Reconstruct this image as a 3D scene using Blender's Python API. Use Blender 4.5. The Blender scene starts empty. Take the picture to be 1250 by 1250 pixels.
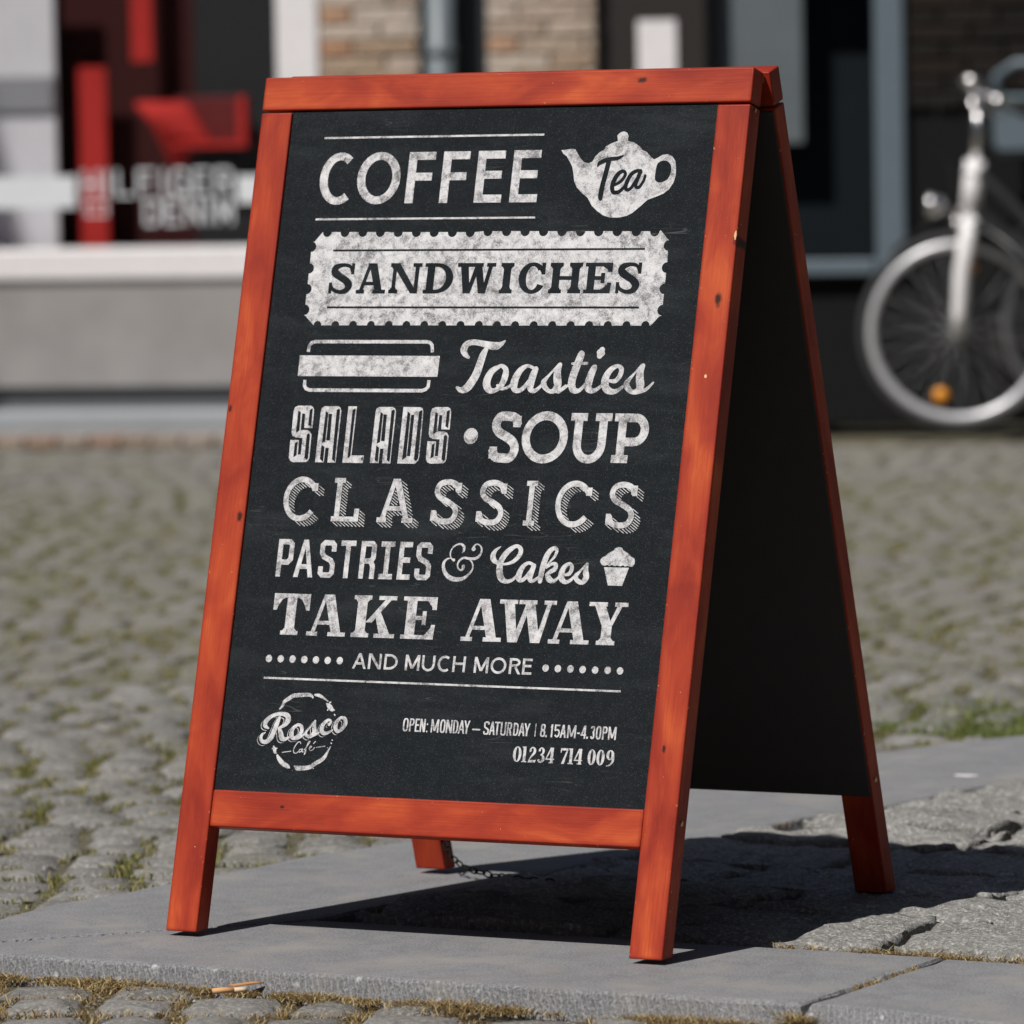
import bpy, bmesh, math, random
from mathutils import Vector, Matrix, noise
random.seed(7)
S = bpy.context.scene
COL = S.collection
# ------------------------------------------------------------------ camera, world, sun, exposure
cam_d = bpy.data.cameras.new('camera'); cam = bpy.data.objects.new('camera', cam_d); COL.objects.link(cam)
CAM = Vector((3.66875, -5.88932, 0.98029))
YAW, PITCH, ROLL, FPX = -0.494551, -0.068256, -0.017446, 6947.0
_f = Vector((math.sin(YAW)*math.cos(PITCH), math.cos(YAW)*math.cos(PITCH), math.sin(PITCH)))
_r = Vector((math.cos(YAW), -math.sin(YAW), 0)); _u = _r.cross(_f)
_R = math.cos(ROLL)*_r + math.sin(ROLL)*_u; _U = -math.sin(ROLL)*_r + math.cos(ROLL)*_u
M = Matrix((( _R.x, _U.x, -_f.x, CAM.x), (_R.y, _U.y, -_f.y, CAM.y), (_R.z, _U.z, -_f.z, CAM.z), (0, 0, 0, 1)))
cam.matrix_world = M
cam_d.sensor_width = 36; cam_d.lens = FPX/1250*36; cam_d.clip_start = .1; cam_d.clip_end = 2000
cam_d.dof.use_dof = True; cam_d.dof.focus_distance = 6.85; cam_d.dof.aperture_fstop = 6.3
S.camera = cam
SUN = Vector((.2, .72, -1)).normalized()
wd = bpy.data.worlds.new('World'); S.world = wd; wd.use_nodes = True
nt = wd.node_tree; bgn = nt.nodes['Background']
sky = nt.nodes.new('ShaderNodeTexSky'); sky.sky_type = 'NISHITA'; sky.sun_disc = False
sky.sun_elevation = math.asin(-SUN.z); sky.sun_rotation = math.atan2(-SUN.x, -SUN.y)
sky.air_density = 1; sky.dust_density = 1; sky.ozone_density = 1
nt.links.new(sky.outputs[0], bgn.inputs[0]); bgn.inputs[1].default_value = .05
sl = bpy.data.lights.new('sun', 'SUN'); sl.energy = 5.0; sl.angle = math.radians(.53); sl.color = (1, .965, .91)
so = bpy.data.objects.new('sun', sl); COL.objects.link(so); so.rotation_euler = SUN.to_track_quat('-Z', 'Y').to_euler()
so.location = (-3, -6, 8)
S.view_settings.view_transform = 'Standard'; S.view_settings.look = 'None'; S.view_settings.gamma = 1
S.view_settings.use_curve_mapping = False; S.view_settings.exposure = -.14

# ------------------------------------------------------------------ helpers
def tag(o, label=None, cat=None, group=None, kind=None):
    if label: o['label'] = label
    if cat: o['category'] = cat
    if group: o['group'] = group
    if kind: o['kind'] = kind
    return o
def link(name, me, parent=None, loc=None):
    o = bpy.data.objects.new(name, me); COL.objects.link(o)
    if parent: o.parent = parent
    if loc is not None: o.location = loc
    return o
def thing(name, label, cat, loc=(0, 0, 0), rz=0, group=None):
    o = bpy.data.objects.new(name, None); COL.objects.link(o); o.location = loc; o.rotation_euler = (0, 0, rz)
    o.empty_display_size = .1
    return tag(o, label, cat, group)
def mesh(name, verts, faces, mats, smooth=False, midx=None):
    me = bpy.data.meshes.new(name); me.from_pydata(verts, [], faces)
    for m in (mats if isinstance(mats, (list, tuple)) else [mats]): me.materials.append(m)
    if midx: me.polygons.foreach_set('material_index', midx)
    if smooth: me.polygons.foreach_set('use_smooth', [True]*len(faces))
    me.update(); return me
def bm_mesh(name, bm, mat, smooth=False):
    me = bpy.data.meshes.new(name); bmesh.ops.recalc_face_normals(bm, faces=bm.faces[:]); bm.to_mesh(me); bm.free(); me.materials.append(mat)
    if smooth:
        me.polygons.foreach_set('use_smooth', [True]*len(me.polygons))
    return me
def box_bm(x0, x1, y0, y1, z0, z1, bev=0, seg=2, bm=None):
    own = bm is None
    b = bmesh.new()
    vs = [b.verts.new(c) for c in ((x0,y0,z0),(x1,y0,z0),(x1,y1,z0),(x0,y1,z0),(x0,y0,z1),(x1,y0,z1),(x1,y1,z1),(x0,y1,z1))]
    for f in ((3,2,1,0),(4,5,6,7),(0,1,5,4),(1,2,6,5),(2,3,7,6),(3,0,4,7)): b.faces.new([vs[i] for i in f])
    if bev: bmesh.ops.bevel(b, geom=b.edges[:], offset=bev, segments=seg, affect='EDGES', profile=.5)
    if own: return b
    tmp = bpy.data.meshes.new('t'); b.to_mesh(tmp); b.free(); bm.from_mesh(tmp); bpy.data.meshes.remove(tmp)
def tube_bm(pts, rad, seg=10, closed=False, bm=None, caps=True):
    """round tube along pts; rad a number or one per point"""
    bm = bm or bmesh.new(); P = [Vector(p) for p in pts]; n = len(P)
    R = rad if isinstance(rad, (list, tuple)) else [rad]*n
    rings = []; up = None
    for i in range(n):
        a = P[i-1] if (i > 0 or closed) else P[i]; b = P[(i+1) % n] if (i < n-1 or closed) else P[i]
        t = (b-a).normalized()
        if up is None: up = t.orthogonal().normalized()
        up = (up - t*up.dot(t)).normalized(); w = t.cross(up)
        rings.append([bm.verts.new(P[i]+R[i]*(math.cos(2*math.pi*k/seg)*up+math.sin(2*math.pi*k/seg)*w)) for k in range(seg)])
    for i in range(n if closed else n-1):
        A, B = rings[i], rings[(i+1) % n]
        off = 0
        if closed and i == n-1:
            off = min(range(seg), key=lambda s: (A[0].co-B[s].co).length)
        for k in range(seg): bm.faces.new((A[k], A[(k+1) % seg], B[(k+1+off) % seg], B[(k+off) % seg]))
    if caps and not closed:
        bm.faces.new(rings[0][::-1]); bm.faces.new(rings[-1])
    return bm
def lathe_bm(prof, seg=16, bm=None, axis='z'):
    bm = bm or bmesh.new(); rings = []
    for r, z in prof:
        rg = []
        for k in range(seg):
            a = 2*math.pi*k/seg; c = (r*math.cos(a), r*math.sin(a), z)
            if axis == 'y': c = (c[0], c[2], c[1])
            rg.append(bm.verts.new(c))
        rings.append(rg)
    for A, B in zip(rings, rings[1:]):
        for k in range(seg): bm.faces.new((A[k], A[(k+1) % seg], B[(k+1) % seg], B[k]))
    bm.faces.new(rings[0][::-1]); bm.faces.new(rings[-1]); return bm

# ------------------------------------------------------------------ materials
class NT:
    def __init__(s, name):
        s.m = bpy.data.materials.new(name); s.m.use_nodes = True; s.t = s.m.node_tree; s.b = s.t.nodes['Principled BSDF']
    def n(s, typ, **kw):
        nd = s.t.nodes.new('ShaderNode'+typ)
        for k, v in kw.items():
            if isinstance(k, str) and hasattr(nd, k): setattr(nd, k, v)
        return nd
    def l(s, a, b): s.t.links.new(a, b)
    def coord(s, which='Object', scale=(1, 1, 1), loc=(0, 0, 0), rot=(0, 0, 0)):
        c = s.n('TexCoord'); mp = s.n('Mapping'); mp.inputs['Scale'].default_value = scale; mp.inputs['Location'].default_value = loc
        mp.inputs['Rotation'].default_value = rot
        s.l(c.outputs[which], mp.inputs['Vector']); return mp.outputs[0]
    def noise(s, vec, scale, detail=4, rough=.55, dist=0):
        t = s.n('TexNoise'); t.inputs['Scale'].default_value = scale; t.inputs['Detail'].default_value = detail
        t.inputs['Roughness'].default_value = rough; t.inputs['Distortion'].default_value = dist
        if vec is not None: s.l(vec, t.inputs['Vector'])
        return t.outputs['Fac']
    def vor(s, vec, scale, feature='F1', out='Distance'):
        t = s.n('TexVoronoi'); t.feature = feature; t.inputs['Scale'].default_value = scale; s.l(vec, t.inputs['Vector']); return t.outputs[out]
    def ramp(s, fac, stops):
        r = s.n('ValToRGB'); e = r.color_ramp.elements
        while len(e) < len(stops): e.new(.5)
        for el, (p, c) in zip(e, stops):
            el.position = p; el.color = (c if isinstance(c, (tuple, list)) else (c, c, c))[:3]+(1,) if isinstance(c, (tuple, list)) else (c, c, c, 1)
        s.l(fac, r.inputs[0]); return r.outputs[0]
    def mix(s, fac, a, b, mode='MIX'):
        x = s.n('Mix'); x.data_type = 'RGBA'; x.blend_type = mode
        for sock, v in ((x.inputs[0], fac), (x.inputs[6], a), (x.inputs[7], b)):
            if hasattr(v, 'is_output'): s.l(v, sock)
            elif isinstance(v, (tuple, list)): sock.default_value = tuple(v)[:3]+(1,)
            else: sock.default_value = v
        return x.outputs[2]
    def math(s, op, a, b=0):
        x = s.n('Math'); x.operation = op
        for i, v in enumerate((a, b)):
            if hasattr(v, 'is_output'): s.l(v, x.inputs[i])
            else: x.inputs[i].default_value = v
        return x.outputs[0]
    def bump(s, h, dist, strength=1):
        b = s.n('Bump'); b.inputs['Distance'].default_value = dist; b.inputs['Strength'].default_value = strength
        s.l(h, b.inputs['Height']); s.l(b.outputs[0], s.b.inputs['Normal']); return b
    def set(s, color=None, rough=None, metal=None, spec=None):
        for k, v in (('Base Color', color), ('Roughness', rough), ('Metallic', metal), ('Specular IOR Level', spec)):
            if v is None: continue
            if hasattr(v, 'is_output'): s.l(v, s.b.inputs[k])
            elif k == 'Base Color': s.b.inputs[k].default_value = tuple(v)[:3]+(1,)
            else: s.b.inputs[k].default_value = v
        return s.m
    def rnd(s): return s.n('ObjectInfo').outputs['Random']
def plain(name, col, rough=.5, metal=0, spec=.5, var=.12, scale=25):
    t = NT(name); v = t.coord(); f = t.noise(v, scale, 5)
    c = t.mix(f, tuple(x*(1-var) for x in col), tuple(x*(1+var) for x in col))
    return t.set(c, rough, metal, spec)
def m_wood(shade=1.0, knots=(), chips=()):
    t = NT('stained_wood')
    c = t.n('TexCoord').outputs['Object']
    off = t.n('VectorMath'); off.operation = 'ADD'
    comb = t.n('CombineXYZ'); r = t.rnd()
    t.l(t.math('MULTIPLY', r, 37.0), comb.inputs[0]); t.l(t.math('MULTIPLY', r, 11.0), comb.inputs[1])
    t.l(c, off.inputs[0]); t.l(comb.outputs[0], off.inputs[1]); v0 = off.outputs[0]
    def mp(sc):
        m = t.n('Mapping'); m.inputs['Scale'].default_value = sc; t.l(v0, m.inputs['Vector']); return m.outputs[0]
    grain = t.noise(mp((2.5, 130, 130)), 3.0, 7, .7, .25)
    fine = t.noise(mp((10, 420, 420)), 2.0, 4, .75)
    blot = t.noise(mp((1, 2.4, 2.4)), 9.5, 3, .5, .5)
    col = t.ramp(blot, [(.30, (.25, .022, .012)), (.45, (.34, .036, .015)), (.58, (.43, .056, .019)), (.74, (.58, .105, .028))])
    col = t.mix(t.ramp(grain, [(.40, 0), (.70, .42)]), col, (.22, .016, .007))
    col = t.mix(t.ramp(fine, [(.52, 0), (.78, .2)]), col, (.80, .17, .05))
    # dark stain where pieces were handled and red gathers towards the edges of each piece
    if knots:
        for (kx, ky, kr) in knots:
            d = t.n('VectorMath'); d.operation = 'SUBTRACT'; t.l(c, d.inputs[0]); d.inputs[1].default_value = (kx, ky, 0)
            ml = t.n('VectorMath'); ml.operation = 'MULTIPLY'; t.l(d.outputs[0], ml.inputs[0]); ml.inputs[1].default_value = (.55, 1, 0)
            ln = t.n('VectorMath'); ln.operation = 'LENGTH'; t.l(ml.outputs[0], ln.inputs[0])
            nz = t.math('MULTIPLY', t.noise(c, 160, 2), kr*.7); dd = t.math('ADD', ln.outputs['Value'], nz)
            k = t.ramp(t.math('DIVIDE', dd, kr*1.5), [(.45, 1), (.75, 0)])
            col = t.mix(k, col, (.045, .010, .006))
    bv = t.n('Bevel'); bv.samples = 6; bv.inputs['Radius'].default_value = .0075
    ge = t.n('NewGeometry'); dt = t.n('VectorMath'); dt.operation = 'DOT_PRODUCT'
    t.l(bv.outputs[0], dt.inputs[0]); t.l(ge.outputs['Normal'], dt.inputs[1])
    edge = t.ramp(dt.outputs['Value'], [(.92, 1), (.9985, 0)])
    chip = t.ramp(t.noise(v0, 120, 4, .7), [(.65, 0), (.70, .9)])
    col = t.mix(t.math('MULTIPLY', edge, .8), col, (.23, .013, .006))
    col = t.mix(t.math('MULTIPLY', edge, chip), col, (.72, .42, .20))
    for (kx, ky, kl, kw) in chips:
        d = t.n('VectorMath'); d.operation = 'SUBTRACT'; t.l(c, d.inputs[0]); d.inputs[1].default_value = (kx, ky, 0)
        ml = t.n('VectorMath'); ml.operation = 'MULTIPLY'; t.l(d.outputs[0], ml.inputs[0]); ml.inputs[1].default_value = (1/kl, 1/kw, 0)
        ln = t.n('VectorMath'); ln.operation = 'LENGTH'; t.l(ml.outputs[0], ln.inputs[0])
        dd = t.math('ADD', ln.outputs['Value'], t.math('MULTIPLY', t.noise(c, 300, 3), 1.0))
        col = t.mix(t.ramp(t.math('MULTIPLY', dd, .5), [(.60, 1), (.68, 0)]), col, (.78, .50, .26))
    spk = t.ramp(t.noise(v0, 260, 1, .5), [(.795, 0), (.81, 1)])
    col = t.mix(spk, col, (.7, .45, .3))
    t.set(col, t.ramp(grain, [(.3, .42), (.7, .55)]), 0, .22)
    t.bump(grain, .0004, .5); return t.m
def m_board():
    t = NT('blackboard'); v = t.coord()
    big = t.noise(v, 6, 3, .6); sp = t.noise(v, 900, 2, .6); mid = t.noise(v, 60, 4, .65)
    col = t.mix(big, (.0085, .0108, .0135), (.0130, .0160, .0190))
    col = t.mix(t.ramp(mid, [(.45, 0), (.8, .45)]), col, (.022, .026, .030))
    col = t.mix(t.ramp(sp, [(.60, 0), (.76, .55)]), col, (.15, .16, .17))
    wipe = t.ramp(t.noise(t.coord(rot=(0, 0, .6), scale=(3, 14, 1)), 1.6, 5, .7), [(.50, 0), (.75, .22)]); col = t.mix(wipe, col, (.075, .085, .092))
    # scratches
    for rot, sc, th in ((.5, 9, .495), (-.9, 7, .4965)):
        w = t.coord(rot=(0, 0, rot), scale=(1, 14, 1)); n = t.noise(w, sc*.6, 1, .4)
        line = t.ramp(t.math('ABSOLUTE', t.math('SUBTRACT', n, .5)), [(.0, 1), (.0022, 0)])
        gate = t.ramp(t.noise(v, 11, 2), [(.60, 0), (.66, .35)])
        col = t.mix(t.math('MULTIPLY', line, gate), col, (.2, .21, .21))
    dots = t.ramp(t.vor(v, 55), [(.02, .8), (.045, 0)]); col = t.mix(t.math('MULTIPLY', dots, t.ramp(t.noise(v, 30, 2), [(.58, 0), (.62, 1)])), col, (.25, .25, .25))
    t.set(col, .8, 0, .08); t.bump(sp, .00015, .4); return t.m
def m_chalk():
    t = NT('worn_chalk_print'); v = t.coord()
    a = t.noise(v, 85, 5, .62, .6); b = t.noise(v, 700, 3, .7); c = t.noise(v, 26, 3, .5)
    f = t.math('ADD', t.math('MULTIPLY', a, .55), t.math('ADD', t.math('MULTIPLY', b, .42), t.math('MULTIPLY', c, .18)))
    col = t.ramp(f, [(.45, (.72, .715, .735)), (.57, (.54, .535, .555)), (.64, (.30, .295, .31)), (.73, (.10, .10, .105))])
    return t.set(col, .85, 0, .15)
def m_slab(kind='top'):
    t = NT('bluestone_'+kind); g = t.n('NewGeometry').outputs['Position']
    def mp(sc, rot=(0, 0, 0)):
        m = t.n('Mapping'); m.inputs['Scale'].default_value = sc; m.inputs['Rotation'].default_value = rot; t.l(g, m.inputs['Vector']); return m.outputs[0]
    big = t.noise(g, 3.2, 5, .6); mid = t.noise(g, 28, 6, .68); fine = t.noise(g, 330, 4, .75)
    col = t.mix(big, (.150, .152, .160), (.245, .244, .255))
    col = t.mix(t.ramp(mid, [(.35, .55), (.6, 0)]), col, (.120, .124, .135))
    col = t.mix(t.ramp(fine, [(.50, 0), (.70, .8)]), col, (.46, .46, .48))
    col = t.mix(t.ramp(fine, [(.26, .85), (.44, 0)]), col, (.06, .06, .066))
    dk = t.ramp(t.noise(mp((1, 1, 1)), 15, 5, .75), [(.50, 0), (.68, .55)]); col = t.mix(dk, col, (.11, .11, .118))
    spots = t.ramp(t.vor(g, 19), [(.03, .6), (.07, 0)]); col = t.mix(t.math('MULTIPLY', spots, t.ramp(t.noise(g, 11, 2), [(.52, 0), (.56, 1)])), col, (.09, .09, .095))
    stain = t.ramp(t.noise(mp((1, 1, 1)), 7.5, 4, .7), [(.50, 0), (.68, .75)])
    col = t.mix(stain, col, (.30, .285, .265))
    wv = t.n('TexWave'); wv.wave_type = 'BANDS'; wv.bands_direction = 'X'; wv.inputs['Scale'].default_value = 34 if kind == 'top' else 42
    wv.inputs['Distortion'].default_value = 3.5; wv.inputs['Detail'].default_value = 2; wv.inputs['Detail Scale'].default_value = 3
    t.l(mp((1, 1, .8), (0, .5, .9) if kind == 'top' else (0, .45, .12)), wv.inputs['Vector'])
    h = t.math('ADD', t.math('MULTIPLY', mid, .5), t.math('MULTIPLY', fine, .55 if kind == 'top' else .8))
    h = t.math('ADD', h, t.math('MULTIPLY', wv.outputs['Fac'], .16 if kind == 'top' else .8))
    if kind == 'top': col = t.mix(t.ramp(wv.outputs['Fac'], [(.5, 0), (.95, .22)]), col, (.33, .33, .34))
    if kind != 'top':
        col = t.mix(t.ramp(wv.outputs['Fac'], [(.55, 0), (.95, .22)]), col, (.42, .42, .43))
        w = t.ramp(t.vor(g, 60), [(.1, .9), (.3, 0)]); col = t.mix(t.math('MULTIPLY', w, t.ramp(t.noise(g, 40, 2), [(.5, 0), (.6, .8)])), col, (.6, .6, .6))
    t.set(col, .8, 0, .3); t.bump(h, .0024 if kind == 'top' else .0032, .8); return t.m
def m_stone(name, a, b, scale=1, moss=0, bumpd=.006):
    t = NT(name); g = t.n('NewGeometry').outputs['Position']; r = t.rnd()
    at = t.n('Attribute'); at.attribute_name = 'tone'
    big = t.noise(g, 9*scale, 5, .62); fine = t.noise(g, 170*scale, 4, .75); mid = t.noise(g, 45*scale, 5, .7)
    col = t.mix(big, a, b)
    col = t.mix(t.math('MULTIPLY', t.math('ADD', r, at.outputs['Fac']), .8), col, tuple(x*.72 for x in a))
    col = t.mix(t.ramp(mid, [(.32, .8), (.55, 0)]), col, tuple(x*.5 for x in a))
    col = t.mix(t.ramp(fine, [(.50, 0), (.72, .8)]), col, tuple(min(1, x*1.8) for x in b))
    if moss:
        mm = t.ramp(t.noise(g, 3.1, 5, .65), [(.5, 0), (.68, moss)]); col = t.mix(mm, col, (.13, .135, .055))
    t.set(col, .85, 0, .25)
    h = t.math('ADD', t.math('MULTIPLY', mid, .7), t.math('MULTIPLY', fine, .35)); t.bump(h, bumpd, .8); return t.m
def m_ground():
    t = NT('joint_earth'); g = t.n('NewGeometry').outputs['Position']
    n1 = t.noise(g, 5, 5, .65); n2 = t.noise(g, 90, 5, .75)
    col = t.ramp(n1, [(.35, (.14, .12, .095)), (.5, (.16, .145, .10)), (.62, (.14, .14, .08))])
    col = t.mix(t.ramp(n2, [(.4, 0), (.75, .5)]), col, (.22, .19, .14))
    t.set(col, .95, 0, .1); t.bump(n2, .01, 1); return t.m
def m_grass(name, cols):
    t = NT(name); at = t.n('Attribute'); at.attribute_name = 'tone'
    col = t.ramp(at.outputs['Fac'], [(i/(len(cols)-1), c) for i, c in enumerate(cols)])
    t.set(col, .7, 0, .2)
    tr = t.n('BsdfTranslucent'); t.l(col, tr.inputs[0]); mx = t.n('MixShader'); mx.inputs[0].default_value = .3
    t.l(t.b.outputs[0], mx.inputs[1]); t.l(tr.outputs[0], mx.inputs[2]); t.l(mx.outputs[0], t.t.nodes['Material Output'].inputs[0]); return t.m
def m_glass(name='shop_window_glass', tint=(.96, .97, .98)):
    t = NT(name); nt_ = t.t
    gl = t.n('BsdfGlossy'); gl.inputs['Roughness'].default_value = .02; tr = t.n('BsdfTransparent'); tr.inputs[0].default_value = tint+(1,)
    mx = t.n('MixShader')
    mx.inputs[0].default_value = .06; t.l(tr.outputs[0], mx.inputs[1]); t.l(gl.outputs[0], mx.inputs[2]); t.l(mx.outputs[0], nt_.nodes['Material Output'].inputs[0]); return t.m
KNOT = m_wood()
MAT = dict(wood=KNOT, board=m_board(), chalk=m_chalk(), slab=m_slab('top'), slab_face=m_slab('face'),
  sett=m_stone('sett_stone', (.18, .173, .165), (.275, .265, .25), 1, .25, .006),
  sett_far=m_stone('sett_stone_far', (.205, .195, .178), (.28, .268, .245), 1, .5, .004),
  rough=m_stone('rough_paving_stone', (.30, .295, .285), (.47, .455, .43), 1, 0, .022), earth=m_ground(),
  grass=m_grass('green_blades', [(.06, .08, .02), (.15, .17, .04), (.29, .27, .09), (.48, .40, .21)]),
  lush=m_grass('lush_blades', [(.07, .10, .025), (.15, .20, .05), (.24, .27, .08), (.42, .38, .18)]),
  straw=m_grass('dry_blades', [(.08, .05, .025), (.22, .14, .06), (.42, .31, .14), (.62, .52, .30)]),
  iron=plain('blackened_iron', (.012, .011, .010), .8, 0, spec=.08), brass=plain('dull_brass', (.55, .40, .18), .35, 1),
  steel=plain('zinc_steel', (.55, .55, .55), .3, 1))

# ------------------------------------------------------------------ ground, street and traffic island
ZT = -.006                                   # top of the kerb slabs, where the board stands
def in_view(p, margin=0):
    d = Vector(p)-CAM; z = d.dot(_f)
    if z < 1: return None
    x = 625+FPX*d.dot(_R)/z; y = 625-FPX*d.dot(_U)/z
    return (x, y, z) if -margin < x < 1250+margin and -margin < y < 1250+margin else None
def sheet(name, poly, z, mat, n=1):
    me = mesh(name, [(x, y, z) for x, y in poly], [list(range(len(poly)))], mat); return me
g_ = link('ground', sheet('ground', [(-400, -400), (400, -400), (400, 400), (-400, 400)], -.062, MAT['earth'])); tag(g_, kind='structure')
street = link('cobbled_street', sheet('street_bed', [(-14, -7), (9, -7), (9, 14.5), (-14, 14.5)], -.0415, MAT['earth'])); tag(street, kind='structure')
island = link('kerbed_island', sheet('island_bed', [(.05, .17), (2.3, .1), (2.6, 6), (1.6, 6), (.62, 3.0), (.28, 1.893), (.22, 1.54), (.18, 1.3), (.15, 1.03)], ZT-.022, MAT['earth'])); tag(island, kind='structure')
OUT = [(-.27, -.10), (-.285, .185), (-.262, .318), (-.24, .5), (-.226, .704), (-.194, .837), (-.12, 1.35), (-.013, 2.146), (.047, 2.33), (.1, 2.435), (.33, 3.1), (.62, 3.85), (1.0, 4.7)]
INN = [(.10, .19), (.15, .62), (.2, 1.031), (.229, 1.33), (.283, 1.54), (.331, 1.893), (.45, 2.4), (.66, 3.0), (.96, 3.75), (1.3, 4.5)]
def lerp_poly(P, y):
    for a, b in zip(P, P[1:]):
        if a[1] <= y <= b[1]: return a[0]+(b[0]-a[0])*(y-a[1])/(b[1]-a[1])
    return P[0][0] if y < P[0][1] else P[-1][0]
def island_has(x, y):
    if y < -.22: return x > .95 and y > -.22-(x-.95)*.24
    if x < 1.0 and y < -.0: return x > -.27
    if x >= 1.0 and y < 0: return y > -.2-(x-.96)*.24
    return x > lerp_poly(OUT, y)-.005
def slab_mesh(name, poly, z=ZT, depth=.055, bev=.004, batter=.012, seed=0, front=None):
    """a stone slab: gently uneven top grid is not needed at this size; edges are rounded and slightly broken"""
    rr = random.Random(seed); P = []
    n = len(poly)
    for i in range(n):
        a = Vector(poly[i]).to_2d(); b = Vector(poly[(i+1) % n]).to_2d(); L = (b-a).length; k = max(1, int(L/.045))
        t = (b-a)/L; nn = Vector((-t.y, t.x))
        for j in range(k):
            q = a+(b-a)*(j/k)
            if j: q += nn*rr.uniform(-.0022, .0022)
            P.append(q)
    N = len(P)
    def inset(d):
        o = []
        for i in range(N):
            t = (P[(i+1) % N]-P[i-1]).normalized(); o.append(P[i]+Vector((-t.y, t.x))*d)
        return o
    rings = [(inset(.010), z), (inset(bev*.5), z-.0012), (inset(-.001), z-bev), (inset(-batter), z-depth)]
    V = []; F = []; mi = []
    for ring, zz in rings: V += [(q.x, q.y, zz+(rr.uniform(-.0008, .0008) if zz < z else 0)) for q in ring]
    F.append(list(range(N))); mi.append(0)
    for k in range(len(rings)-1):
        for i in range(N):
            F.append([k*N+i, (k+1)*N+i, (k+1)*N+(i+1) % N, k*N+(i+1) % N]); mi.append(0 if k < 1 else 1)
    bm = bmesh.new(); tmp = mesh(name, V, F, [MAT['slab'], MAT['slab_face']], midx=mi); bm.from_mesh(tmp)
    bmesh.ops.triangulate(bm, faces=[f for f in bm.faces if len(f.verts) > 4]); bmesh.ops.recalc_face_normals(bm, faces=bm.faces[:])
    bm.to_mesh(tmp); bm.free(); return tmp
g = .0028
def ypoly(P, y0, y1): return [p for p in P if y0 < p[1] < y1]
corner = [(-.268+g*2, -.10), (-.245, -.165), (-.19, -.198), (-.10, -.207), (.183, -.204), (.365, -.200), (.542, -.200), (.80, -.194), (.953, -.196), (.9555, -.02), (.956, .185), (.55, .188), (.10+g, .187)]
# mitre from outer corner to inner corner
front = [(-.225+g, -.185-g*0), (-.19, -.198)]+corner[3:]
back1 = [(.10-g, .19+g), (.145, .60), (.19, .945-g)]+[(-.172, .945-g), (-.194, .837), (-.226, .704), (-.24, .5), (-.262, .318), (-.285, .185), (-.27, -.09), (-.25, -.155), (-.225-g, -.183)]
for i, (nm, poly) in enumerate([('front', front), ('back1', back1),
     ('back2', [(.192, .95), (.2, 1.031), (.229, 1.33), (.283, 1.54), (.331, 1.893), (.45, 2.4), (.66, 3.0), (.30, 3.0), (.1, 2.435), (.047, 2.33), (-.013, 2.146), (-.12, 1.35), (-.17, .95)]),
     ('back3', [(.663, 3.007), (.96, 3.75), (1.3, 4.5), (.92, 4.5), (.62, 3.85), (.33, 3.1), (.303, 3.007)]),
     ('right', [(.9615, -.196), (1.05, -.202), (1.249, -.254), (1.9, -.42), (1.95, .12), (1.3, .172), (.962, .178)])]):
    o = link('kerb_slab', slab_mesh('kerb_slab', poly, seed=i, bev=.004 if nm != 'right' else .012, batter=.015 if nm != 'right' else .03), island)
# rough natural stones filling the island
def grid_stone(name, poly4, z, n, dome, rough, mat, seed, thick=.04, edge=.012, tone=0, res=None):
    """stone over the quad poly4 (ccw); lumpy top of n x n faces with lowered rim and skirt"""
    rr = random.Random(seed); c = [Vector(q).to_2d() for q in poly4]; V = []; F = []
    for j in range(n+1):
        for i in range(n+1):
            u = i/n; v = j/n
            # squeeze the parameter so rim vertices sit close together
            su = .5-.5*math.cos(math.pi*u)*(.9+.1*abs(math.cos(math.pi*u))); sv = .5-.5*math.cos(math.pi*v)*(.9+.1*abs(math.cos(math.pi*v)))
            q = (c[0]*(1-su)+c[1]*su)*(1-sv)+(c[3]*(1-su)+c[2]*su)*sv
            e = min(su, 1-su, sv, 1-sv)
            cr = (1-2*abs(su-.5))*(1-2*abs(sv-.5))
            rim = i in (0, n) or j in (0, n); cornr = i in (0, n) and j in (0, n)
            if rim:
                ctr = (c[0]+c[1]+c[2]+c[3])/4; q = q+(ctr-q)*(.04*rr.random()+(.12 if cornr else 0))
            zz = z+dome*min(1, cr*2.2)-(edge if rim else 0)+rough*noise.noise(Vector((q.x*9+seed, q.y*9, seed*.7)))+rough*.55*noise.noise(Vector((q.x*28, q.y*28, seed)))+rough*.5*abs(noise.noise(Vector((q.x*70, q.y*50, seed))))-rough*.7*max(0, .16-abs(noise.noise(Vector((q.x*13+3, q.y*17, seed*1.3)))))/.16
            V.append((q.x, q.y, zz))
    W = n+1
    for j in range(n):
        for i in range(n): F.append([j*W+i, j*W+i+1, (j+1)*W+i+1, (j+1)*W+i])
    rim = [i for i in range(W)]+[j*W+n for j in range(1, W)]+[n*W+i for i in range(n-1, -1, -1)]+[j*W for j in range(n-1, 0, -1)]
    b0 = len(V)
    R_ = len(rim)                                # the skirt has its own upper vertices, so the rim stays crisp
    for k in rim: V.append(V[k])
    for k in rim: V.append((V[k][0], V[k][1], z-thick))
    for k in range(R_): F.append([b0+k, b0+R_+k, b0+R_+(k+1) % R_, b0+(k+1) % R_])
    return V, F
JOINTS = []      # (x, y, z, weight) places where weeds grow
k = 0
rr = random.Random(5)
y = .205; row = 0
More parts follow.
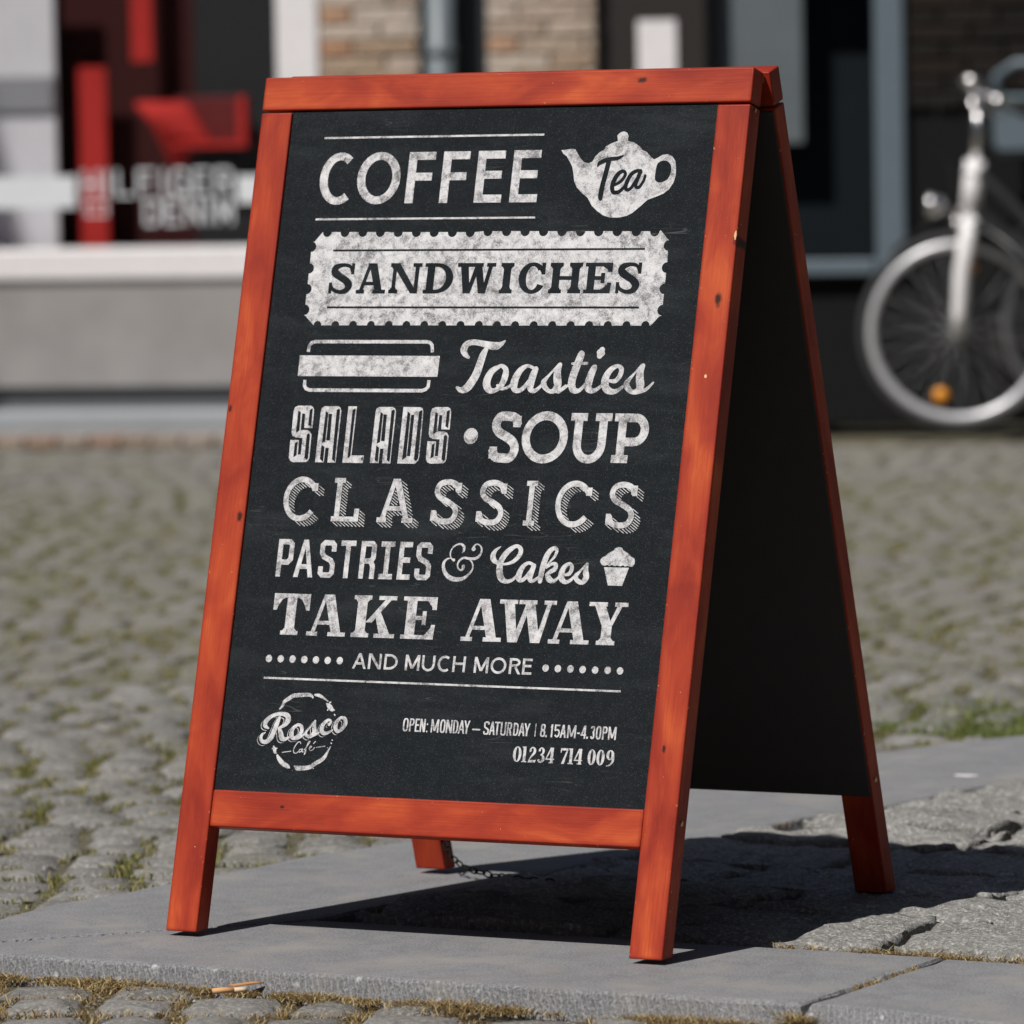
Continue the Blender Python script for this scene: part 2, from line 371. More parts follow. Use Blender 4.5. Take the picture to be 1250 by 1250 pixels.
while y < 4.4:
    d = rr.uniform(.17, .26); x = lerp_poly(INN, y+d/2)+.02-(rr.uniform(0, .1) if row else 0)
    x = max(x, lerp_poly(INN, y)+.008, lerp_poly(INN, y+d)+.008)
    xs = [x]
    while x < 2.0+y*.2: x += rr.uniform(.20, .42); xs.append(x)
    skew = rr.uniform(-.03, .03)
    for a, b in zip(xs, xs[1:]):
        jt = lambda s=.016: rr.uniform(-s, s)
        first = row == 0
        q = [(a+.006, y+(.0 if first else jt())+.004), (b-.006, y+(.0 if first else jt())+.004-(.01*(b-.9) if first and b > .9 else 0)), (b-.006+skew, y+d-.006+jt()), (a+.006+(skew if a > xs[0] else 0), y+d-.006+jt())]
        near = in_view(((a+b)/2, y+d/2, 0), 150)
        if not near and k > 0 and y > 1.5: continue
        V, F = grid_stone('s', q, ZT+.003+rr.uniform(0, .006), 17, .005, .012, None, k*3+1, .03, .008)
        o = link('paving_stone', mesh('paving_stone', V, F, MAT['rough'], True), island); k += 1
        for _ in range(10):
            t = rr.random(); JOINTS.append((a+(b-a)*t, y+rr.uniform(-.004, .004), ZT-.004, .9 if first else .25))
    y += d; row += 1

# setts of the street, laid in wide arcs
CEN = Vector((2.2, -5.4)); SW = .118
cand = []
rr = random.Random(11); R0 = 4.2; ring = 0
while R0 < 22:
    dep = rr.uniform(.10, .14)
    R1 = R0+dep; L = SW; nseg = int(2*math.pi*R0/L); ph = rr.random()
    a = math.radians(55)
    while a < math.radians(160):
        w = rr.uniform(.085, .14); da = w/R0
        am = a+da/2; Rm = (R0+R1)/2; c = CEN+Vector((math.cos(am), math.sin(am)))*Rm
        cand.append((c.x, c.y, am, w, dep, R0, a, da)); a += da
    R0 = R1
wall_O = Vector((-5.0482, 10.28564, 0)); wall_A = Vector((.958213, .286057, 0)); wall_N = Vector((.286057, -.958213, 0))
near, far = [], []
for cd in cand:
    x, y = cd[0], cd[1]
    p = Vector((x, y, -.03)); dw = (p-wall_O).dot(wall_N)
    if dw < .5: continue
    if island_has(x, y) or island_has(x+.05, y) or island_has(x, y-.05) and y > -.2 or island_has(x+.03, y-.06): continue
    v = in_view(p, 20)
    if v: near.append((v[2], cd))
    elif in_view(p, 420 if y < 6 else 250): far.append(cd)
near.sort(key=lambda a: a[0])
far += [c for _, c in near[300:]]; near = [c for _, c in near[:300]]
variants = []
for s in range(14):
    V, F = grid_stone('v', [(-.5, -.5), (.5, -.5), (.5, .5), (-.5, .5)], 0, 4, 0, 0, None, s, .3, 0)
    r2 = random.Random(s); V2 = []
    for (x, y, z) in V:
        e = max(abs(x), abs(y)); top = z > -.2
        ang = 1-.06*(abs(x)*2)*(abs(y)*2)
        nx = x*ang+r2.uniform(-.035, .035); ny = y*ang+r2.uniform(-.04, .04)
        zz = (.0075*(1-(2*abs(x))**3)*(1-(2*abs(y))**3)-.006*(e > .44)+r2.uniform(-.0022, .0022)) if top else -.05
        V2.append((nx, ny, zz))
    # keep the skirt under the rim
    nt_ = 25; rim = [i for i in range(5)]+[j*5+4 for j in range(1, 5)]+[20+i for i in range(3, -1, -1)]+[j*5 for j in range(3, 0, -1)]
    for kk, r_ in enumerate(rim): V2[nt_+kk] = V2[r_]; V2[nt_+16+kk] = (V2[r_][0]*1.03, V2[r_][1]*1.03, -.05)
    variants.append(mesh('sett_%d' % s if False else 'sett', V2, F, MAT['sett'], True))
ZS = -.036
rr = random.Random(3)
def street_z(x, y):
    return ZS + .0025*noise.noise(Vector((x*1.7, y*1.7, 2)))
for i, (x, y, am, w, dep, R_, a0, da) in enumerate(near):
    o = link('sett', variants[rr.randrange(14)], street, (x, y, street_z(x, y)+rr.uniform(-.002, .0025)))
    o.rotation_euler = (rr.uniform(-.02, .02), rr.uniform(-.02, .02), am-math.pi/2+rr.uniform(-.05, .05)); o.scale = (w-.010, dep-.011, 1)
def joint_pts(cd, rrr, n, wgt):
    x, y, am, w, dep, R_, a0, da = cd
    for _ in range(n):
        if rrr.random() < .55: an = a0+da*rrr.random(); rad = R_+rrr.uniform(-.006, .006)
        else: an = a0+rrr.uniform(-.006, .006)/R_; rad = R_+dep*rrr.random()
        q = CEN+Vector((math.cos(an), math.sin(an)))*rad
        yield (q.x, q.y, street_z(q.x, q.y)-.004, wgt)
V, F, T = [], [], []
for cd in far:
    x, y, am, w, dep, R_, a0, da = cd; me = variants[rr.randrange(14)]; b = len(V); z0 = street_z(x, y)+rr.uniform(-.002, .0025)
    ca, sa = math.cos(am-math.pi/2), math.sin(am-math.pi/2); tn = rr.random()
    for v in me.vertices:
        lx, ly = v.co.x*(w-.012), v.co.y*(dep-.013); V.append((x+lx*ca-ly*sa, y+lx*sa+ly*ca, z0+(v.co.z*.45 if v.co.z > -.03 else v.co.z))); T.append(tn)
    for p in me.polygons: F.append([b+i for i in p.vertices])
me = mesh('setts_beyond', V, F, MAT['sett_far'], True); at = me.attributes.new('tone', 'FLOAT', 'POINT'); at.data.foreach_set('value', T)
o = link('sett_paving', me, street); tag(o, 'weathered grey setts running on to the buildings', kind='stuff')
# foreground setts below the kerb are flatter and packed with dry moss (same street)

# ------------------------------------------------------------------ weeds, grass and straw
def blades(name, pts, mat, label, hmin, hmax, wdt, lean=.6, seed=1, tone=(0, 1)):
    r = random.Random(seed); V = []; F = []; T = []
    for (x, y, z, s) in pts:
        h = r.uniform(hmin, hmax)*s; a = r.uniform(0, 2*math.pi); d = Vector((math.cos(a), math.sin(a), 0)); ln = h*lean*r.uniform(.2, 1.3)
        side = Vector((-d.y, d.x, 0))*wdt*r.uniform(.6, 1.3)*.5; b = Vector((x, y, z)); b0 = len(V)
        side.rotate(Matrix.Rotation(r.uniform(-1.2, 1.2), 3, 'Z'))
        m = b+d*ln*.35+Vector((0, 0, h*.62)); tip = b+d*ln+Vector((0, 0, h*r.uniform(.75, 1)))
        V += [b-side, b+side, m+side*.75, m-side*.75, tip]; F += [[b0, b0+1, b0+2, b0+3], [b0+3, b0+2, b0+4]]
        t = min(.999, max(0, r.gauss((tone[0]+tone[1])/2, (tone[1]-tone[0])/3))); T += [t]*5
    me = mesh(name, V, F, mat); at = me.attributes.new('tone', 'FLOAT', 'POINT'); at.data.foreach_set('value', T)
    return tag(link(name, me), label, 'grass', kind='stuff')
rr = random.Random(21); G = []; D = []; G2 = []
for cd in near+far:
    p = Vector((cd[0], cd[1], -.03)); v = in_view(p, 60)
    if not v: continue
    dist = v[2]; dens = noise.noise(Vector((cd[0]*2.3, cd[1]*2.3, 5)))*.5+noise.noise(Vector((cd[0]*13, cd[1]*13, 9)))*.6
    if cd[1] < -.2:
        for q in joint_pts(cd, rr, 75 if dens > -.35 else 22, 1):
            # drifts beside each seed
            for _ in range(3): D.append((q[0]+rr.gauss(0, .005), q[1]+rr.gauss(0, .004), q[2], rr.uniform(.5, 1.2)))
        continue
    if dist > 16 or dens < -.42: continue
    n = int(80*(dens+.46)*(1 if dist < 9.5 else .6))
    for q in joint_pts(cd, rr, n, 1):
        if noise.noise(Vector((q[0]*17, q[1]*17, 2))) < -.12: continue
        s = .55+.7*max(0, dens+.2)
        for _ in range(3): G.append((q[0]+rr.gauss(0, .007), q[1]+rr.gauss(0, .007), q[2]+.002, s*rr.uniform(.5, 1.1)))
# left rim of the island and the lush strip along its far side
for _ in range(9000):
    y = rr.uniform(-.1, 1.1); x = lerp_poly(OUT, y)-.008-abs(rr.gauss(0, .028))
    if noise.noise(Vector((x*9, y*9, 1))) > -.12: G.append((x, y, ZS-.004, rr.uniform(.5, 1.2)))
for _ in range(36000):
    y = rr.uniform(1.9, 3.6); x = lerp_poly(OUT, y)-.01-abs(rr.gauss(0, .26)); 
    if noise.noise(Vector((x*3.2, y*2.2, 4))) > -.06-.1*(y-2): G2.append((x, y, ZS-.002, rr.uniform(.4, 1.4)))
blades('green_grass', G, MAT['grass'], 'green and yellowed grass growing in the joints of the cobbles and along the far kerb', .011, .021, .0024, .8, 2, (.05, 1.0))
for _ in range(15000):
    x = rr.uniform(-.3, 1.45); yk = -.212 if x < .95 else -.212-(x-.95)*.24
    f = noise.noise(Vector((x*6.5, 0, 3)))
    f2 = noise.noise(Vector((x*31, 0, 8)))
    if f+.5*f2 < -.16 and rr.random() < .93: continue
    D.append((x+rr.gauss(0, .004), yk-abs(rr.gauss(0, .016+.04*max(0, f))), ZS+.002, rr.uniform(.5, 1.25)*(.75+f)))
for _ in range(700):    # clump in the open joint between two kerb slabs
    D.append((.9585+rr.gauss(0, .006), -.212+rr.gauss(0, .010), ZS+.004, rr.uniform(.9, 1.9)))
for _ in range(260):
    D.append((.9588+rr.gauss(0, .0015), rr.choice((-.05, -.02, .05, .09))+rr.gauss(0, .012), ZT-.006, rr.uniform(.5, .9)))
for (x0, x1, n) in ((.73, .80, 130), (.83, 1.0, 1000), (1.0, 1.07, 120), (1.07, 1.25, 1200), (1.25, 1.9, 900)):
    for _ in range(n):
        x = rr.uniform(x0, x1); D.append((x, .197-(.012*(x-.9) if x > .9 else 0)+rr.gauss(0, .006), ZT-.008, rr.uniform(.6, 1.3)))
for _ in range(500):
    t = rr.random(); D.append((-.2+.3*t+rr.gauss(0, .001), -.16+.35*t+rr.gauss(0, .001), ZT-.008, .55))
for _ in range(900):
    y = rr.uniform(.3, 3); D.append((lerp_poly(INN, y)+rr.gauss(0, .004), y, ZT-.008, .7))
blades('verge_grass', G2, MAT['lush'], 'bright green strip of grass along the far edge of the kerb slabs', .008, .018, .0030, .8, 9, (0, .75))
blades('dry_grass', D, MAT['straw'], 'straw coloured moss and dry grass packed along the foot of the kerb', .005, .014, .0016, 1.9, 4, (.1, .95))
# crumbs of grit on the street near the kerb
V = []; F = []
for _ in range(420):
    x = rr.uniform(-.35, 1.5); y = rr.uniform(-.42, -.215) if rr.random() < .6 else rr.uniform(.2, 1.0)
    z = ZS+.004 if y < 0 else ZT+.004
    if y > 0: x = rr.uniform(.3, 1.6)
    s = rr.uniform(.0012, .0035); b = len(V)
    for dx, dy, dz in ((1, 0, 0), (-1, .2, 0), (0, 1, .1), (0, -1, .1), (0, 0, 1), (.1, 0, -.6)): V.append((x+dx*s*rr.uniform(.7, 1.3), y+dy*s*rr.uniform(.7, 1.3), z+dz*s))
    F += [[b+i for i in t] for t in ((0, 2, 4), (2, 1, 4), (1, 3, 4), (3, 0, 4), (2, 0, 5), (1, 2, 5), (3, 1, 5), (0, 3, 5))]
o = link('grit', mesh('grit', V, F, MAT['rough'])); tag(o, 'loose grit scattered on the paving', 'gravel', kind='stuff')
LETTERING = {
 'COFFEE': [
  ('r',0,[1382,9753,1310,9674,1323,9796,1276,9704,1257,9820,1238,9721,1189,9823,1199,9724,1122,9807,1160,9712,1061,9770,1124,9686,1008,9717,1094,9649,968,9649,1070,9601,944,9572,1056,9547,935,9489,1051,9489,944,9407,1056,9431,968,9329,1070,9377,1008,9262,1094,9329,1061,9208,1124,9292,1122,9171,1160,9266,1189,9154,1199,9254,1257,9158,1238,9256,1323,9182,1276,9273,1382,9224,1310,9303]),
  ('r',0,[2087,9489,1971,9489,2080,9563,1966,9541,2057,9634,1952,9591,2020,9697,1929,9635,1971,9750,1899,9672,1913,9790,1863,9700,1848,9815,1822,9717,1780,9823,1780,9723,1711,9815,1737,9717,1646,9790,1697,9700,1588,9750,1660,9672,1539,9698,1630,9635,1502,9634,1607,9591,1480,9564,1593,9542,1472,9490,1588,9490,1480,9415,1593,9438,1502,9345,1607,9388,1539,9282,1630,9344,1588,9229,1660,9307,1646,9189,1697,9279,1711,9164,1737,9262,1780,9156,1780,9256,1848,9164,1822,9262,1913,9189,1863,9279,1971,9228,1899,9307,2020,9281,1929,9344,2057,9344,1952,9388,2080,9415,1966,9437,2087,9489,1971,9489]),
  ('p',0,[2182,9165,2298,9165,2298,9815,2182,9815]),
  ('p',0,[2298,9715,2558,9715,2558,9815,2298,9815]),
  ('p',0,[2298,9451,2532,9451,2532,9551,2298,9551]),
  ('p',0,[2667,9164,2783,9164,2783,9817,2667,9817]),
  ('p',0,[2783,9717,3040,9716,3040,9816,2783,9817]),
  ('p',0,[2783,9451,3014,9451,3014,9551,2783,9551]),
  ('p',0,[3154,9164,3270,9164,3270,9818,3154,9818]),
  ('p',0,[3270,9718,3534,9718,3534,9818,3270,9818]),
  ('p',0,[3270,9465,3507,9464,3507,9564,3270,9565]),
  ('p',0,[3270,9164,3534,9163,3534,9263,3270,9264]),
  ('p',0,[3649,9163,3765,9163,3765,9819,3649,9820]),
  ('p',0,[3765,9719,4029,9719,4029,9819,3765,9819]),
  ('p',0,[3765,9465,4003,9465,4003,9565,3765,9565]),
  ('p',0,[3765,9163,4029,9163,4029,9263,3765,9263]),
 ],
 'rules_top': [
  ('p',0,[934,10001,4037,10000,4037,10025,934,10025]),
  ('p',0,[939,8958,4035,8959,4035,8983,939,8982]),
 ],
 'teapot': [
  ('p',0,[4297,9813,4361,9816,4437,9829,4487,9821,4529,9764,4584,9694,4626,9658,4690,9643,4741,9663,4772,9726,4827,9781,4880,9806,4903,9850,4968,9885,5059,9918,5044,9988,5082,10023,5126,10036,5173,10021,5198,9979,5193,9919,5287,9894,5369,9844,5404,9801,5468,9773,5528,9716,5577,9680,5628,9701,5685,9735,5760,9743,5824,9712,5868,9656,5888,9572,5893,9475,5875,9392,5824,9309,5754,9254,5653,9214,5551,9180,5510,9145,5441,9084,5358,9015,5286,8981,5182,8961,5060,8962,4965,8990,4883,9040,4798,9110,4724,9216,4641,9273,4564,9343,4519,9421,4497,9519,4471,9604,4424,9675,4378,9738,4329,9767]),
  ('p',1,[5620,9575,5622,9591,5627,9612,5636,9631,5652,9644,5672,9655,5693,9662,5716,9665,5740,9663,5762,9657,5781,9644,5799,9627,5813,9608,5820,9589,5824,9568,5824,9545,5822,9518,5816,9488,5806,9462,5794,9442,5777,9426,5759,9414,5738,9404,5715,9397,5693,9394,5673,9395,5654,9400,5639,9408,5628,9417,5620,9429,5616,9450,5615,9490,5618,9540]),
 ],
 'Tea': [
  ('r',1,[4815,9598,4816,9598,4812,9601,4819,9597,4810,9605,4824,9598,4811,9610,4828,9602,4811,9619,4835,9609,4812,9634,4844,9616,4819,9653,4853,9621,4836,9671,4864,9625,4860,9684,4883,9634,4890,9695,4909,9645,4922,9705,4937,9656,4955,9713,4965,9665,4988,9718,4993,9669,5021,9720,5024,9671,5051,9721,5056,9673,5076,9723,5086,9678,5097,9727,5111,9689,5118,9732,5131,9703,5136,9737,5147,9715,5149,9740,5158,9724,5155,9741,5162,9728,5159,9739,5163,9732,5161,9737,5162,9736]),
  ('r',1,[4975,9711,4971,9712,4985,9707,4960,9711,4996,9695,4946,9703,4999,9677,4938,9686,4995,9653,4934,9662,4991,9618,4928,9628,4985,9578,4922,9588,4978,9536,4915,9547,4970,9492,4907,9504,4961,9444,4898,9456,4953,9397,4889,9408,4946,9356,4882,9365,4942,9320,4877,9327,4939,9286,4874,9291,4937,9257,4871,9261,4935,9234,4870,9236,4934,9220,4871,9218,4933,9214,4874,9206,4932,9210,4877,9199,4932,9205,4879,9195,4930,9189,4886,9181,4921,9178,4899,9174,4912,9174,4908,9173]),
  ('r',1,[5058,9360,5059,9357,5057,9366,5063,9353,5059,9374,5071,9349,5066,9381,5081,9351,5083,9389,5097,9358,5105,9401,5122,9369,5129,9414,5149,9382,5147,9428,5173,9399,5161,9445,5193,9421,5176,9466,5210,9445,5186,9487,5224,9470,5190,9499,5232,9494,5189,9505,5229,9519,5185,9512,5217,9540,5179,9517,5199,9554,5175,9518,5177,9561,5166,9515,5154,9558,5152,9508,5130,9550,5138,9497,5105,9536,5126,9482,5083,9514,5112,9458,5063,9485,5098,9427,5045,9450,5086,9395,5030,9413,5079,9368,5021,9378,5077,9346,5019,9345,5079,9325,5023,9314,5083,9309,5033,9286,5086,9302,5050,9262,5090,9299,5076,9249,5103,9297,5104,9247,5119,9298,5130,9252,5135,9302,5154,9260,5150,9310,5176,9275,5167,9324,5196,9294,5184,9341,5213,9313,5199,9356,5228,9331,5212,9370,5241,9348,5223,9384,5252,9365,5233,9398,5260,9380,5240,9407,5266,9390,5247,9413,5268,9399,5255,9414,5266,9407,5260,9412,5262,9411]),
  ('r',1,[5436,9510,5437,9512,5431,9505,5440,9519,5421,9503,5439,9529,5410,9506,5432,9538,5402,9512,5425,9543,5392,9519,5413,9553,5383,9522,5394,9563,5376,9522,5370,9565,5361,9517,5346,9559,5341,9508,5320,9549,5322,9496,5293,9534,5306,9480,5268,9511,5292,9457,5248,9481,5278,9424,5230,9444,5267,9391,5216,9408,5259,9366,5207,9376,5257,9349,5205,9349,5257,9337,5210,9324,5259,9329,5220,9304,5259,9327,5237,9289,5260,9326,5259,9285,5268,9326,5280,9288,5280,9331,5301,9299,5292,9341,5321,9316,5307,9362,5340,9342,5325,9394,5359,9376,5341,9426,5375,9408,5353,9448,5387,9430,5361,9456,5389,9442,5371,9458,5385,9451,5377,9457,5380,9456]),
  ('r',1,[5421,9561,5418,9562,5430,9556,5408,9563,5437,9545,5395,9557,5438,9528,5386,9544,5431,9508,5380,9523,5421,9478,5372,9492,5411,9446,5362,9460,5403,9418,5355,9432,5396,9397,5349,9411,5390,9378,5343,9391,5387,9367,5339,9371,5386,9363,5342,9348,5387,9360,5356,9329,5393,9355,5375,9317,5400,9352,5397,9312,5403,9351,5421,9317,5412,9359,5440,9334,5425,9376,5455,9357,5438,9398,5468,9381,5449,9417,5480,9403,5456,9435,5488,9424,5461,9454,5493,9446,5464,9471,5497,9464,5467,9483,5500,9476,5472,9492,5499,9486,5480,9496,5494,9493,5486,9496,5488,9496]),
 ],
 'stamp': [
  ('p',0,[963,8683,1061,8800,1069,8807,1074,8783,1088,8762,1108,8748,1133,8743,1157,8748,1178,8762,1192,8783,1197,8807,1321,8805,1326,8781,1339,8760,1360,8746,1385,8741,1409,8746,1430,8760,1444,8781,1449,8805,1576,8804,1581,8779,1595,8758,1616,8745,1640,8740,1665,8745,1685,8758,1699,8779,1704,8804,1826,8802,1831,8777,1845,8757,1866,8743,1890,8738,1915,8743,1936,8757,1949,8777,1954,8802,2080,8800,2085,8776,2099,8755,2120,8741,2144,8736,2169,8741,2189,8755,2203,8776,2208,8800,2337,8798,2342,8774,2356,8753,2377,8739,2401,8734,2426,8739,2447,8753,2461,8774,2465,8798,2587,8797,2592,8772,2606,8751,2627,8738,2651,8733,2676,8738,2696,8751,2710,8772,2715,8797,2843,8795,2848,8770,2861,8750,2882,8736,2907,8731,2931,8736,2952,8750,2966,8770,2971,8795,3093,8793,3098,8769,3112,8748,3132,8734,3157,8729,3181,8734,3202,8748,3216,8769,3221,8793,3340,8803,3345,8779,3359,8758,3380,8744,3404,8739,3429,8744,3450,8758,3464,8779,3468,8803,3600,8802,3605,8777,3619,8756,3639,8742,3664,8738,3688,8742,3709,8756,3723,8777,3728,8802,3856,8800,3861,8775,3875,8755,3896,8741,3920,8736,3945,8741,3966,8755,3980,8775,3984,8800,4110,8798,4115,8774,4128,8753,4149,8739,4174,8734,4198,8739,4219,8753,4233,8774,4238,8798,4364,8796,4369,8772,4383,8751,4404,8737,4428,8732,4453,8737,4474,8751,4487,8772,4492,8796,4618,8794,4623,8770,4637,8749,4657,8735,4682,8730,4706,8735,4727,8749,4741,8770,4746,8794,4866,8793,4871,8768,4885,8747,4906,8734,4930,8729,4955,8734,4976,8747,4990,8768,4994,8793,5121,8791,5125,8766,5139,8746,5160,8732,5185,8727,5209,8732,5230,8746,5244,8766,5249,8791,5378,8789,5383,8765,5397,8744,5417,8730,5442,8725,5466,8730,5487,8744,5501,8765,5506,8789,5628,8787,5633,8763,5647,8742,5668,8728,5692,8723,5717,8728,5737,8742,5751,8763,5756,8787,5769,8801,5876,8689,5897,8676,5872,8671,5851,8657,5836,8636,5831,8610,5836,8585,5851,8564,5872,8549,5897,8544,5903,8404,5877,8399,5856,8384,5842,8363,5837,8338,5842,8312,5856,8291,5877,8277,5903,8272,5903,8141,5877,8136,5856,8122,5842,8100,5837,8075,5842,8050,5856,8028,5877,8014,5903,8009,5903,7879,5877,7874,5856,7859,5842,7838,5837,7813,5842,7788,5856,7766,5877,7752,5903,7747,5871,7735,5775,7628,5753,7622,5749,7644,5737,7662,5719,7674,5697,7678,5676,7674,5658,7662,5645,7644,5641,7622,5498,7622,5493,7644,5481,7662,5463,7674,5442,7678,5420,7674,5402,7662,5390,7644,5386,7622,5245,7622,5241,7643,5229,7661,5211,7674,5189,7678,5168,7674,5150,7661,5138,7643,5133,7622,4990,7622,4986,7643,4974,7661,4955,7673,4934,7678,4913,7673,4894,7661,4882,7643,4878,7622,4740,7621,4736,7643,4724,7661,4706,7673,4684,7677,4663,7673,4645,7661,4632,7643,4628,7621,4487,7621,4483,7642,4471,7661,4453,7673,4431,7677,4410,7673,4392,7661,4380,7642,4375,7621,4234,7621,4230,7642,4217,7660,4199,7672,4178,7677,4156,7672,4138,7660,4126,7642,4122,7621,3977,7620,3973,7642,3961,7660,3942,7672,3921,7676,3900,7672,3881,7660,3869,7642,3865,7620,3726,7620,3722,7642,3710,7660,3691,7672,3670,7676,3649,7672,3630,7660,3618,7642,3614,7620,3474,7622,3470,7643,3458,7661,3440,7674,3418,7678,3397,7674,3378,7661,3366,7643,3362,7622,3219,7621,3215,7643,3203,7661,3184,7673,3163,7677,3142,7673,3123,7661,3111,7643,3107,7621,2965,7621,2961,7643,2949,7661,2931,7673,2909,7677,2888,7673,2870,7661,2858,7643,2853,7621,2713,7621,2709,7642,2696,7661,2678,7673,2657,7677,2635,7673,2617,7661,2605,7642,2601,7621,2462,7621,2458,7642,2445,7660,2427,7672,2406,7677,2384,7672,2366,7660,2354,7642,2350,7621,2212,7620,2208,7642,2196,7660,2178,7672,2156,7676,2135,7672,2117,7660,2104,7642,2100,7620,1959,7620,1955,7641,1943,7660,1925,7672,1903,7676,1882,7672,1864,7660,1852,7641,1847,7620,1706,7620,1701,7641,1689,7659,1671,7671,1650,7676,1628,7671,1610,7659,1598,7641,1594,7620,1453,7619,1449,7641,1437,7659,1419,7671,1397,7675,1376,7671,1358,7659,1346,7641,1341,7619,1198,7619,1194,7641,1181,7659,1163,7671,1142,7675,1120,7671,1102,7659,1090,7641,1086,7619,1074,7633,961,7733,937,7748,962,7753,984,7767,998,7788,1003,7814,998,7839,984,7860,962,7875,937,7880,934,8013,959,8018,980,8032,995,8054,1000,8079,995,8104,980,8126,959,8140,934,8145,933,8277,958,8282,979,8296,994,8317,999,8343,994,8368,979,8389,958,8404,933,8409,930,8553,956,8558,977,8572,991,8594,996,8619,991,8644,977,8665,956,8680,930,8685]),
 ],
 'SANDWICHES': [
  ('p',1,[1246,8559,5583,8558,5583,8581,1246,8582]),
  ('p',1,[1250,7836,5586,7834,5586,7857,1250,7859]),
  ('r',1,[1535,8294,1565,8304,1529,8307,1562,8317,1522,8325,1556,8339,1513,8341,1547,8363,1504,8350,1528,8385,1488,8356,1501,8397,1465,8361,1471,8404,1439,8363,1441,8407,1415,8361,1411,8408,1392,8354,1381,8407,1369,8343,1349,8403,1351,8331,1318,8396,1344,8322,1290,8383,1347,8320,1267,8358,1350,8319,1256,8328,1352,8318,1255,8296,1353,8319,1267,8264,1356,8316,1290,8239,1369,8305,1316,8222,1388,8291,1340,8210,1408,8277,1363,8198,1427,8266,1385,8186,1448,8256,1407,8175,1472,8243,1426,8165,1495,8229,1441,8155,1516,8214,1455,8142,1538,8197,1467,8128,1559,8174,1473,8120,1573,8140,1472,8122,1569,8103,1474,8123,1554,8074,1475,8114,1534,8051,1472,8101,1509,8033,1468,8091,1481,8022,1458,8083,1452,8018,1440,8074,1422,8016,1419,8069,1394,8019,1398,8066,1366,8025,1377,8069,1338,8034,1354,8076,1312,8046,1332,8085,1290,8061,1317,8094,1273,8081,1306,8104,1264,8103,1297,8118,1258,8121,1289,8133,1254,8133,1284,8145]),
  ('p',1,[1542,8268,1584,8268,1584,8406,1542,8406]),
  ('p',1,[1242,8024,1284,8024,1284,8161,1242,8162]),
  ('p',1,[1666,8024,1719,8024,1834,8405,1786,8405]),
  ('p',1,[1910,8024,2012,8024,1900,8405,1786,8405]),
  ('p',1,[1740,8127,1925,8127,1925,8170,1740,8171]),
  ('p',1,[1637,8024,1753,8024,1753,8070,1637,8070]),
  ('p',1,[1873,8024,2049,8024,2049,8070,1873,8070]),
  ('p',1,[2134,8024,2187,8024,2187,8405,2134,8405]),
  ('p',1,[2097,8024,2134,8024,2134,8070,2097,8070]),
  ('p',1,[2187,8024,2224,8024,2224,8070,2187,8070]),
  ('p',1,[2112,8070,2134,8070,2134,8102]),
  ('p',1,[2187,8070,2209,8070,2187,8102]),
  ('p',1,[2097,8359,2134,8359,2134,8405,2097,8405]),
  ('p',1,[2187,8359,2224,8359,2224,8405,2187,8405]),
  ('p',1,[2112,8359,2134,8326,2134,8359]),
  ('p',1,[2187,8326,2209,8359,2187,8359]),
  ('p',1,[2450,8024,2503,8024,2503,8404,2450,8405]),
  ('p',1,[2413,8359,2450,8359,2450,8405,2413,8405]),
  ('p',1,[2503,8358,2540,8358,2540,8404,2503,8404]),
  ('p',1,[2406,8024,2503,8024,2225,8405,2108,8405]),
  ('p',1,[2621,8023,2723,8023,2723,8404,2621,8404]),
  ('p',1,[2584,8024,2621,8023,2621,8069,2584,8070]),
  ('p',1,[2584,8358,2621,8358,2621,8404,2584,8404]),
  ('r',1,[2755,8023,2755,8069,2796,8026,2778,8072,2836,8035,2801,8078,2873,8049,2822,8089,2907,8068,2841,8103,2936,8091,2857,8121,2959,8118,2871,8142,2977,8149,2881,8164,2987,8181,2887,8189,2991,8214,2889,8214,2987,8247,2887,8239,2977,8279,2881,8263,2959,8309,2871,8286,2936,8336,2857,8306,2907,8359,2841,8324,2873,8378,2822,8339,2836,8393,2801,8349,2796,8401,2778,8356,2755,8404,2755,8358]),
  ('p',1,[2723,8023,2759,8023,2759,8069,2723,8069]),
  ('p',1,[2723,8358,2759,8358,2759,8404,2723,8404]),
  ('p',1,[3145,8023,3242,8023,3183,8403,3076,8404]),
  ('p',1,[3186,8023,3242,8023,3358,8403,3294,8403]),
  ('p',1,[3358,8023,3455,8023,3371,8403,3269,8403]),
  ('p',1,[3399,8023,3455,8023,3534,8403,3481,8403]),
  ('p',1,[3039,8358,3215,8357,3215,8403,3039,8404]),
  ('p',1,[3213,8357,3396,8357,3396,8403,3213,8403]),
  ('p',1,[3444,8357,3571,8357,3571,8403,3444,8403]),
  ('p',1,[3684,8023,3786,8023,3786,8403,3684,8403]),
  ('p',1,[3647,8023,3684,8023,3684,8069,3647,8069]),
  ('p',1,[3786,8023,3823,8023,3823,8069,3786,8069]),
  ('p',1,[3662,8069,3684,8069,3684,8101]),
  ('p',1,[3786,8069,3809,8069,3786,8101]),
  ('p',1,[3647,8357,3684,8357,3684,8403,3647,8403]),
  ('p',1,[3786,8357,3823,8357,3823,8403,3786,8403]),
  ('p',1,[3662,8357,3684,8325,3684,8357]),
  ('p',1,[3786,8325,3809,8357,3786,8357]),
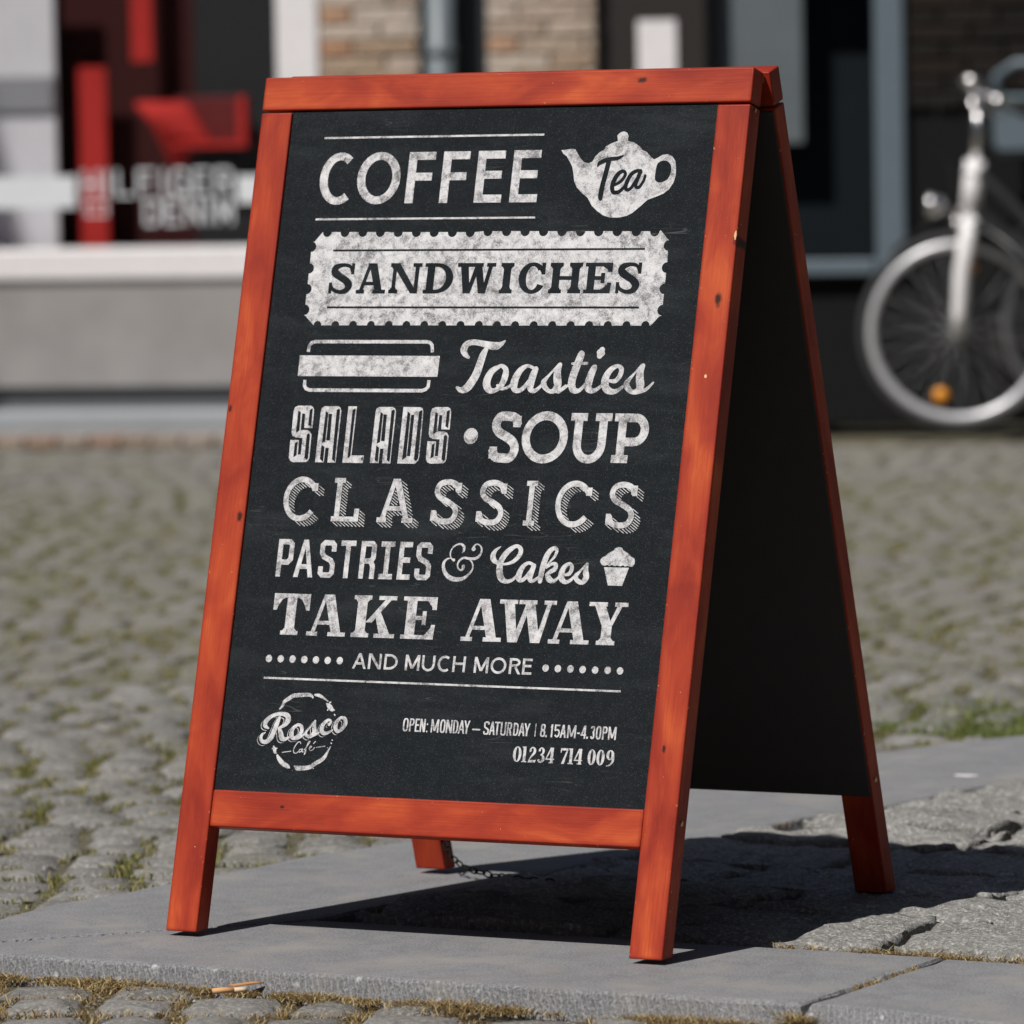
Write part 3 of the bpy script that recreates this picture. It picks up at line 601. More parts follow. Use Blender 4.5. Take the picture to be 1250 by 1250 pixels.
  ('r',1,[4241,8333,4161,8305,4219,8357,4150,8323,4193,8377,4138,8339,4165,8393,4125,8350,4134,8403,4111,8358,4102,8408,4096,8362,4070,8407,4081,8361,4038,8401,4066,8356,4008,8389,4052,8347,3980,8372,4039,8334,3955,8350,4028,8318,3935,8325,4018,8298,3918,8296,4011,8276,3907,8265,4005,8253,3901,8232,4003,8228,3901,8199,4002,8202,3906,8166,4005,8177,3916,8135,4010,8153,3931,8106,4017,8131,3951,8080,4026,8111,3975,8057,4037,8094,4002,8039,4050,8080,4032,8027,4064,8070,4064,8019,4078,8065,4096,8017,4093,8063,4128,8021,4108,8066,4159,8030,4123,8073,4188,8045,4136,8084,4215,8064,4148,8099,4237,8088,4159,8117,4256,8115,4167,8138]),
  ('p',1,[4209,8258,4260,8258,4260,8402,4209,8402]),
  ('p',1,[4138,8376,4209,8273,4209,8349]),
  ('p',1,[4362,8023,4464,8023,4464,8402,4362,8402]),
  ('p',1,[4325,8023,4362,8023,4362,8069,4325,8069]),
  ('p',1,[4464,8023,4501,8023,4501,8069,4464,8069]),
  ('p',1,[4340,8069,4362,8069,4362,8101]),
  ('p',1,[4464,8069,4486,8069,4464,8101]),
  ('p',1,[4325,8356,4362,8356,4362,8402,4325,8402]),
  ('p',1,[4464,8356,4501,8356,4501,8402,4464,8402]),
  ('p',1,[4340,8356,4362,8324,4362,8356]),
  ('p',1,[4464,8324,4486,8356,4464,8356]),
  ('p',1,[4626,8023,4728,8022,4728,8402,4626,8402]),
  ('p',1,[4589,8023,4626,8023,4626,8069,4589,8069]),
  ('p',1,[4728,8022,4765,8022,4765,8068,4728,8068]),
  ('p',1,[4604,8069,4626,8069,4626,8101]),
  ('p',1,[4728,8068,4750,8068,4728,8101]),
  ('p',1,[4589,8356,4626,8356,4626,8402,4589,8402]),
  ('p',1,[4728,8356,4765,8356,4765,8402,4728,8402]),
  ('p',1,[4604,8356,4626,8324,4626,8356]),
  ('p',1,[4728,8324,4750,8356,4728,8356]),
  ('p',1,[4464,8190,4626,8189,4626,8235,4464,8236]),
  ('p',1,[4843,8022,4945,8022,4945,8401,4843,8401]),
  ('p',1,[4806,8022,4843,8022,4843,8068,4806,8068]),
  ('p',1,[4806,8356,4843,8355,4843,8401,4806,8402]),
  ('p',1,[4945,8355,5175,8355,5175,8401,4945,8401]),
  ('p',1,[4945,8022,5168,8022,5168,8068,4945,8068]),
  ('p',1,[5117,8355,5117,8288,5175,8288,5175,8355]),
  ('p',1,[5117,8355,5048,8355,5117,8310]),
  ('p',1,[5110,8068,5168,8068,5175,8153,5122,8153]),
  ('p',1,[5041,8068,5110,8068,5117,8125]),
  ('p',1,[4945,8189,5028,8189,5028,8235,4945,8235]),
  ('p',1,[5028,8149,5081,8149,5081,8274,5028,8274]),
  ('r',1,[5520,8290,5550,8300,5514,8303,5547,8313,5508,8321,5542,8334,5499,8337,5533,8359,5490,8346,5515,8380,5476,8351,5489,8393,5454,8356,5460,8399,5429,8358,5431,8402,5407,8356,5402,8403,5385,8349,5373,8403,5363,8339,5343,8399,5347,8326,5313,8392,5341,8318,5285,8378,5344,8316,5264,8353,5347,8315,5253,8323,5349,8313,5252,8292,5350,8314,5263,8260,5353,8311,5285,8236,5365,8301,5310,8219,5383,8287,5333,8207,5402,8274,5355,8195,5420,8263,5376,8183,5440,8252,5398,8172,5463,8240,5415,8162,5484,8225,5429,8152,5505,8210,5442,8139,5526,8194,5454,8126,5546,8171,5459,8118,5559,8136,5459,8120,5556,8101,5460,8120,5541,8072,5461,8111,5521,8049,5459,8099,5497,8031,5455,8089,5470,8020,5446,8081,5442,8016,5430,8072,5413,8015,5410,8067,5386,8017,5390,8064,5359,8023,5371,8067,5333,8032,5349,8074,5308,8044,5329,8083,5286,8059,5314,8091,5271,8079,5304,8101,5262,8100,5295,8115,5256,8118,5288,8130,5253,8130,5282,8142]),
  ('p',1,[5525,8265,5568,8264,5568,8401,5525,8401]),
  ('p',1,[5241,8022,5284,8022,5284,8159,5241,8159]),
 ],
 'sandwich_icon': [
  ('p',0,[941,7237,2925,7237,2922,6976,945,6975]),
  ('r',0,[1033,7284,1077,7279,1040,7366,1083,7350,1076,7416,1103,7378,1138,7434,1145,7390,2732,7436,2726,7392,2786,7420,2761,7382,2821,7379,2780,7359,2837,7286,2794,7278]),
  ('r',0,[1076,6928,1032,6926,1079,6862,1035,6847,1098,6835,1070,6798,1140,6820,1132,6776,2728,6823,2736,6779,2770,6839,2796,6802,2788,6861,2832,6844,2789,6934,2833,6934]),
 ],
 'Toasties': [
  ('r',0,[3340,7211,3342,7213,3335,7207,3344,7220,3326,7204,3343,7230,3315,7207,3336,7239,3304,7211,3328,7247,3287,7217,3317,7259,3268,7225,3307,7272,3250,7237,3302,7284,3234,7251,3298,7295,3219,7268,3295,7307,3207,7291,3295,7314,3202,7321,3297,7315,3208,7349,3298,7322,3220,7375,3301,7334,3237,7399,3306,7346,3260,7419,3311,7354,3287,7433,3319,7361,3314,7440,3333,7368,3342,7444,3351,7373,3372,7445,3373,7375,3406,7444,3400,7374,3442,7440,3431,7370,3477,7435,3465,7363,3509,7431,3496,7356,3539,7427,3522,7348,3567,7423,3548,7340,3592,7420,3573,7331,3615,7417,3600,7324,3637,7416,3626,7319,3659,7415,3652,7315,3677,7415,3677,7314,3692,7414,3703,7316,3703,7413,3727,7324,3715,7413,3746,7335,3728,7413,3761,7348,3742,7415,3775,7361,3757,7419,3788,7376,3773,7425,3800,7392,3788,7431,3809,7407,3799,7436,3815,7417,3806,7439,3819,7423,3812,7438,3819,7430,3816,7435,3817,7434]),
  ('r',0,[3578,7358,3575,7360,3586,7351,3565,7362,3592,7337,3550,7359,3589,7321,3538,7347,3585,7306,3528,7336,3579,7285,3514,7319,3574,7263,3498,7297,3569,7240,3483,7271,3564,7216,3472,7243,3558,7189,3463,7213,3551,7158,3454,7182,3544,7129,3446,7153,3538,7100,3438,7124,3532,7070,3430,7095,3525,7039,3423,7069,3515,7008,3414,7045,3503,6977,3404,7021,3490,6948,3392,6997,3476,6920,3379,6974,3461,6894,3366,6951,3446,6870,3352,6930,3430,6845,3339,6911,3411,6822,3328,6895,3388,6801,3319,6883,3361,6786,3310,6874,3334,6777,3299,6865,3307,6774,3289,6857,3278,6775,3282,6851,3251,6785,3272,6848,3230,6801,3255,6850,3215,6815,3237,6854,3206,6825,3224,6858,3198,6833,3213,6860,3196,6843,3204,6857,3198,6849,3199,6852]),
  ('r',0,[3805,7128,3803,7131,3807,7121,3798,7137,3804,7109,3787,7141,3795,7100,3774,7139,3775,7085,3751,7130,3747,7064,3716,7118,3719,7041,3678,7102,3701,7021,3643,7079,3691,7002,3617,7050,3682,6979,3597,7019,3675,6956,3582,6988,3670,6935,3572,6959,3668,6919,3566,6930,3668,6907,3564,6901,3670,6896,3569,6874,3671,6886,3578,6848,3674,6875,3593,6824,3679,6863,3612,6803,3685,6852,3635,6786,3691,6845,3661,6775,3698,6840,3688,6771,3710,6837,3714,6773,3724,6837,3740,6780,3739,6842,3765,6791,3755,6853,3790,6806,3773,6871,3816,6824,3788,6892,3842,6846,3799,6911,3864,6871,3807,6931,3881,6900,3812,6954,3893,6931,3816,6978,3902,6960,3820,7001,3907,6987,3824,7020,3909,7013,3827,7037,3908,7039,3829,7050,3902,7064,3829,7058,3891,7090,3826,7066,3872,7111,3818,7077,3851,7125,3805,7087,3831,7134,3796,7094,3812,7140,3792,7097,3793,7142,3786,7098,3777,7138,3778,7096,3767,7134,3771,7095,3761,7132,3760,7096,3752,7126,3752,7101,3748,7117,3748,7107,3748,7110]),
  ('r',0,[3758,6888,3756,6886,3764,6891,3752,6880,3774,6892,3751,6870,3784,6887,3757,6860,3791,6880,3763,6853,3801,6872,3772,6841,3811,6865,3786,6828,3819,6861,3806,6818,3832,6859,3827,6814,3849,6857,3850,6814,3868,6856,3872,6817,3884,6858,3894,6822,3898,6863,3913,6829,3911,6870,3931,6839,3925,6879,3946,6850,3936,6888,3960,6861,3946,6897,3972,6873,3954,6908,3982,6886,3961,6918,3990,6897,3967,6925,3995,6904,3975,6932,3999,6914,3985,6932,3997,6923,3991,6930,3993,6928]),
  ('r',0,[4255,7084,4256,7086,4251,7079,4257,7093,4242,7074,4254,7103,4230,7076,4246,7110,4216,7082,4232,7117,4197,7090,4211,7127,4177,7097,4186,7136,4161,7097,4158,7141,4146,7090,4130,7138,4130,7078,4102,7130,4115,7063,4075,7119,4102,7048,4049,7102,4091,7030,4026,7081,4079,7009,4006,7055,4069,6986,3988,7029,4061,6965,3974,7002,4055,6945,3962,6975,4051,6925,3953,6947,4049,6907,3947,6919,4047,6892,3946,6892,4046,6878,3950,6866,4045,6865,3958,6840,4044,6856,3972,6817,4043,6852,3992,6796,4045,6848,4016,6783,4052,6843,4041,6779,4063,6840,4066,6780,4073,6840,4091,6786,4086,6845,4114,6797,4101,6856,4136,6812,4117,6870,4155,6828,4131,6884,4173,6845,4143,6898,4188,6864,4155,6914,4200,6885,4166,6929,4210,6902,4173,6941,4216,6914,4185,6951,4220,6929,4198,6953,4216,6941,4207,6950,4210,6948]),
  ('r',0,[4288,7110,4283,7112,4299,7102,4269,7114,4309,7085,4251,7107,4307,7062,4236,7090,4304,7048,4229,7077,4299,7028,4219,7057,4294,7005,4207,7034,4289,6984,4198,7009,4285,6960,4190,6982,4279,6934,4184,6953,4275,6910,4179,6924,4272,6889,4177,6898,4269,6873,4177,6875,4267,6861,4180,6853,4265,6855,4187,6831,4263,6853,4201,6809,4263,6849,4221,6793,4268,6843,4243,6784,4275,6837,4266,6780,4280,6835,4290,6782,4288,6836,4311,6792,4300,6843,4329,6805,4315,6854,4344,6819,4329,6865,4358,6832,4342,6876,4371,6846,4355,6888,4384,6860,4366,6899,4395,6873,4374,6907,4402,6882,4384,6913,4407,6892,4394,6913,4406,6902,4400,6909,4402,6907]),
  ('r',0,[4611,7160,4607,7162,4619,7155,4597,7163,4627,7142,4583,7158,4626,7125,4572,7144,4624,7109,4564,7131,4621,7088,4552,7112,4619,7067,4539,7088,4620,7050,4529,7060,4622,7034,4525,7031,4626,7014,4525,7004,4631,6993,4526,6979,4635,6973,4529,6954,4638,6956,4534,6929,4644,6936,4540,6908,4649,6910,4545,6896,4648,6878,4547,6891,4637,6849,4547,6884,4622,6826,4545,6872,4604,6807,4541,6860,4585,6793,4536,6851,4564,6783,4531,6843,4541,6777,4523,6835,4518,6776,4515,6830,4494,6780,4505,6829,4471,6788,4494,6834,4449,6799,4479,6844,4427,6813,4465,6858,4408,6828,4455,6871,4392,6844,4447,6884,4378,6863,4441,6897,4366,6885,4438,6909,4361,6909,4437,6914,4366,6934,4435,6913,4378,6951,4432,6915,4391,6961,4436,6925,4405,6973,4445,6942,4422,6989,4456,6962,4443,7009,4471,6985,4465,7030,4488,7010,4486,7052,4507,7034,4509,7078,4530,7057,4534,7106,4558,7082,4556,7132,4584,7104,4571,7150,4602,7119,4583,7156,4608,7131,4594,7155,4607,7142,4601,7151,4603,7149]),
  ('r',0,[4567,6797,4568,6794,4566,6805,4574,6788,4569,6816,4584,6783,4579,6825,4597,6785,4590,6829,4608,6790,4605,6835,4623,6798,4622,6843,4640,6807,4638,6850,4657,6817,4653,6859,4674,6828,4670,6870,4691,6841,4685,6881,4705,6852,4695,6888,4716,6859,4705,6891,4722,6868,4714,6889,4723,6877,4719,6885,4720,6883]),
  ('r',0,[4890,7309,4884,7311,4904,7301,4867,7312,4917,7281,4846,7302,4918,7254,4830,7280,4914,7239,4825,7265,4910,7217,4817,7244,4903,7190,4808,7219,4896,7161,4799,7191,4885,7126,4788,7158,4873,7088,4775,7119,4860,7050,4763,7078,4851,7015,4753,7041,4844,6985,4745,7008,4839,6958,4738,6976,4835,6936,4734,6944,4835,6917,4733,6912,4836,6899,4738,6880,4839,6881,4747,6850,4843,6867,4761,6823,4845,6860,4781,6799,4845,6856,4809,6783,4851,6850,4837,6778,4863,6844,4861,6780,4873,6841,4881,6785,4881,6841,4900,6792,4888,6843,4916,6803,4898,6850,4928,6814,4909,6858,4939,6826,4921,6868,4952,6840,4934,6882,4965,6856,4945,6895,4976,6871,4953,6905,4983,6881,4963,6911,4987,6892,4973,6911,4985,6901,4979,6908,4981,6907]),
  ('r',0,[4595,6790,4597,6788,4593,6798,4603,6782,4596,6809,4613,6778,4605,6819,4626,6780,4615,6824,4636,6787,4630,6832,4651,6796,4647,6841,4668,6807,4664,6850,4685,6818,4682,6862,4703,6832,4702,6876,4723,6848,4721,6889,4741,6863,4734,6898,4753,6873,4743,6902,4759,6881,4751,6900,4759,6889,4755,6896,4757,6894]),
  ('r',0,[4748,7151,4749,7149,4750,7156,4750,7144,4754,7162,4755,7139,4762,7164,4763,7136,4962,7173,4963,7135,4973,7169,4974,7138,4980,7162,4980,7146,4982,7155,4982,7153]),
  ('r',0,[5088,7136,5083,7138,5100,7126,5068,7141,5109,7107,5048,7135,5107,7083,5031,7116,5102,7070,5025,7105,5096,7053,5016,7088,5090,7034,5005,7067,5085,7014,4995,7044,5079,6992,4986,7019,5073,6966,4977,6991,5068,6941,4969,6962,5064,6920,4964,6934,5062,6900,4961,6909,5061,6883,4960,6883,5060,6873,4963,6854,5058,6871,4976,6824,5057,6868,4999,6802,5062,6860,5025,6789,5071,6851,5051,6784,5079,6846,5075,6783,5086,6844,5099,6787,5097,6846,5118,6796,5110,6851,5135,6806,5124,6858,5150,6817,5140,6866,5166,6830,5156,6877,5182,6846,5172,6888,5196,6860,5183,6896,5206,6869,5192,6901,5211,6879,5201,6899,5211,6888,5207,6895,5208,6893]),
  ('r',0,[5112,7214,5117,7213,5100,7222,5131,7212,5089,7239,5150,7219,5089,7263,5164,7239,5087,7270,5170,7244,5084,7281,5179,7250,5081,7293,5187,7258,5082,7304,5192,7266,5088,7313,5193,7275,5097,7321,5191,7287,5106,7328,5188,7298,5113,7332,5186,7305,5127,7351,5188,7329,5146,7358,5177,7346,5160,7356,5166,7355]),
  ('r',0,[5275,6943,5274,6941,5277,6950,5276,6934,5284,6957,5281,6926,5295,6959,5292,6921,5311,6959,5306,6918,5332,6960,5329,6913,5351,6962,5357,6909,5362,6966,5386,6915,5371,6974,5411,6931,5382,6988,5430,6951,5392,7005,5446,6974,5400,7021,5458,6996,5405,7037,5466,7020,5408,7055,5472,7046,5409,7069,5473,7073,5409,7077,5468,7099,5407,7082,5452,7121,5401,7090,5432,7136,5393,7097,5409,7144,5384,7100,5384,7148,5373,7096,5359,7145,5359,7087,5334,7138,5343,7075,5309,7128,5330,7061,5285,7114,5318,7045,5263,7096,5306,7027,5242,7075,5296,7008,5223,7051,5289,6990,5208,7025,5285,6973,5196,6998,5283,6955,5188,6970,5283,6938,5183,6941,5284,6923,5184,6912,5287,6908,5189,6883,5291,6893,5198,6855,5296,6881,5213,6828,5300,6873,5236,6803,5308,6864,5263,6786,5323,6854,5293,6776,5340,6845,5323,6771,5355,6840,5351,6770,5366,6838,5377,6774,5380,6839,5400,6783,5395,6844,5419,6794,5412,6850,5437,6806,5430,6859,5457,6821,5451,6871,5476,6839,5469,6884,5493,6855,5482,6893,5504,6865,5492,6897,5510,6874,5501,6895,5510,6883,5506,6891,5508,6889]),
  ('r',0,[5737,7155,5733,7157,5746,7149,5723,7158,5753,7136,5709,7153,5752,7118,5698,7139,5750,7102,5689,7125,5746,7080,5676,7104,5743,7056,5663,7079,5743,7037,5652,7051,5745,7021,5648,7022,5748,7002,5646,6995,5751,6981,5647,6970,5755,6962,5649,6946,5759,6945,5653,6920,5764,6926,5659,6899,5769,6901,5663,6885,5769,6871,5665,6879,5761,6844,5666,6873,5748,6821,5666,6864,5730,6801,5666,6857,5708,6786,5665,6851,5683,6777,5659,6845,5657,6774,5646,6838,5631,6775,5632,6834,5606,6779,5620,6834,5582,6788,5610,6840,5560,6799,5600,6850,5540,6812,5590,6864,5523,6827,5581,6876,5510,6843,5575,6886,5498,6862,5570,6896,5491,6885,5567,6903,5489,6910,5565,6905,5497,6934,5563,6906,5511,6950,5564,6913,5525,6962,5570,6926,5539,6974,5579,6943,5555,6990,5589,6963,5574,7007,5602,6984,5593,7026,5617,7006,5614,7047,5634,7029,5636,7073,5657,7053,5660,7102,5685,7078,5682,7128,5710,7101,5697,7147,5728,7117,5708,7153,5734,7129,5719,7152,5732,7140,5726,7149,5728,7147]),
  ('r',0,[5675,6800,5676,6797,5675,6810,5681,6789,5681,6821,5691,6781,5694,6829,5707,6781,5710,6833,5722,6785,5732,6838,5745,6792,5756,6843,5770,6801,5774,6850,5793,6811,5789,6857,5812,6823,5802,6867,5827,6837,5815,6877,5841,6850,5828,6888,5853,6863,5842,6900,5865,6877,5855,6912,5877,6892,5867,6924,5887,6906,5875,6932,5894,6915,5882,6936,5897,6922,5888,6935,5896,6928,5892,6933,5894,6932]),
 ],
 'SALADS': [
  ('p',0,[1004,6600,1182,6601,1214,6586,1232,6556,1236,6530,1242,6318,1123,6320,1114,6498,1072,6502,1075,6293,1164,6294,1210,6277,1238,6238,1245,5943,1234,5913,1207,5891,1020,5886,979,5901,952,5940,945,6167,1069,6165,1075,5982,1118,5983,1116,6192,1018,6197,971,6218,950,6261,944,6531,958,6579]),
  ('p',1,[1013,6536,1050,6519,1059,6289,1020,6258,1013,6280]),
  ('p',1,[1175,6546,1209,6567,1216,6555,1219,6338,1177,6359]),
  ('p',1,[1173,6238,1204,6254,1219,6229,1228,5943,1210,5919,1176,5943]),
  ('p',1,[1016,6123,1052,6149,1058,5976,1017,5951]),
  ('p',0,[1380,6596,1572,6598,1604,6582,1625,6533,1626,5888,1510,5888,1508,6072,1459,6072,1458,5890,1335,5890,1334,6535,1344,6574]),
  ('p',1,[1454,6501,1498,6500,1510,6168,1459,6170]),
  ('p',1,[1406,6535,1442,6514,1446,6154,1402,6134]),
  ('p',1,[1401,6110,1444,6083,1448,5896,1399,5930]),
  ('p',1,[1559,6550,1593,6567,1606,6554,1614,5901,1571,5930]),
  ('p',0,[1719,6597,1840,6598,1839,5981,2014,5983,2012,5888,1723,5889]),
  ('p',1,[1784,6552,1823,6575,1825,5977,1788,5943]),
  ('p',1,[1980,5944,2003,5972,2003,5906]),
  ('p',0,[2158,6593,2347,6594,2378,6579,2399,6530,2399,5888,2284,5889,2283,6072,2234,6071,2233,5890,2112,5891,2112,6532,2121,6571]),
  ('p',1,[2230,6498,2274,6497,2285,6167,2234,6169]),
  ('p',1,[2183,6532,2219,6511,2222,6153,2178,6134]),
  ('p',1,[2177,6109,2219,6082,2223,5896,2175,5930]),
  ('p',1,[2334,6547,2368,6564,2381,6551,2387,5901,2345,5931]),
  ('p',0,[2496,6595,2733,6594,2764,6583,2784,6534,2795,5989,2784,5928,2740,5889,2498,5889]),
  ('p',1,[2563,6541,2603,6515,2612,5973,2561,5932]),
  ('p',1,[2617,6498,2661,6497,2666,5983,2622,5984]),
  ('p',1,[2722,6534,2754,6562,2767,6547,2782,5954,2756,5920,2724,5945]),
  ('p',0,[2945,6598,3119,6599,3149,6584,3166,6554,3171,6528,3175,6320,3059,6321,3051,6497,3010,6501,3012,6295,3099,6296,3144,6279,3171,6241,3176,5950,3165,5920,3139,5898,2957,5893,2916,5908,2890,5946,2885,6171,3006,6169,3010,5988,3053,5988,3052,6195,2957,6200,2911,6221,2891,6264,2886,6530,2900,6577]),
  ('p',1,[2953,6535,2989,6518,2996,6290,2959,6260,2952,6281]),
  ('p',1,[3111,6545,3144,6565,3151,6554,3153,6339,3112,6360]),
  ('p',1,[3108,6240,3137,6256,3152,6232,3159,5950,3142,5925,3108,5949]),
  ('p',1,[2954,6127,2990,6153,2994,5982,2953,5957]),
 ],
 'SOUP': [
  ('p',0,[3578,6242,3569,6286,3541,6322,3502,6341,3458,6341,3419,6322,3391,6286,3382,6242,3391,6198,3419,6163,3458,6144,3502,6144,3541,6163,3569,6198]),
  ('r',0,[4052,6370,4164,6396,4048,6388,4160,6412,4043,6409,4154,6440,4039,6424,4142,6475,4039,6426,4115,6512,4035,6426,4077,6533,4018,6431,4042,6543,3995,6434,4007,6548,3969,6436,3976,6551,3941,6437,3944,6552,3914,6437,3907,6552,3895,6435,3866,6546,3889,6433,3824,6528,3886,6429,3792,6495,3878,6414,3772,6458,3873,6397,3760,6420,3872,6384,3757,6381,3873,6377,3763,6343,3878,6366,3777,6310,3887,6353,3798,6281,3898,6341,3823,6254,3914,6330,3855,6231,3938,6318,3888,6214,3970,6303,3918,6200,4001,6287,3944,6187,4029,6271,3970,6172,4057,6254,3995,6157,4086,6233,4013,6144,4113,6207,4025,6133,4133,6177,4033,6121,4148,6145,4040,6107,4157,6110,4043,6095,4157,6072,4043,6085,4148,6034,4039,6071,4133,5997,4031,6051,4110,5962,4021,6036,4075,5931,4017,6030,4031,5916,4012,6030,3991,5915,3994,6030,3957,5917,3967,6032,3930,5920,3937,6035,3906,5920,3909,6035,3875,5921,3887,6036,3839,5928,3875,6037,3799,5950,3876,6036,3771,5987,3874,6040,3757,6025,3867,6060,3749,6055,3860,6086,3743,6074,3854,6106]),
  ('p',0,[4048,6359,4152,6359,4152,6499,4048,6499]),
  ('p',0,[3754,5968,3858,5968,3858,6115,3754,6115]),
  ('r',0,[4812,6238,4702,6238,4804,6310,4697,6285,4781,6378,4682,6330,4744,6439,4658,6370,4694,6490,4625,6403,4634,6528,4587,6428,4568,6552,4543,6444,4498,6560,4498,6449,4428,6551,4452,6444,4361,6528,4409,6428,4302,6489,4370,6403,4252,6438,4338,6369,4215,6377,4314,6329,4191,6308,4299,6284,4184,6237,4294,6237,4191,6165,4299,6190,4215,6097,4314,6145,4252,6036,4338,6105,4302,5985,4370,6071,4361,5946,4409,6046,4428,5923,4452,6030,4498,5915,4498,6025,4568,5923,4543,6031,4634,5947,4587,6046,4694,5985,4625,6072,4744,6037,4658,6105,4781,6098,4682,6146,4804,6166,4697,6190,4812,6238,4702,6238]),
  ('p',0,[4888,6152,4998,6153,4998,6541,4888,6541]),
  ('p',0,[5221,6153,5331,6153,5331,6542,5221,6542]),
  ('p',0,[4832,6445,5054,6445,5054,6541,4832,6541]),
  ('p',0,[5165,6445,5387,6446,5387,6542,5165,6541]),
  ('r',0,[4888,6158,4998,6159,4892,6117,5000,6136,4902,6077,5005,6114,4918,6040,5013,6093,4940,6006,5024,6074,4967,5977,5038,6058,4999,5954,5054,6045,5034,5936,5072,6035,5071,5926,5090,6030,5110,5922,5110,6028,5148,5926,5129,6030,5186,5936,5148,6036,5221,5954,5166,6045,5252,5978,5181,6058,5279,6007,5195,6075,5302,6041,5206,6093,5318,6078,5215,6114,5328,6118,5220,6136,5331,6159,5221,6159]),
  ('p',0,[5480,5935,5590,5935,5590,6541,5480,6541]),
  ('p',0,[5424,5935,5480,5935,5480,6031,5424,6031]),
  ('p',0,[5590,5935,5646,5935,5646,6031,5590,6031]),
  ('p',0,[5424,6445,5480,6445,5480,6541,5424,6541]),
  ('r',0,[5706,6141,5706,6247,5739,6144,5720,6248,5771,6153,5733,6253,5800,6168,5745,6260,5827,6188,5757,6269,5850,6213,5766,6281,5869,6242,5774,6294,5883,6273,5780,6309,5892,6307,5783,6325,5894,6342,5784,6341,5892,6376,5783,6358,5883,6410,5780,6374,5869,6442,5774,6389,5850,6470,5766,6402,5827,6495,5757,6414,5800,6515,5745,6423,5771,6529,5733,6430,5739,6538,5720,6434,5706,6541,5706,6436]),
  ('p',0,[5590,6435,5711,6436,5711,6541,5590,6541]),
  ('p',0,[5590,6141,5711,6141,5711,6247,5590,6247]),
 ],
 'CLASSICS': [
  ('r',0,[1412,5566,1349,5530,1387,5605,1332,5559,1358,5640,1311,5584,1324,5667,1287,5605,1286,5688,1260,5621,1245,5702,1231,5631,1203,5707,1201,5635,1161,5705,1171,5633,1120,5694,1142,5625,1081,5676,1114,5611,1045,5650,1089,5592,1014,5618,1067,5568,988,5580,1048,5540,968,5538,1034,5509,954,5493,1024,5475,948,5446,1020,5440,948,5398,1020,5405,956,5351,1026,5370,971,5306,1036,5337,992,5264,1051,5306,1019,5228,1070,5279,1051,5196,1093,5255,1087,5172,1119,5237,1127,5155,1147,5224,1168,5145,1176,5217,1211,5144,1206,5216,1252,5151,1236,5222,1293,5165,1265,5232,1330,5188,1291,5249,1363,5217,1315,5270,1392,5252,1335,5296]),
  ('p',0,[1342,5528,1422,5528,1422,5626,1370,5626]),
  ('p',0,[1690,5154,1762,5154,1762,5697,1690,5698]),
  ('p',0,[1650,5636,1690,5636,1690,5698,1650,5698]),
  ('p',0,[1762,5635,1802,5635,1802,5697,1762,5697]),
  ('p',0,[1650,5154,1690,5154,1690,5216,1650,5216]),
  ('p',0,[1762,5154,2036,5153,2036,5215,1762,5216]),
  ('p',0,[1968,5215,2036,5215,2036,5316,1968,5316]),
  ('p',0,[2327,5153,2395,5153,2537,5698,2476,5698]),
  ('p',0,[2686,5152,2758,5152,2574,5698,2476,5698]),
  ('p',0,[2421,5300,2647,5300,2647,5358,2421,5359]),
  ('p',0,[2295,5153,2429,5153,2429,5215,2295,5215]),
  ('p',0,[2646,5152,2798,5152,2798,5214,2646,5214]),
  ('r',0,[3358,5547,3428,5565,3354,5562,3424,5580,3349,5582,3418,5603,3344,5598,3407,5632,3338,5606,3386,5659,3325,5614,3358,5678,3304,5623,3327,5691,3279,5630,3293,5700,3256,5633,3260,5705,3231,5632,3225,5704,3203,5629,3189,5699,3179,5622,3154,5690,3163,5615,3121,5674,3153,5604,3096,5649,3144,5589,3078,5619,3137,5571,3067,5588,3136,5558,3064,5556,3138,5548,3069,5525,3144,5535,3083,5497,3155,5521,3101,5473,3168,5508,3124,5452,3187,5496,3153,5433,3213,5484,3184,5419,3244,5471,3215,5406,3274,5457,3242,5393,3301,5443,3268,5379,3329,5428,3293,5365,3356,5410,3314,5352,3380,5389,3328,5340,3399,5365,3338,5327,3413,5338,3345,5312,3420,5309,3349,5299,3421,5278,3349,5287,3412,5247,3345,5272,3398,5216,3336,5253,3377,5188,3324,5236,3350,5164,3312,5226,3317,5150,3297,5219,3282,5144,3274,5215,3248,5142,3247,5214,3217,5143,3221,5215,3188,5145,3198,5217,3157,5151,3176,5221,3127,5161,3158,5227,3098,5180,3147,5233,3077,5209,3140,5243,3064,5240,3131,5264,3056,5266,3124,5287,3050,5283,3119,5305]),
  ('p',0,[3370,5534,3435,5534,3435,5660,3370,5660]),
  ('p',0,[3042,5184,3107,5184,3107,5316,3042,5316]),
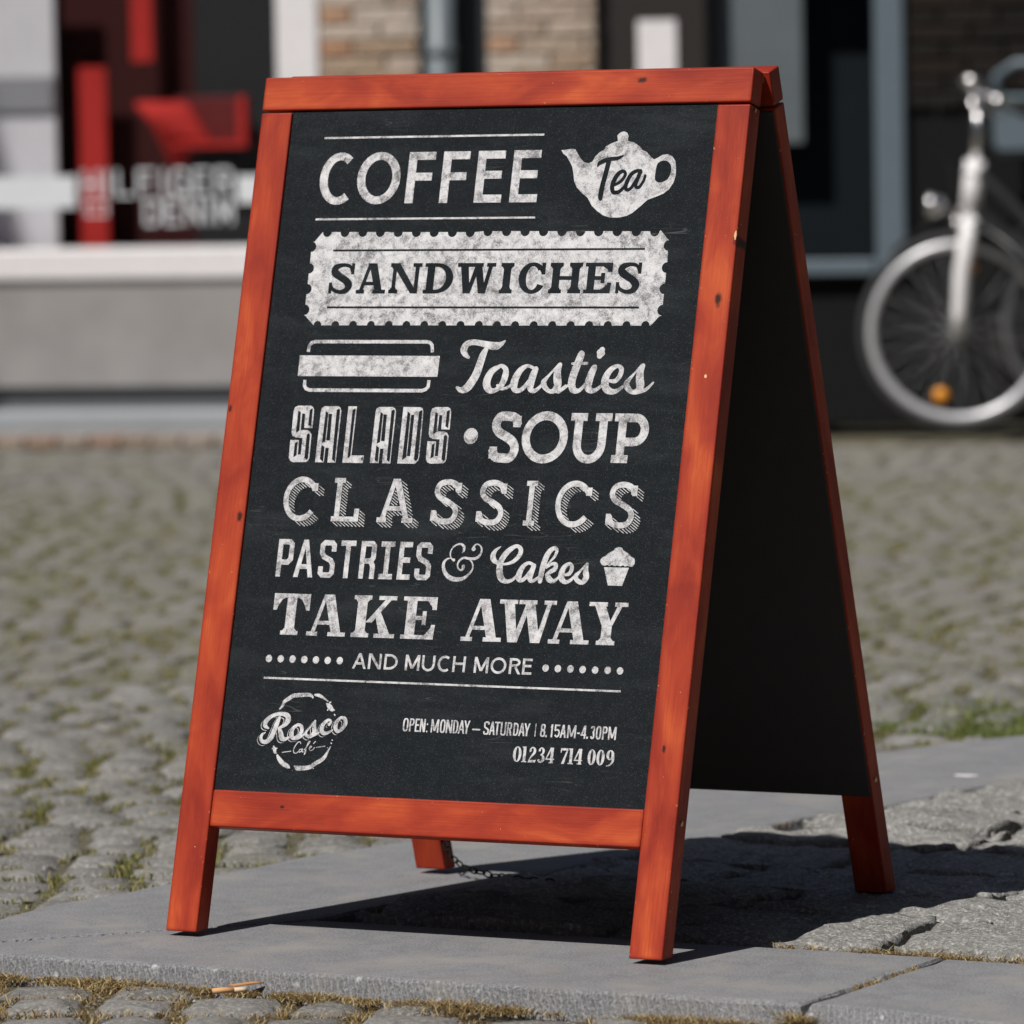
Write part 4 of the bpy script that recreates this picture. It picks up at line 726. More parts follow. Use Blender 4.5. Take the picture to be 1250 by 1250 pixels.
  ('r',0,[3981,5548,4051,5565,3978,5563,4048,5580,3973,5582,4042,5603,3968,5598,4031,5632,3961,5607,4011,5660,3949,5615,3982,5679,3928,5624,3952,5692,3904,5630,3919,5701,3881,5633,3885,5705,3857,5633,3851,5705,3830,5629,3816,5700,3806,5623,3780,5690,3790,5616,3748,5674,3781,5605,3723,5649,3771,5589,3706,5619,3765,5571,3695,5588,3764,5558,3692,5556,3766,5548,3697,5525,3772,5535,3710,5498,3782,5521,3728,5474,3795,5508,3751,5452,3814,5496,3779,5433,3840,5484,3811,5419,3870,5471,3841,5406,3900,5457,3867,5393,3927,5442,3893,5379,3954,5427,3918,5365,3981,5410,3938,5352,4005,5389,3952,5340,4023,5364,3962,5326,4036,5338,3969,5312,4044,5308,3973,5299,4044,5277,3973,5287,4036,5246,3969,5271,4022,5216,3960,5252,4002,5187,3948,5235,3975,5164,3936,5225,3942,5149,3921,5218,3907,5143,3899,5214,3874,5141,3873,5213,3843,5142,3847,5214,3814,5144,3824,5216,3784,5150,3803,5220,3754,5161,3785,5226,3726,5179,3775,5232,3704,5208,3768,5242,3692,5239,3759,5263,3684,5266,3752,5287,3678,5282,3747,5304]),
  ('p',0,[3993,5535,4058,5534,4058,5661,3993,5661]),
  ('p',0,[3671,5184,3736,5183,3736,5315,3671,5315]),
  ('p',0,[4365,5150,4437,5149,4437,5700,4365,5700]),
  ('p',0,[4325,5150,4365,5150,4365,5212,4325,5212]),
  ('p',0,[4437,5149,4477,5149,4477,5211,4437,5211]),
  ('p',0,[4325,5638,4365,5638,4365,5700,4325,5700]),
  ('p',0,[4437,5638,4477,5638,4477,5700,4437,5700]),
  ('r',0,[5212,5568,5149,5532,5187,5608,5132,5562,5157,5643,5110,5588,5122,5671,5086,5609,5084,5692,5058,5625,5043,5706,5029,5635,5000,5712,4998,5639,4957,5709,4968,5637,4916,5698,4938,5629,4876,5679,4910,5615,4840,5653,4884,5595,4808,5620,4861,5571,4782,5582,4842,5542,4762,5539,4828,5510,4748,5493,4818,5476,4741,5445,4813,5440,4742,5396,4814,5404,4750,5348,4819,5368,4765,5303,4830,5334,4786,5261,4845,5302,4814,5223,4865,5274,4846,5191,4888,5250,4883,5167,4914,5232,4923,5149,4943,5219,4965,5139,4973,5212,5008,5138,5004,5211,5050,5145,5034,5216,5091,5160,5063,5227,5129,5182,5090,5244,5163,5212,5115,5266,5192,5248,5135,5292]),
  ('p',0,[5141,5529,5222,5529,5222,5629,5169,5629]),
  ('r',0,[5752,5548,5822,5566,5748,5564,5818,5581,5743,5583,5812,5604,5738,5600,5801,5633,5732,5609,5781,5661,5719,5616,5752,5680,5698,5625,5722,5693,5674,5632,5688,5703,5651,5635,5655,5707,5626,5635,5620,5707,5599,5631,5584,5702,5575,5625,5549,5692,5559,5617,5517,5675,5549,5606,5491,5650,5540,5590,5474,5620,5533,5572,5463,5589,5532,5559,5460,5557,5534,5548,5465,5526,5540,5536,5478,5498,5551,5522,5497,5474,5564,5508,5519,5452,5583,5496,5548,5433,5609,5484,5579,5418,5639,5471,5610,5406,5669,5457,5636,5393,5696,5442,5662,5379,5724,5427,5687,5365,5751,5409,5708,5352,5775,5388,5722,5339,5793,5363,5732,5325,5807,5336,5739,5311,5815,5307,5743,5297,5815,5276,5743,5285,5807,5244,5739,5269,5792,5214,5730,5250,5772,5185,5718,5233,5745,5161,5706,5222,5712,5147,5691,5216,5677,5140,5668,5212,5643,5138,5642,5210,5612,5139,5616,5211,5583,5142,5593,5213,5553,5148,5571,5217,5523,5158,5554,5223,5494,5177,5544,5229,5473,5206,5536,5240,5460,5237,5528,5261,5452,5264,5520,5285,5446,5281,5515,5303]),
  ('p',0,[5764,5535,5829,5535,5829,5662,5764,5662]),
  ('p',0,[5439,5181,5503,5181,5503,5314,5439,5314]),
 ],
 'CLASSICS_hatch': [
  ('h',0,[1149,5146,1230,5091]),
  ('h',0,[1213,5138,1294,5084]),
  ('h',0,[1256,5144,1337,5090]),
  ('h',0,[1053,5316,1134,5262]),
  ('h',0,[1294,5155,1375,5101]),
  ('h',0,[1036,5363,1117,5309]),
  ('h',0,[1322,5171,1403,5117]),
  ('h',0,[1029,5403,1110,5349]),
  ('h',0,[1349,5189,1430,5135]),
  ('h',0,[1029,5439,1110,5384]),
  ('h',0,[1372,5209,1453,5155]),
  ('h',0,[1033,5471,1114,5417]),
  ('h',0,[1390,5232,1471,5178]),
  ('h',0,[1043,5500,1124,5446]),
  ('h',0,[1055,5527,1136,5473]),
  ('h',0,[1070,5553,1151,5499]),
  ('h',0,[1676,5147,1757,5093]),
  ('h',0,[1088,5576,1169,5522]),
  ('h',0,[1730,5147,1811,5093]),
  ('h',0,[1111,5597,1192,5543]),
  ('h',0,[1782,5148,1863,5093]),
  ('h',0,[1140,5613,1221,5559]),
  ('h',0,[1836,5147,1917,5093]),
  ('h',0,[1175,5625,1256,5571]),
  ('h',0,[1890,5147,1971,5092]),
  ('h',0,[1227,5626,1308,5572]),
  ('h',0,[1382,5522,1463,5467]),
  ('h',0,[1771,5262,1831,5221]),
  ('h',0,[1941,5148,2022,5093]),
  ('h',0,[1430,5525,1511,5471]),
  ('h',0,[1771,5297,1852,5243]),
  ('h',0,[1995,5147,2076,5093]),
  ('h',0,[1432,5559,1513,5505]),
  ('h',0,[1770,5333,1852,5279]),
  ('h',0,[2045,5149,2126,5095]),
  ('h',0,[1432,5595,1513,5541]),
  ('h',0,[1770,5368,1851,5314]),
  ('h',0,[2047,5184,2128,5129]),
  ('h',0,[1772,5403,1853,5348]),
  ('h',0,[2046,5219,2127,5165]),
  ('h',0,[1772,5438,1853,5384]),
  ('h',0,[2046,5255,2127,5201]),
  ('h',0,[1772,5474,1853,5420]),
  ('h',0,[2046,5290,2127,5236]),
  ('h',0,[1772,5510,1853,5455]),
  ('h',0,[2314,5147,2395,5092]),
  ('h',0,[1771,5545,1852,5491]),
  ('h',0,[2368,5146,2449,5092]),
  ('h',0,[1771,5581,1852,5527]),
  ('h',0,[2421,5146,2502,5091]),
  ('h',0,[1771,5617,1852,5562]),
  ('h',0,[2438,5170,2519,5116]),
  ('h',0,[1806,5629,1887,5574]),
  ('h',0,[2440,5204,2521,5150]),
  ('h',0,[1812,5660,1893,5606]),
  ('h',0,[2431,5246,2512,5191]),
  ('h',0,[2437,5277,2518,5223]),
  ('h',0,[2466,5293,2547,5239]),
  ('h',0,[2686,5146,2767,5092]),
  ('h',0,[2518,5294,2599,5240]),
  ('h',0,[2740,5145,2821,5091]),
  ('h',0,[2572,5294,2642,5246]),
  ('h',0,[2792,5146,2873,5092]),
  ('h',0,[2470,5397,2517,5365]),
  ('h',0,[2808,5171,2889,5117]),
  ('h',0,[2478,5427,2559,5373]),
  ('h',0,[2729,5259,2787,5220]),
  ('h',0,[2808,5206,2889,5152]),
  ('h',0,[2486,5458,2567,5403]),
  ('h',0,[2714,5305,2795,5250]),
  ('h',0,[2494,5488,2575,5433]),
  ('h',0,[2697,5351,2778,5297]),
  ('h',0,[2502,5518,2552,5484]),
  ('h',0,[2683,5397,2764,5343]),
  ('h',0,[2508,5549,2533,5532]),
  ('h',0,[2668,5442,2749,5388]),
  ('h',0,[3063,5178,3144,5124]),
  ('h',0,[2651,5489,2732,5435]),
  ('h',0,[3164,5145,3245,5091]),
  ('h',0,[2636,5534,2717,5480]),
  ('h',0,[3231,5137,3312,5082]),
  ('h',0,[2622,5580,2703,5525]),
  ('h',0,[3282,5137,3363,5083]),
  ('h',0,[2605,5626,2686,5572]),
  ('h',0,[3137,5270,3218,5216]),
  ('h',0,[3326,5144,3407,5090]),
  ('h',0,[2590,5672,2671,5618]),
  ('h',0,[3359,5157,3440,5103]),
  ('h',0,[3381,5178,3462,5123]),
  ('h',0,[3400,5201,3481,5146]),
  ('h',0,[3414,5227,3495,5172]),
  ('h',0,[3181,5418,3262,5364]),
  ('h',0,[3426,5254,3507,5200]),
  ('h',0,[3430,5287,3511,5233]),
  ('h',0,[3424,5327,3505,5272]),
  ('h',0,[3145,5549,3226,5494]),
  ('h',0,[3380,5391,3461,5337]),
  ('h',0,[3700,5177,3781,5123]),
  ('h',0,[3151,5580,3232,5526]),
  ('h',0,[3806,5142,3887,5088]),
  ('h',0,[3168,5605,3249,5550]),
  ('h',0,[3870,5135,3951,5080]),
  ('h',0,[3199,5619,3280,5565]),
  ('h',0,[3920,5137,4001,5083]),
  ('h',0,[3242,5626,3323,5572]),
  ('h',0,[3388,5528,3469,5474]),
  ('h',0,[3764,5277,3845,5222]),
  ('h',0,[3959,5146,4040,5092]),
  ('h',0,[3306,5618,3337,5597]),
  ('h',0,[3441,5528,3522,5474]),
  ('h',0,[3990,5161,4071,5107]),
  ('h',0,[3443,5562,3524,5508]),
  ('h',0,[4012,5181,4093,5127]),
  ('h',0,[3445,5596,3526,5542]),
  ('h',0,[4029,5206,4110,5151]),
  ('h',0,[3445,5632,3526,5578]),
  ('h',0,[4043,5232,4124,5177]),
  ('h',0,[3837,5405,3918,5351]),
  ('h',0,[4051,5262,4132,5207]),
  ('h',0,[4053,5296,4134,5242]),
  ('h',0,[4043,5338,4124,5284]),
  ('h',0,[3772,5555,3853,5501]),
  ('h',0,[4387,5143,4468,5089]),
  ('h',0,[3782,5584,3863,5529]),
  ('h',0,[4441,5143,4522,5089]),
  ('h',0,[3799,5608,3880,5554]),
  ('h',0,[4487,5148,4568,5094]),
  ('h',0,[3832,5621,3913,5567]),
  ('h',0,[4486,5183,4567,5129]),
  ('h',0,[3877,5627,3958,5572]),
  ('h',0,[4025,5528,4106,5474]),
  ('h',0,[4447,5246,4528,5191]),
  ('h',0,[4068,5534,4149,5480]),
  ('h',0,[4446,5281,4527,5227]),
  ('h',0,[4068,5570,4149,5516]),
  ('h',0,[4446,5317,4527,5263]),
  ('h',0,[4068,5606,4149,5551]),
  ('h',0,[4446,5352,4527,5298]),
  ('h',0,[4068,5641,4149,5587]),
  ('h',0,[4446,5388,4527,5334]),
  ('h',0,[4446,5424,4527,5369]),
  ('h',0,[4445,5459,4526,5405]),
  ('h',0,[4445,5495,4526,5441]),
  ('h',0,[4985,5133,5066,5079]),
  ('h',0,[4445,5531,4526,5476]),
  ('h',0,[5037,5134,5118,5080]),
  ('h',0,[4447,5565,4528,5511]),
  ('h',0,[4860,5288,4941,5234]),
  ('h',0,[5074,5145,5155,5091]),
  ('h',0,[4447,5601,4528,5546]),
  ('h',0,[4835,5340,4916,5286]),
  ('h',0,[5107,5158,5188,5104]),
  ('h',0,[4453,5632,4534,5578]),
  ('h',0,[4824,5383,4906,5329]),
  ('h',0,[5136,5174,5217,5120]),
  ('h',0,[4486,5645,4567,5591]),
  ('h',0,[4822,5420,4903,5366]),
  ('h',0,[5159,5195,5240,5141]),
  ('h',0,[4485,5681,4566,5627]),
  ('h',0,[4826,5453,4907,5399]),
  ('h',0,[5181,5215,5262,5161]),
  ('h',0,[4832,5484,4913,5430]),
  ('h',0,[5200,5238,5281,5184]),
  ('h',0,[4842,5513,4923,5459]),
  ('h',0,[4855,5540,4936,5486]),
  ('h',0,[4871,5565,4952,5511]),
  ('h',0,[5453,5176,5534,5121]),
  ('h',0,[4892,5587,4973,5532]),
  ('h',0,[5550,5146,5631,5092]),
  ('h',0,[4916,5606,4997,5551]),
  ('h',0,[5623,5133,5704,5079]),
  ('h',0,[4945,5622,5026,5568]),
  ('h',0,[5674,5134,5755,5079]),
  ('h',0,[4984,5631,5065,5577]),
  ('h',0,[5535,5262,5601,5218]),
  ('h',0,[5718,5140,5799,5086]),
  ('h',0,[5044,5626,5111,5582]),
  ('h',0,[5198,5523,5279,5469]),
  ('h',0,[5751,5154,5832,5099]),
  ('h',0,[5231,5537,5312,5483]),
  ('h',0,[5776,5172,5857,5118]),
  ('h',0,[5231,5572,5312,5518]),
  ('h',0,[5794,5196,5875,5141]),
  ('h',0,[5231,5608,5312,5554]),
  ('h',0,[5808,5221,5889,5167]),
  ('h',0,[5819,5250,5900,5196]),
  ('h',0,[5825,5282,5906,5227]),
  ('h',0,[5818,5321,5899,5267]),
  ('h',0,[5544,5541,5625,5486]),
  ('h',0,[5787,5378,5868,5324]),
  ('h',0,[5546,5575,5627,5521]),
  ('h',0,[5560,5601,5641,5547]),
  ('h',0,[5587,5618,5668,5564]),
  ('h',0,[5626,5628,5707,5573]),
  ('h',0,[5682,5626,5734,5591]),
  ('h',0,[5827,5528,5908,5474]),
  ('h',0,[5837,5557,5918,5503]),
  ('h',0,[5837,5593,5918,5538]),
  ('h',0,[5837,5628,5918,5574]),
 ],
 'PASTRIES': [
  ('p',0,[954,4448,1020,4448,1020,4918,954,4918]),
  ('r',0,[1013,4918,1013,4852,1131,4918,1103,4852,1180,4868,1114,4841,1180,4660,1114,4687,1121,4598,1093,4664,1013,4598,1013,4664]),
  ('p',0,[1206,4448,1272,4448,1363,4918,1310,4918]),
  ('p',0,[1415,4448,1481,4448,1376,4918,1324,4918]),
  ('p',0,[1261,4552,1426,4552,1426,4611,1261,4611]),
  ('r',0,[1714,4777,1780,4777,1714,4840,1780,4867,1702,4852,1730,4918,1629,4852,1602,4918,1617,4840,1551,4867,1617,4768,1551,4748,1638,4737,1593,4685,1738,4690,1694,4638,1780,4627,1714,4608,1780,4499,1714,4526,1730,4449,1702,4515,1602,4449,1629,4515,1551,4499,1617,4526,1551,4589,1617,4589]),
  ('p',0,[1914,4449,1980,4449,1980,4852,1914,4852]),
  ('p',0,[1842,4851,2052,4852,2052,4918,1842,4917]),
  ('p',0,[2128,4449,2194,4449,2194,4917,2128,4917]),
  ('r',0,[2187,4917,2187,4851,2299,4918,2271,4852,2346,4870,2280,4843,2346,4701,2280,4721,2303,4636,2268,4702,2187,4636,2187,4702]),
  ('r',0,[2307,4686,2250,4653,2346,4617,2280,4600,2346,4449,2280,4449]),
  ('p',0,[2471,4515,2537,4515,2537,4852,2471,4851]),
  ('p',0,[2408,4851,2600,4852,2600,4918,2408,4917]),
  ('p',0,[2408,4449,2600,4449,2600,4515,2408,4515]),
  ('p',0,[2667,4449,2733,4449,2733,4917,2667,4917]),
  ('p',0,[2733,4851,2846,4852,2846,4918,2733,4917]),
  ('p',0,[2733,4660,2828,4660,2828,4726,2733,4726]),
  ('p',0,[2733,4449,2846,4450,2846,4516,2733,4515]),
  ('r',0,[3063,4777,3129,4777,3063,4841,3129,4869,3053,4851,3081,4917,2983,4851,2956,4917,2973,4841,2907,4869,2973,4768,2907,4749,2992,4737,2946,4686,3090,4691,3044,4639,3129,4628,3063,4609,3129,4498,3063,4526,3081,4450,3053,4516,2956,4450,2983,4516,2907,4498,2973,4526,2907,4590,2973,4590]),
 ],
 'ampersand': [
  ('r',0,[3535,4795,3536,4795,3534,4796,3537,4794,3534,4798,3539,4794,3535,4800,3541,4796,3537,4807,3547,4800,3541,4817,3556,4806,3543,4827,3566,4815,3543,4835,3573,4827,3543,4843,3576,4841,3542,4853,3577,4856,3541,4862,3574,4873,3538,4868,3567,4888,3533,4875,3554,4900,3524,4883,3539,4909,3514,4890,3523,4915,3503,4894,3505,4918,3490,4895,3488,4917,3475,4892,3470,4914,3460,4888,3452,4907,3446,4882,3436,4899,3433,4874,3421,4890,3420,4864,3407,4878,3409,4853,3395,4865,3401,4841,3385,4851,3394,4828,3378,4836,3389,4815,3372,4819,3386,4800,3368,4803,3385,4787,3367,4787,3385,4775,3368,4772,3388,4762,3373,4757,3392,4750,3378,4744,3397,4740,3384,4733,3401,4734,3390,4724,3407,4730,3396,4717,3413,4727,3402,4712,3419,4724,3408,4706,3424,4724,3413,4701,3430,4724,3419,4696,3435,4725,3423,4692,3439,4726,3426,4689,3448,4718,3438,4688,3452,4709,3446,4693,3451,4702,3450,4699]),
  ('r',0,[3395,4730,3395,4730,3395,4728,3395,4732,3394,4727,3393,4733,3392,4725,3391,4734,3382,4723,3381,4734,3369,4719,3366,4734,3356,4714,3350,4732,3345,4708,3334,4727,3337,4699,3319,4718,3328,4687,3305,4707,3321,4675,3292,4692,3318,4664,3283,4675,3317,4653,3278,4656,3318,4640,3277,4637,3321,4626,3279,4617,3326,4611,3283,4597,3333,4596,3290,4576,3342,4579,3300,4555,3353,4564,3312,4534,3366,4550,3327,4515,3379,4538,3344,4497,3395,4527,3363,4481,3411,4517,3384,4468,3428,4510,3408,4457,3446,4504,3432,4449,3466,4500,3459,4444,3488,4497,3485,4443,3509,4496,3510,4443,3529,4496,3534,4446,3550,4497,3559,4450,3569,4500,3583,4458,3588,4506,3606,4469,3607,4515,3627,4484,3627,4527,3648,4501,3645,4541,3665,4520,3661,4556,3681,4538,3674,4570,3694,4556,3685,4585,3705,4574,3693,4600,3713,4593,3698,4614,3718,4612,3698,4629,3718,4631,3695,4645,3714,4650,3690,4660,3707,4667,3684,4673,3699,4682,3676,4684,3689,4696,3666,4694,3677,4707,3656,4703,3665,4716,3646,4711,3654,4723,3637,4716,3643,4729,3628,4720,3632,4732,3620,4723,3623,4735,3614,4725,3617,4736,3611,4727,3614,4736,3610,4730,3611,4735,3610,4732,3610,4733]),
  ('r',0,[3575,4654,3572,4654,3583,4653,3564,4652,3593,4645,3556,4644,3597,4633,3552,4631,3596,4628,3554,4625,3596,4619,3555,4618,3593,4607,3557,4613,3588,4595,3558,4611,3579,4586,3556,4607,3569,4579,3553,4601,3557,4574,3548,4597,3543,4573,3545,4595,3530,4576,3538,4597,3518,4583,3528,4601,3506,4592,3519,4607,3496,4603,3513,4614,3489,4616,3508,4623,3485,4630,3505,4634,3482,4645,3504,4646,3483,4661,3505,4657,3486,4676,3508,4669,3492,4692,3514,4681,3500,4707,3521,4692,3511,4720,3529,4701,3524,4730,3539,4709,3539,4739,3550,4716,3555,4746,3563,4721,3572,4750,3576,4724,3591,4751,3589,4724,3608,4749,3603,4721,3625,4746,3621,4717,3642,4744,3639,4714,3659,4744,3657,4712,3678,4743,3677,4710,3695,4744,3697,4710,3710,4746,3717,4712,3725,4750,3736,4717,3740,4756,3754,4725,3753,4762,3772,4735,3763,4770,3787,4748,3772,4782,3799,4765,3781,4796,3808,4785,3788,4812,3813,4805,3791,4826,3816,4824,3792,4839,3814,4843,3789,4853,3809,4860,3784,4866,3801,4875,3778,4877,3791,4889,3768,4886,3778,4900,3756,4894,3763,4908,3743,4899,3747,4915,3732,4901,3732,4917,3725,4899,3718,4915,3717,4894,3706,4908,3710,4886,3695,4900,3707,4878,3686,4891,3708,4872,3677,4880,3712,4864,3671,4868,3716,4856,3666,4858,3719,4849,3662,4852,3713,4833,3666,4835,3701,4824,3677,4825,3691,4822,3687,4822]),
 ],
 'Cakes': [
  ('r',0,[4063,4887,4063,4887,4064,4885,4061,4889,4064,4882,4058,4890,4061,4879,4055,4889,4052,4869,4042,4884,4038,4856,4024,4877,4024,4841,4003,4867,4014,4827,3984,4855,4008,4812,3967,4840,4003,4796,3952,4824,4000,4782,3939,4804,4001,4773,3931,4782,4002,4766,3929,4758,4004,4759,3934,4736,4007,4751,3944,4715,4011,4744,3958,4697,4017,4735,3976,4683,4026,4724,3997,4674,4039,4713,4019,4667,4055,4704,4041,4662,4072,4696,4063,4658,4092,4690,4086,4656,4113,4686,4112,4655,4135,4686,4138,4657,4161,4691,4167,4660,4189,4700,4199,4665,4215,4712,4231,4673,4238,4725,4262,4685,4257,4742,4289,4702,4275,4761,4314,4724,4291,4782,4336,4747,4302,4799,4353,4771,4307,4814,4364,4795,4310,4827,4370,4821,4310,4839,4370,4846,4309,4846,4363,4870,4306,4854,4348,4890,4299,4864,4328,4905,4289,4872,4304,4915,4279,4874,4278,4919,4267,4870,4252,4915,4251,4860,4226,4907,4233,4845,4201,4895,4216,4830,4177,4881,4199,4814,4154,4865,4183,4796,4132,4846,4168,4777,4111,4825,4154,4758,4093,4803,4142,4740,4077,4781,4132,4723,4064,4758,4124,4705,4053,4733,4118,4687,4044,4706,4115,4666,4037,4677,4115,4643,4033,4646,4117,4620,4031,4616,4120,4598,4033,4585,4124,4577,4038,4556,4130,4556,4047,4526,4137,4538,4061,4498,4143,4525,4079,4472,4150,4514,4104,4453,4161,4503,4131,4442,4174,4493,4157,4436,4188,4487,4183,4434,4203,4485,4208,4437,4220,4487,4233,4443,4238,4493,4255,4452,4255,4499,4275,4464,4270,4508,4295,4479,4286,4522,4312,4497,4300,4536,4325,4513,4311,4546,4335,4523,4319,4551,4339,4532,4328,4550,4338,4541,4333,4547,4335,4546]),
  ('r',0,[4539,4665,4541,4667,4535,4659,4542,4675,4525,4654,4539,4685,4513,4656,4530,4693,4502,4661,4519,4698,4487,4668,4503,4705,4474,4674,4482,4713,4463,4674,4458,4714,4453,4668,4435,4709,4441,4659,4414,4699,4429,4646,4393,4686,4419,4632,4373,4670,4410,4616,4356,4649,4402,4595,4340,4625,4395,4574,4327,4601,4390,4555,4317,4578,4387,4540,4311,4557,4386,4529,4307,4535,4385,4521,4308,4512,4384,4520,4315,4488,4383,4519,4331,4469,4384,4513,4352,4457,4388,4508,4374,4452,4390,4505,4397,4453,4396,4506,4418,4461,4406,4512,4435,4473,4418,4522,4451,4486,4429,4532,4465,4501,4440,4545,4478,4520,4451,4562,4489,4540,4461,4578,4498,4558,4468,4590,4504,4570,4477,4599,4507,4582,4488,4601,4503,4592,4495,4599,4497,4597]),
  ('r',0,[4552,4686,4548,4688,4561,4680,4538,4689,4569,4667,4523,4683,4568,4650,4513,4669,4564,4632,4505,4653,4558,4608,4494,4630,4552,4581,4483,4604,4547,4560,4474,4581,4543,4542,4468,4562,4539,4528,4464,4543,4536,4519,4463,4522,4535,4515,4466,4500,4534,4511,4477,4480,4535,4504,4491,4464,4536,4498,4510,4453,4536,4495,4532,4448,4539,4495,4554,4454,4551,4499,4571,4463,4565,4507,4586,4474,4578,4515,4599,4483,4591,4522,4612,4493,4603,4531,4624,4503,4614,4539,4635,4512,4621,4544,4642,4518,4630,4548,4647,4527,4639,4546,4647,4535,4644,4542,4645,4541]),
  ('r',0,[4640,4445,4644,4445,4630,4449,4655,4447,4619,4459,4667,4456,4615,4476,4673,4473,4615,4491,4675,4488,4614,4513,4678,4509,4614,4539,4682,4533,4616,4567,4686,4559,4618,4596,4690,4587,4622,4629,4695,4618,4627,4663,4701,4649,4634,4697,4708,4679,4643,4731,4716,4711,4654,4767,4725,4743,4667,4801,4735,4773,4683,4831,4745,4797,4702,4856,4755,4815,4723,4876,4766,4831,4744,4890,4777,4843,4766,4900,4786,4851,4790,4904,4794,4854,4813,4901,4803,4855,4834,4891,4809,4854,4849,4871,4810,4856,4851,4846,4811,4850,4846,4823,4808,4833,4837,4799,4802,4812,4825,4776,4795,4793,4810,4755,4784,4775,4791,4736,4770,4755,4773,4719,4754,4736,4758,4703,4740,4718,4747,4689,4729,4703,4737,4676,4719,4689,4729,4664,4711,4678,4724,4656,4705,4670,4718,4652,4703,4663,4712,4652,4704,4657,4708,4653,4707,4654]),
  ('r',0,[4702,4630,4703,4629,4700,4634,4707,4626,4700,4640,4713,4625,4704,4646,4719,4628,4716,4658,4733,4638,4734,4675,4752,4652,4754,4693,4772,4664,4774,4706,4788,4671,4795,4712,4799,4671,4815,4714,4809,4669,4836,4710,4815,4665,4855,4698,4813,4665,4865,4676,4811,4666,4867,4655,4810,4660,4863,4633,4808,4652,4852,4611,4805,4647,4834,4594,4798,4641,4813,4582,4784,4631,4794,4572,4766,4620,4778,4564,4750,4608,4765,4557,4737,4597,4751,4551,4726,4586,4740,4546,4717,4577,4732,4542,4711,4571,4721,4539,4705,4562,4713,4541,4704,4553,4708,4545,4706,4547]),
  ('r',0,[4723,4582,4719,4580,4733,4584,4711,4573,4748,4580,4704,4560,4760,4567,4706,4542,4766,4557,4709,4532,4775,4546,4713,4515,4783,4536,4721,4494,4788,4531,4737,4475,4795,4525,4756,4462,4805,4516,4778,4455,4814,4509,4802,4451,4820,4505,4827,4452,4827,4505,4849,4463,4839,4510,4865,4477,4853,4519,4877,4492,4866,4528,4888,4504,4876,4536,4897,4514,4885,4544,4906,4525,4893,4551,4913,4533,4898,4557,4917,4539,4905,4561,4920,4546,4911,4560,4920,4553,4916,4558,4917,4557]),
  ('r',0,[4953,4558,4954,4556,4954,4564,4956,4551,4958,4572,4963,4545,4967,4576,4972,4543,4979,4579,4984,4544,4995,4584,5003,4544,5009,4590,5025,4547,5015,4595,5048,4558,5020,4604,5064,4577,5026,4618,5075,4599,5030,4633,5082,4623,5032,4643,5084,4646,5030,4651,5078,4669,5026,4662,5066,4689,5021,4670,5049,4705,5019,4672,5028,4716,5015,4670,5004,4715,5005,4664,4982,4708,4994,4654,4961,4698,4985,4643,4942,4683,4978,4630,4925,4666,4971,4614,4910,4645,4966,4596,4898,4622,4963,4581,4889,4599,4961,4566,4884,4576,4961,4553,4882,4551,4961,4542,4885,4525,4963,4535,4895,4500,4966,4526,4912,4479,4974,4514,4933,4463,4983,4504,4956,4452,4991,4498,4981,4446,4999,4496,5006,4448,5011,4498,5027,4455,5026,4504,5047,4465,5041,4511,5065,4477,5056,4521,5082,4494,5072,4536,5098,4513,5087,4552,5111,4531,5098,4562,5120,4543,5106,4567,5124,4551,5113,4567,5123,4558,5118,4564,5120,4563]),
  ('r',0,[5266,4714,5264,4715,5272,4712,5258,4715,5277,4705,5251,4711,5277,4695,5245,4703,5277,4679,5238,4689,5277,4658,5228,4669,5278,4635,5217,4645,5281,4618,5210,4617,5286,4605,5212,4588,5293,4586,5217,4565,5300,4560,5221,4549,5301,4529,5222,4541,5290,4501,5220,4531,5273,4477,5215,4517,5252,4458,5210,4505,5225,4444,5208,4500,5196,4443,5203,4500,5169,4450,5189,4504,5146,4461,5174,4512,5126,4474,5163,4519,5110,4489,5157,4526,5099,4508,5153,4533,5092,4529,5151,4540,5093,4554,5150,4542,5104,4575,5149,4544,5120,4588,5154,4555,5136,4598,5164,4568,5149,4607,5175,4583,5161,4618,5185,4598,5173,4631,5195,4612,5186,4643,5206,4626,5198,4656,5217,4639,5210,4671,5230,4654,5223,4686,5243,4669,5234,4700,5255,4682,5242,4710,5264,4691,5250,4714,5267,4699,5257,4714,5266,4706,5262,4712,5263,4711]),
 ],
 'cupcake': [
  ('p',0,[5427,4730,5432,4761,5452,4785,5486,4796,5527,4836,5592,4868,5611,4897,5661,4915,5703,4902,5720,4873,5778,4846,5834,4801,5877,4779,5891,4751,5890,4714,5866,4678,5831,4677,5801,4689,5768,4678,5738,4693,5700,4679,5658,4691,5625,4679,5589,4694,5557,4679,5526,4695,5493,4680,5451,4695]),
  ('p',0,[5487,4664,5821,4664,5755,4443,5564,4444]),
 ],
 'TAKE': [
  ('p',0,[1172,3727,1306,3727,1306,4190,1172,4190]),
  ('p',0,[1116,3727,1362,3726,1362,3776,1116,3777]),
  ('p',0,[1138,3777,1172,3777,1172,3812]),
  ('p',0,[1306,3777,1340,3776,1306,3812]),
  ('p',0,[982,4190,1496,4189,1496,4239,982,4240]),
  ('p',0,[982,4190,982,4035,1030,4035,1047,4086,1101,4170,1155,4190]),
  ('p',0,[1496,4189,1323,4190,1377,4170,1431,4086,1448,4034,1496,4034]),
  ('p',0,[1532,3726,1586,3726,1743,4241,1695,4241]),
  ('p',0,[1843,3726,1977,3725,1834,4241,1695,4241]),
  ('p',0,[1623,3865,1869,3865,1869,3912,1623,3913]),
  ('p',0,[1487,3726,1642,3726,1642,3776,1487,3776]),
  ('p',0,[1787,3726,2033,3725,2033,3775,1787,3776]),
  ('p',0,[2171,3725,2305,3725,2305,4243,2171,4243]),
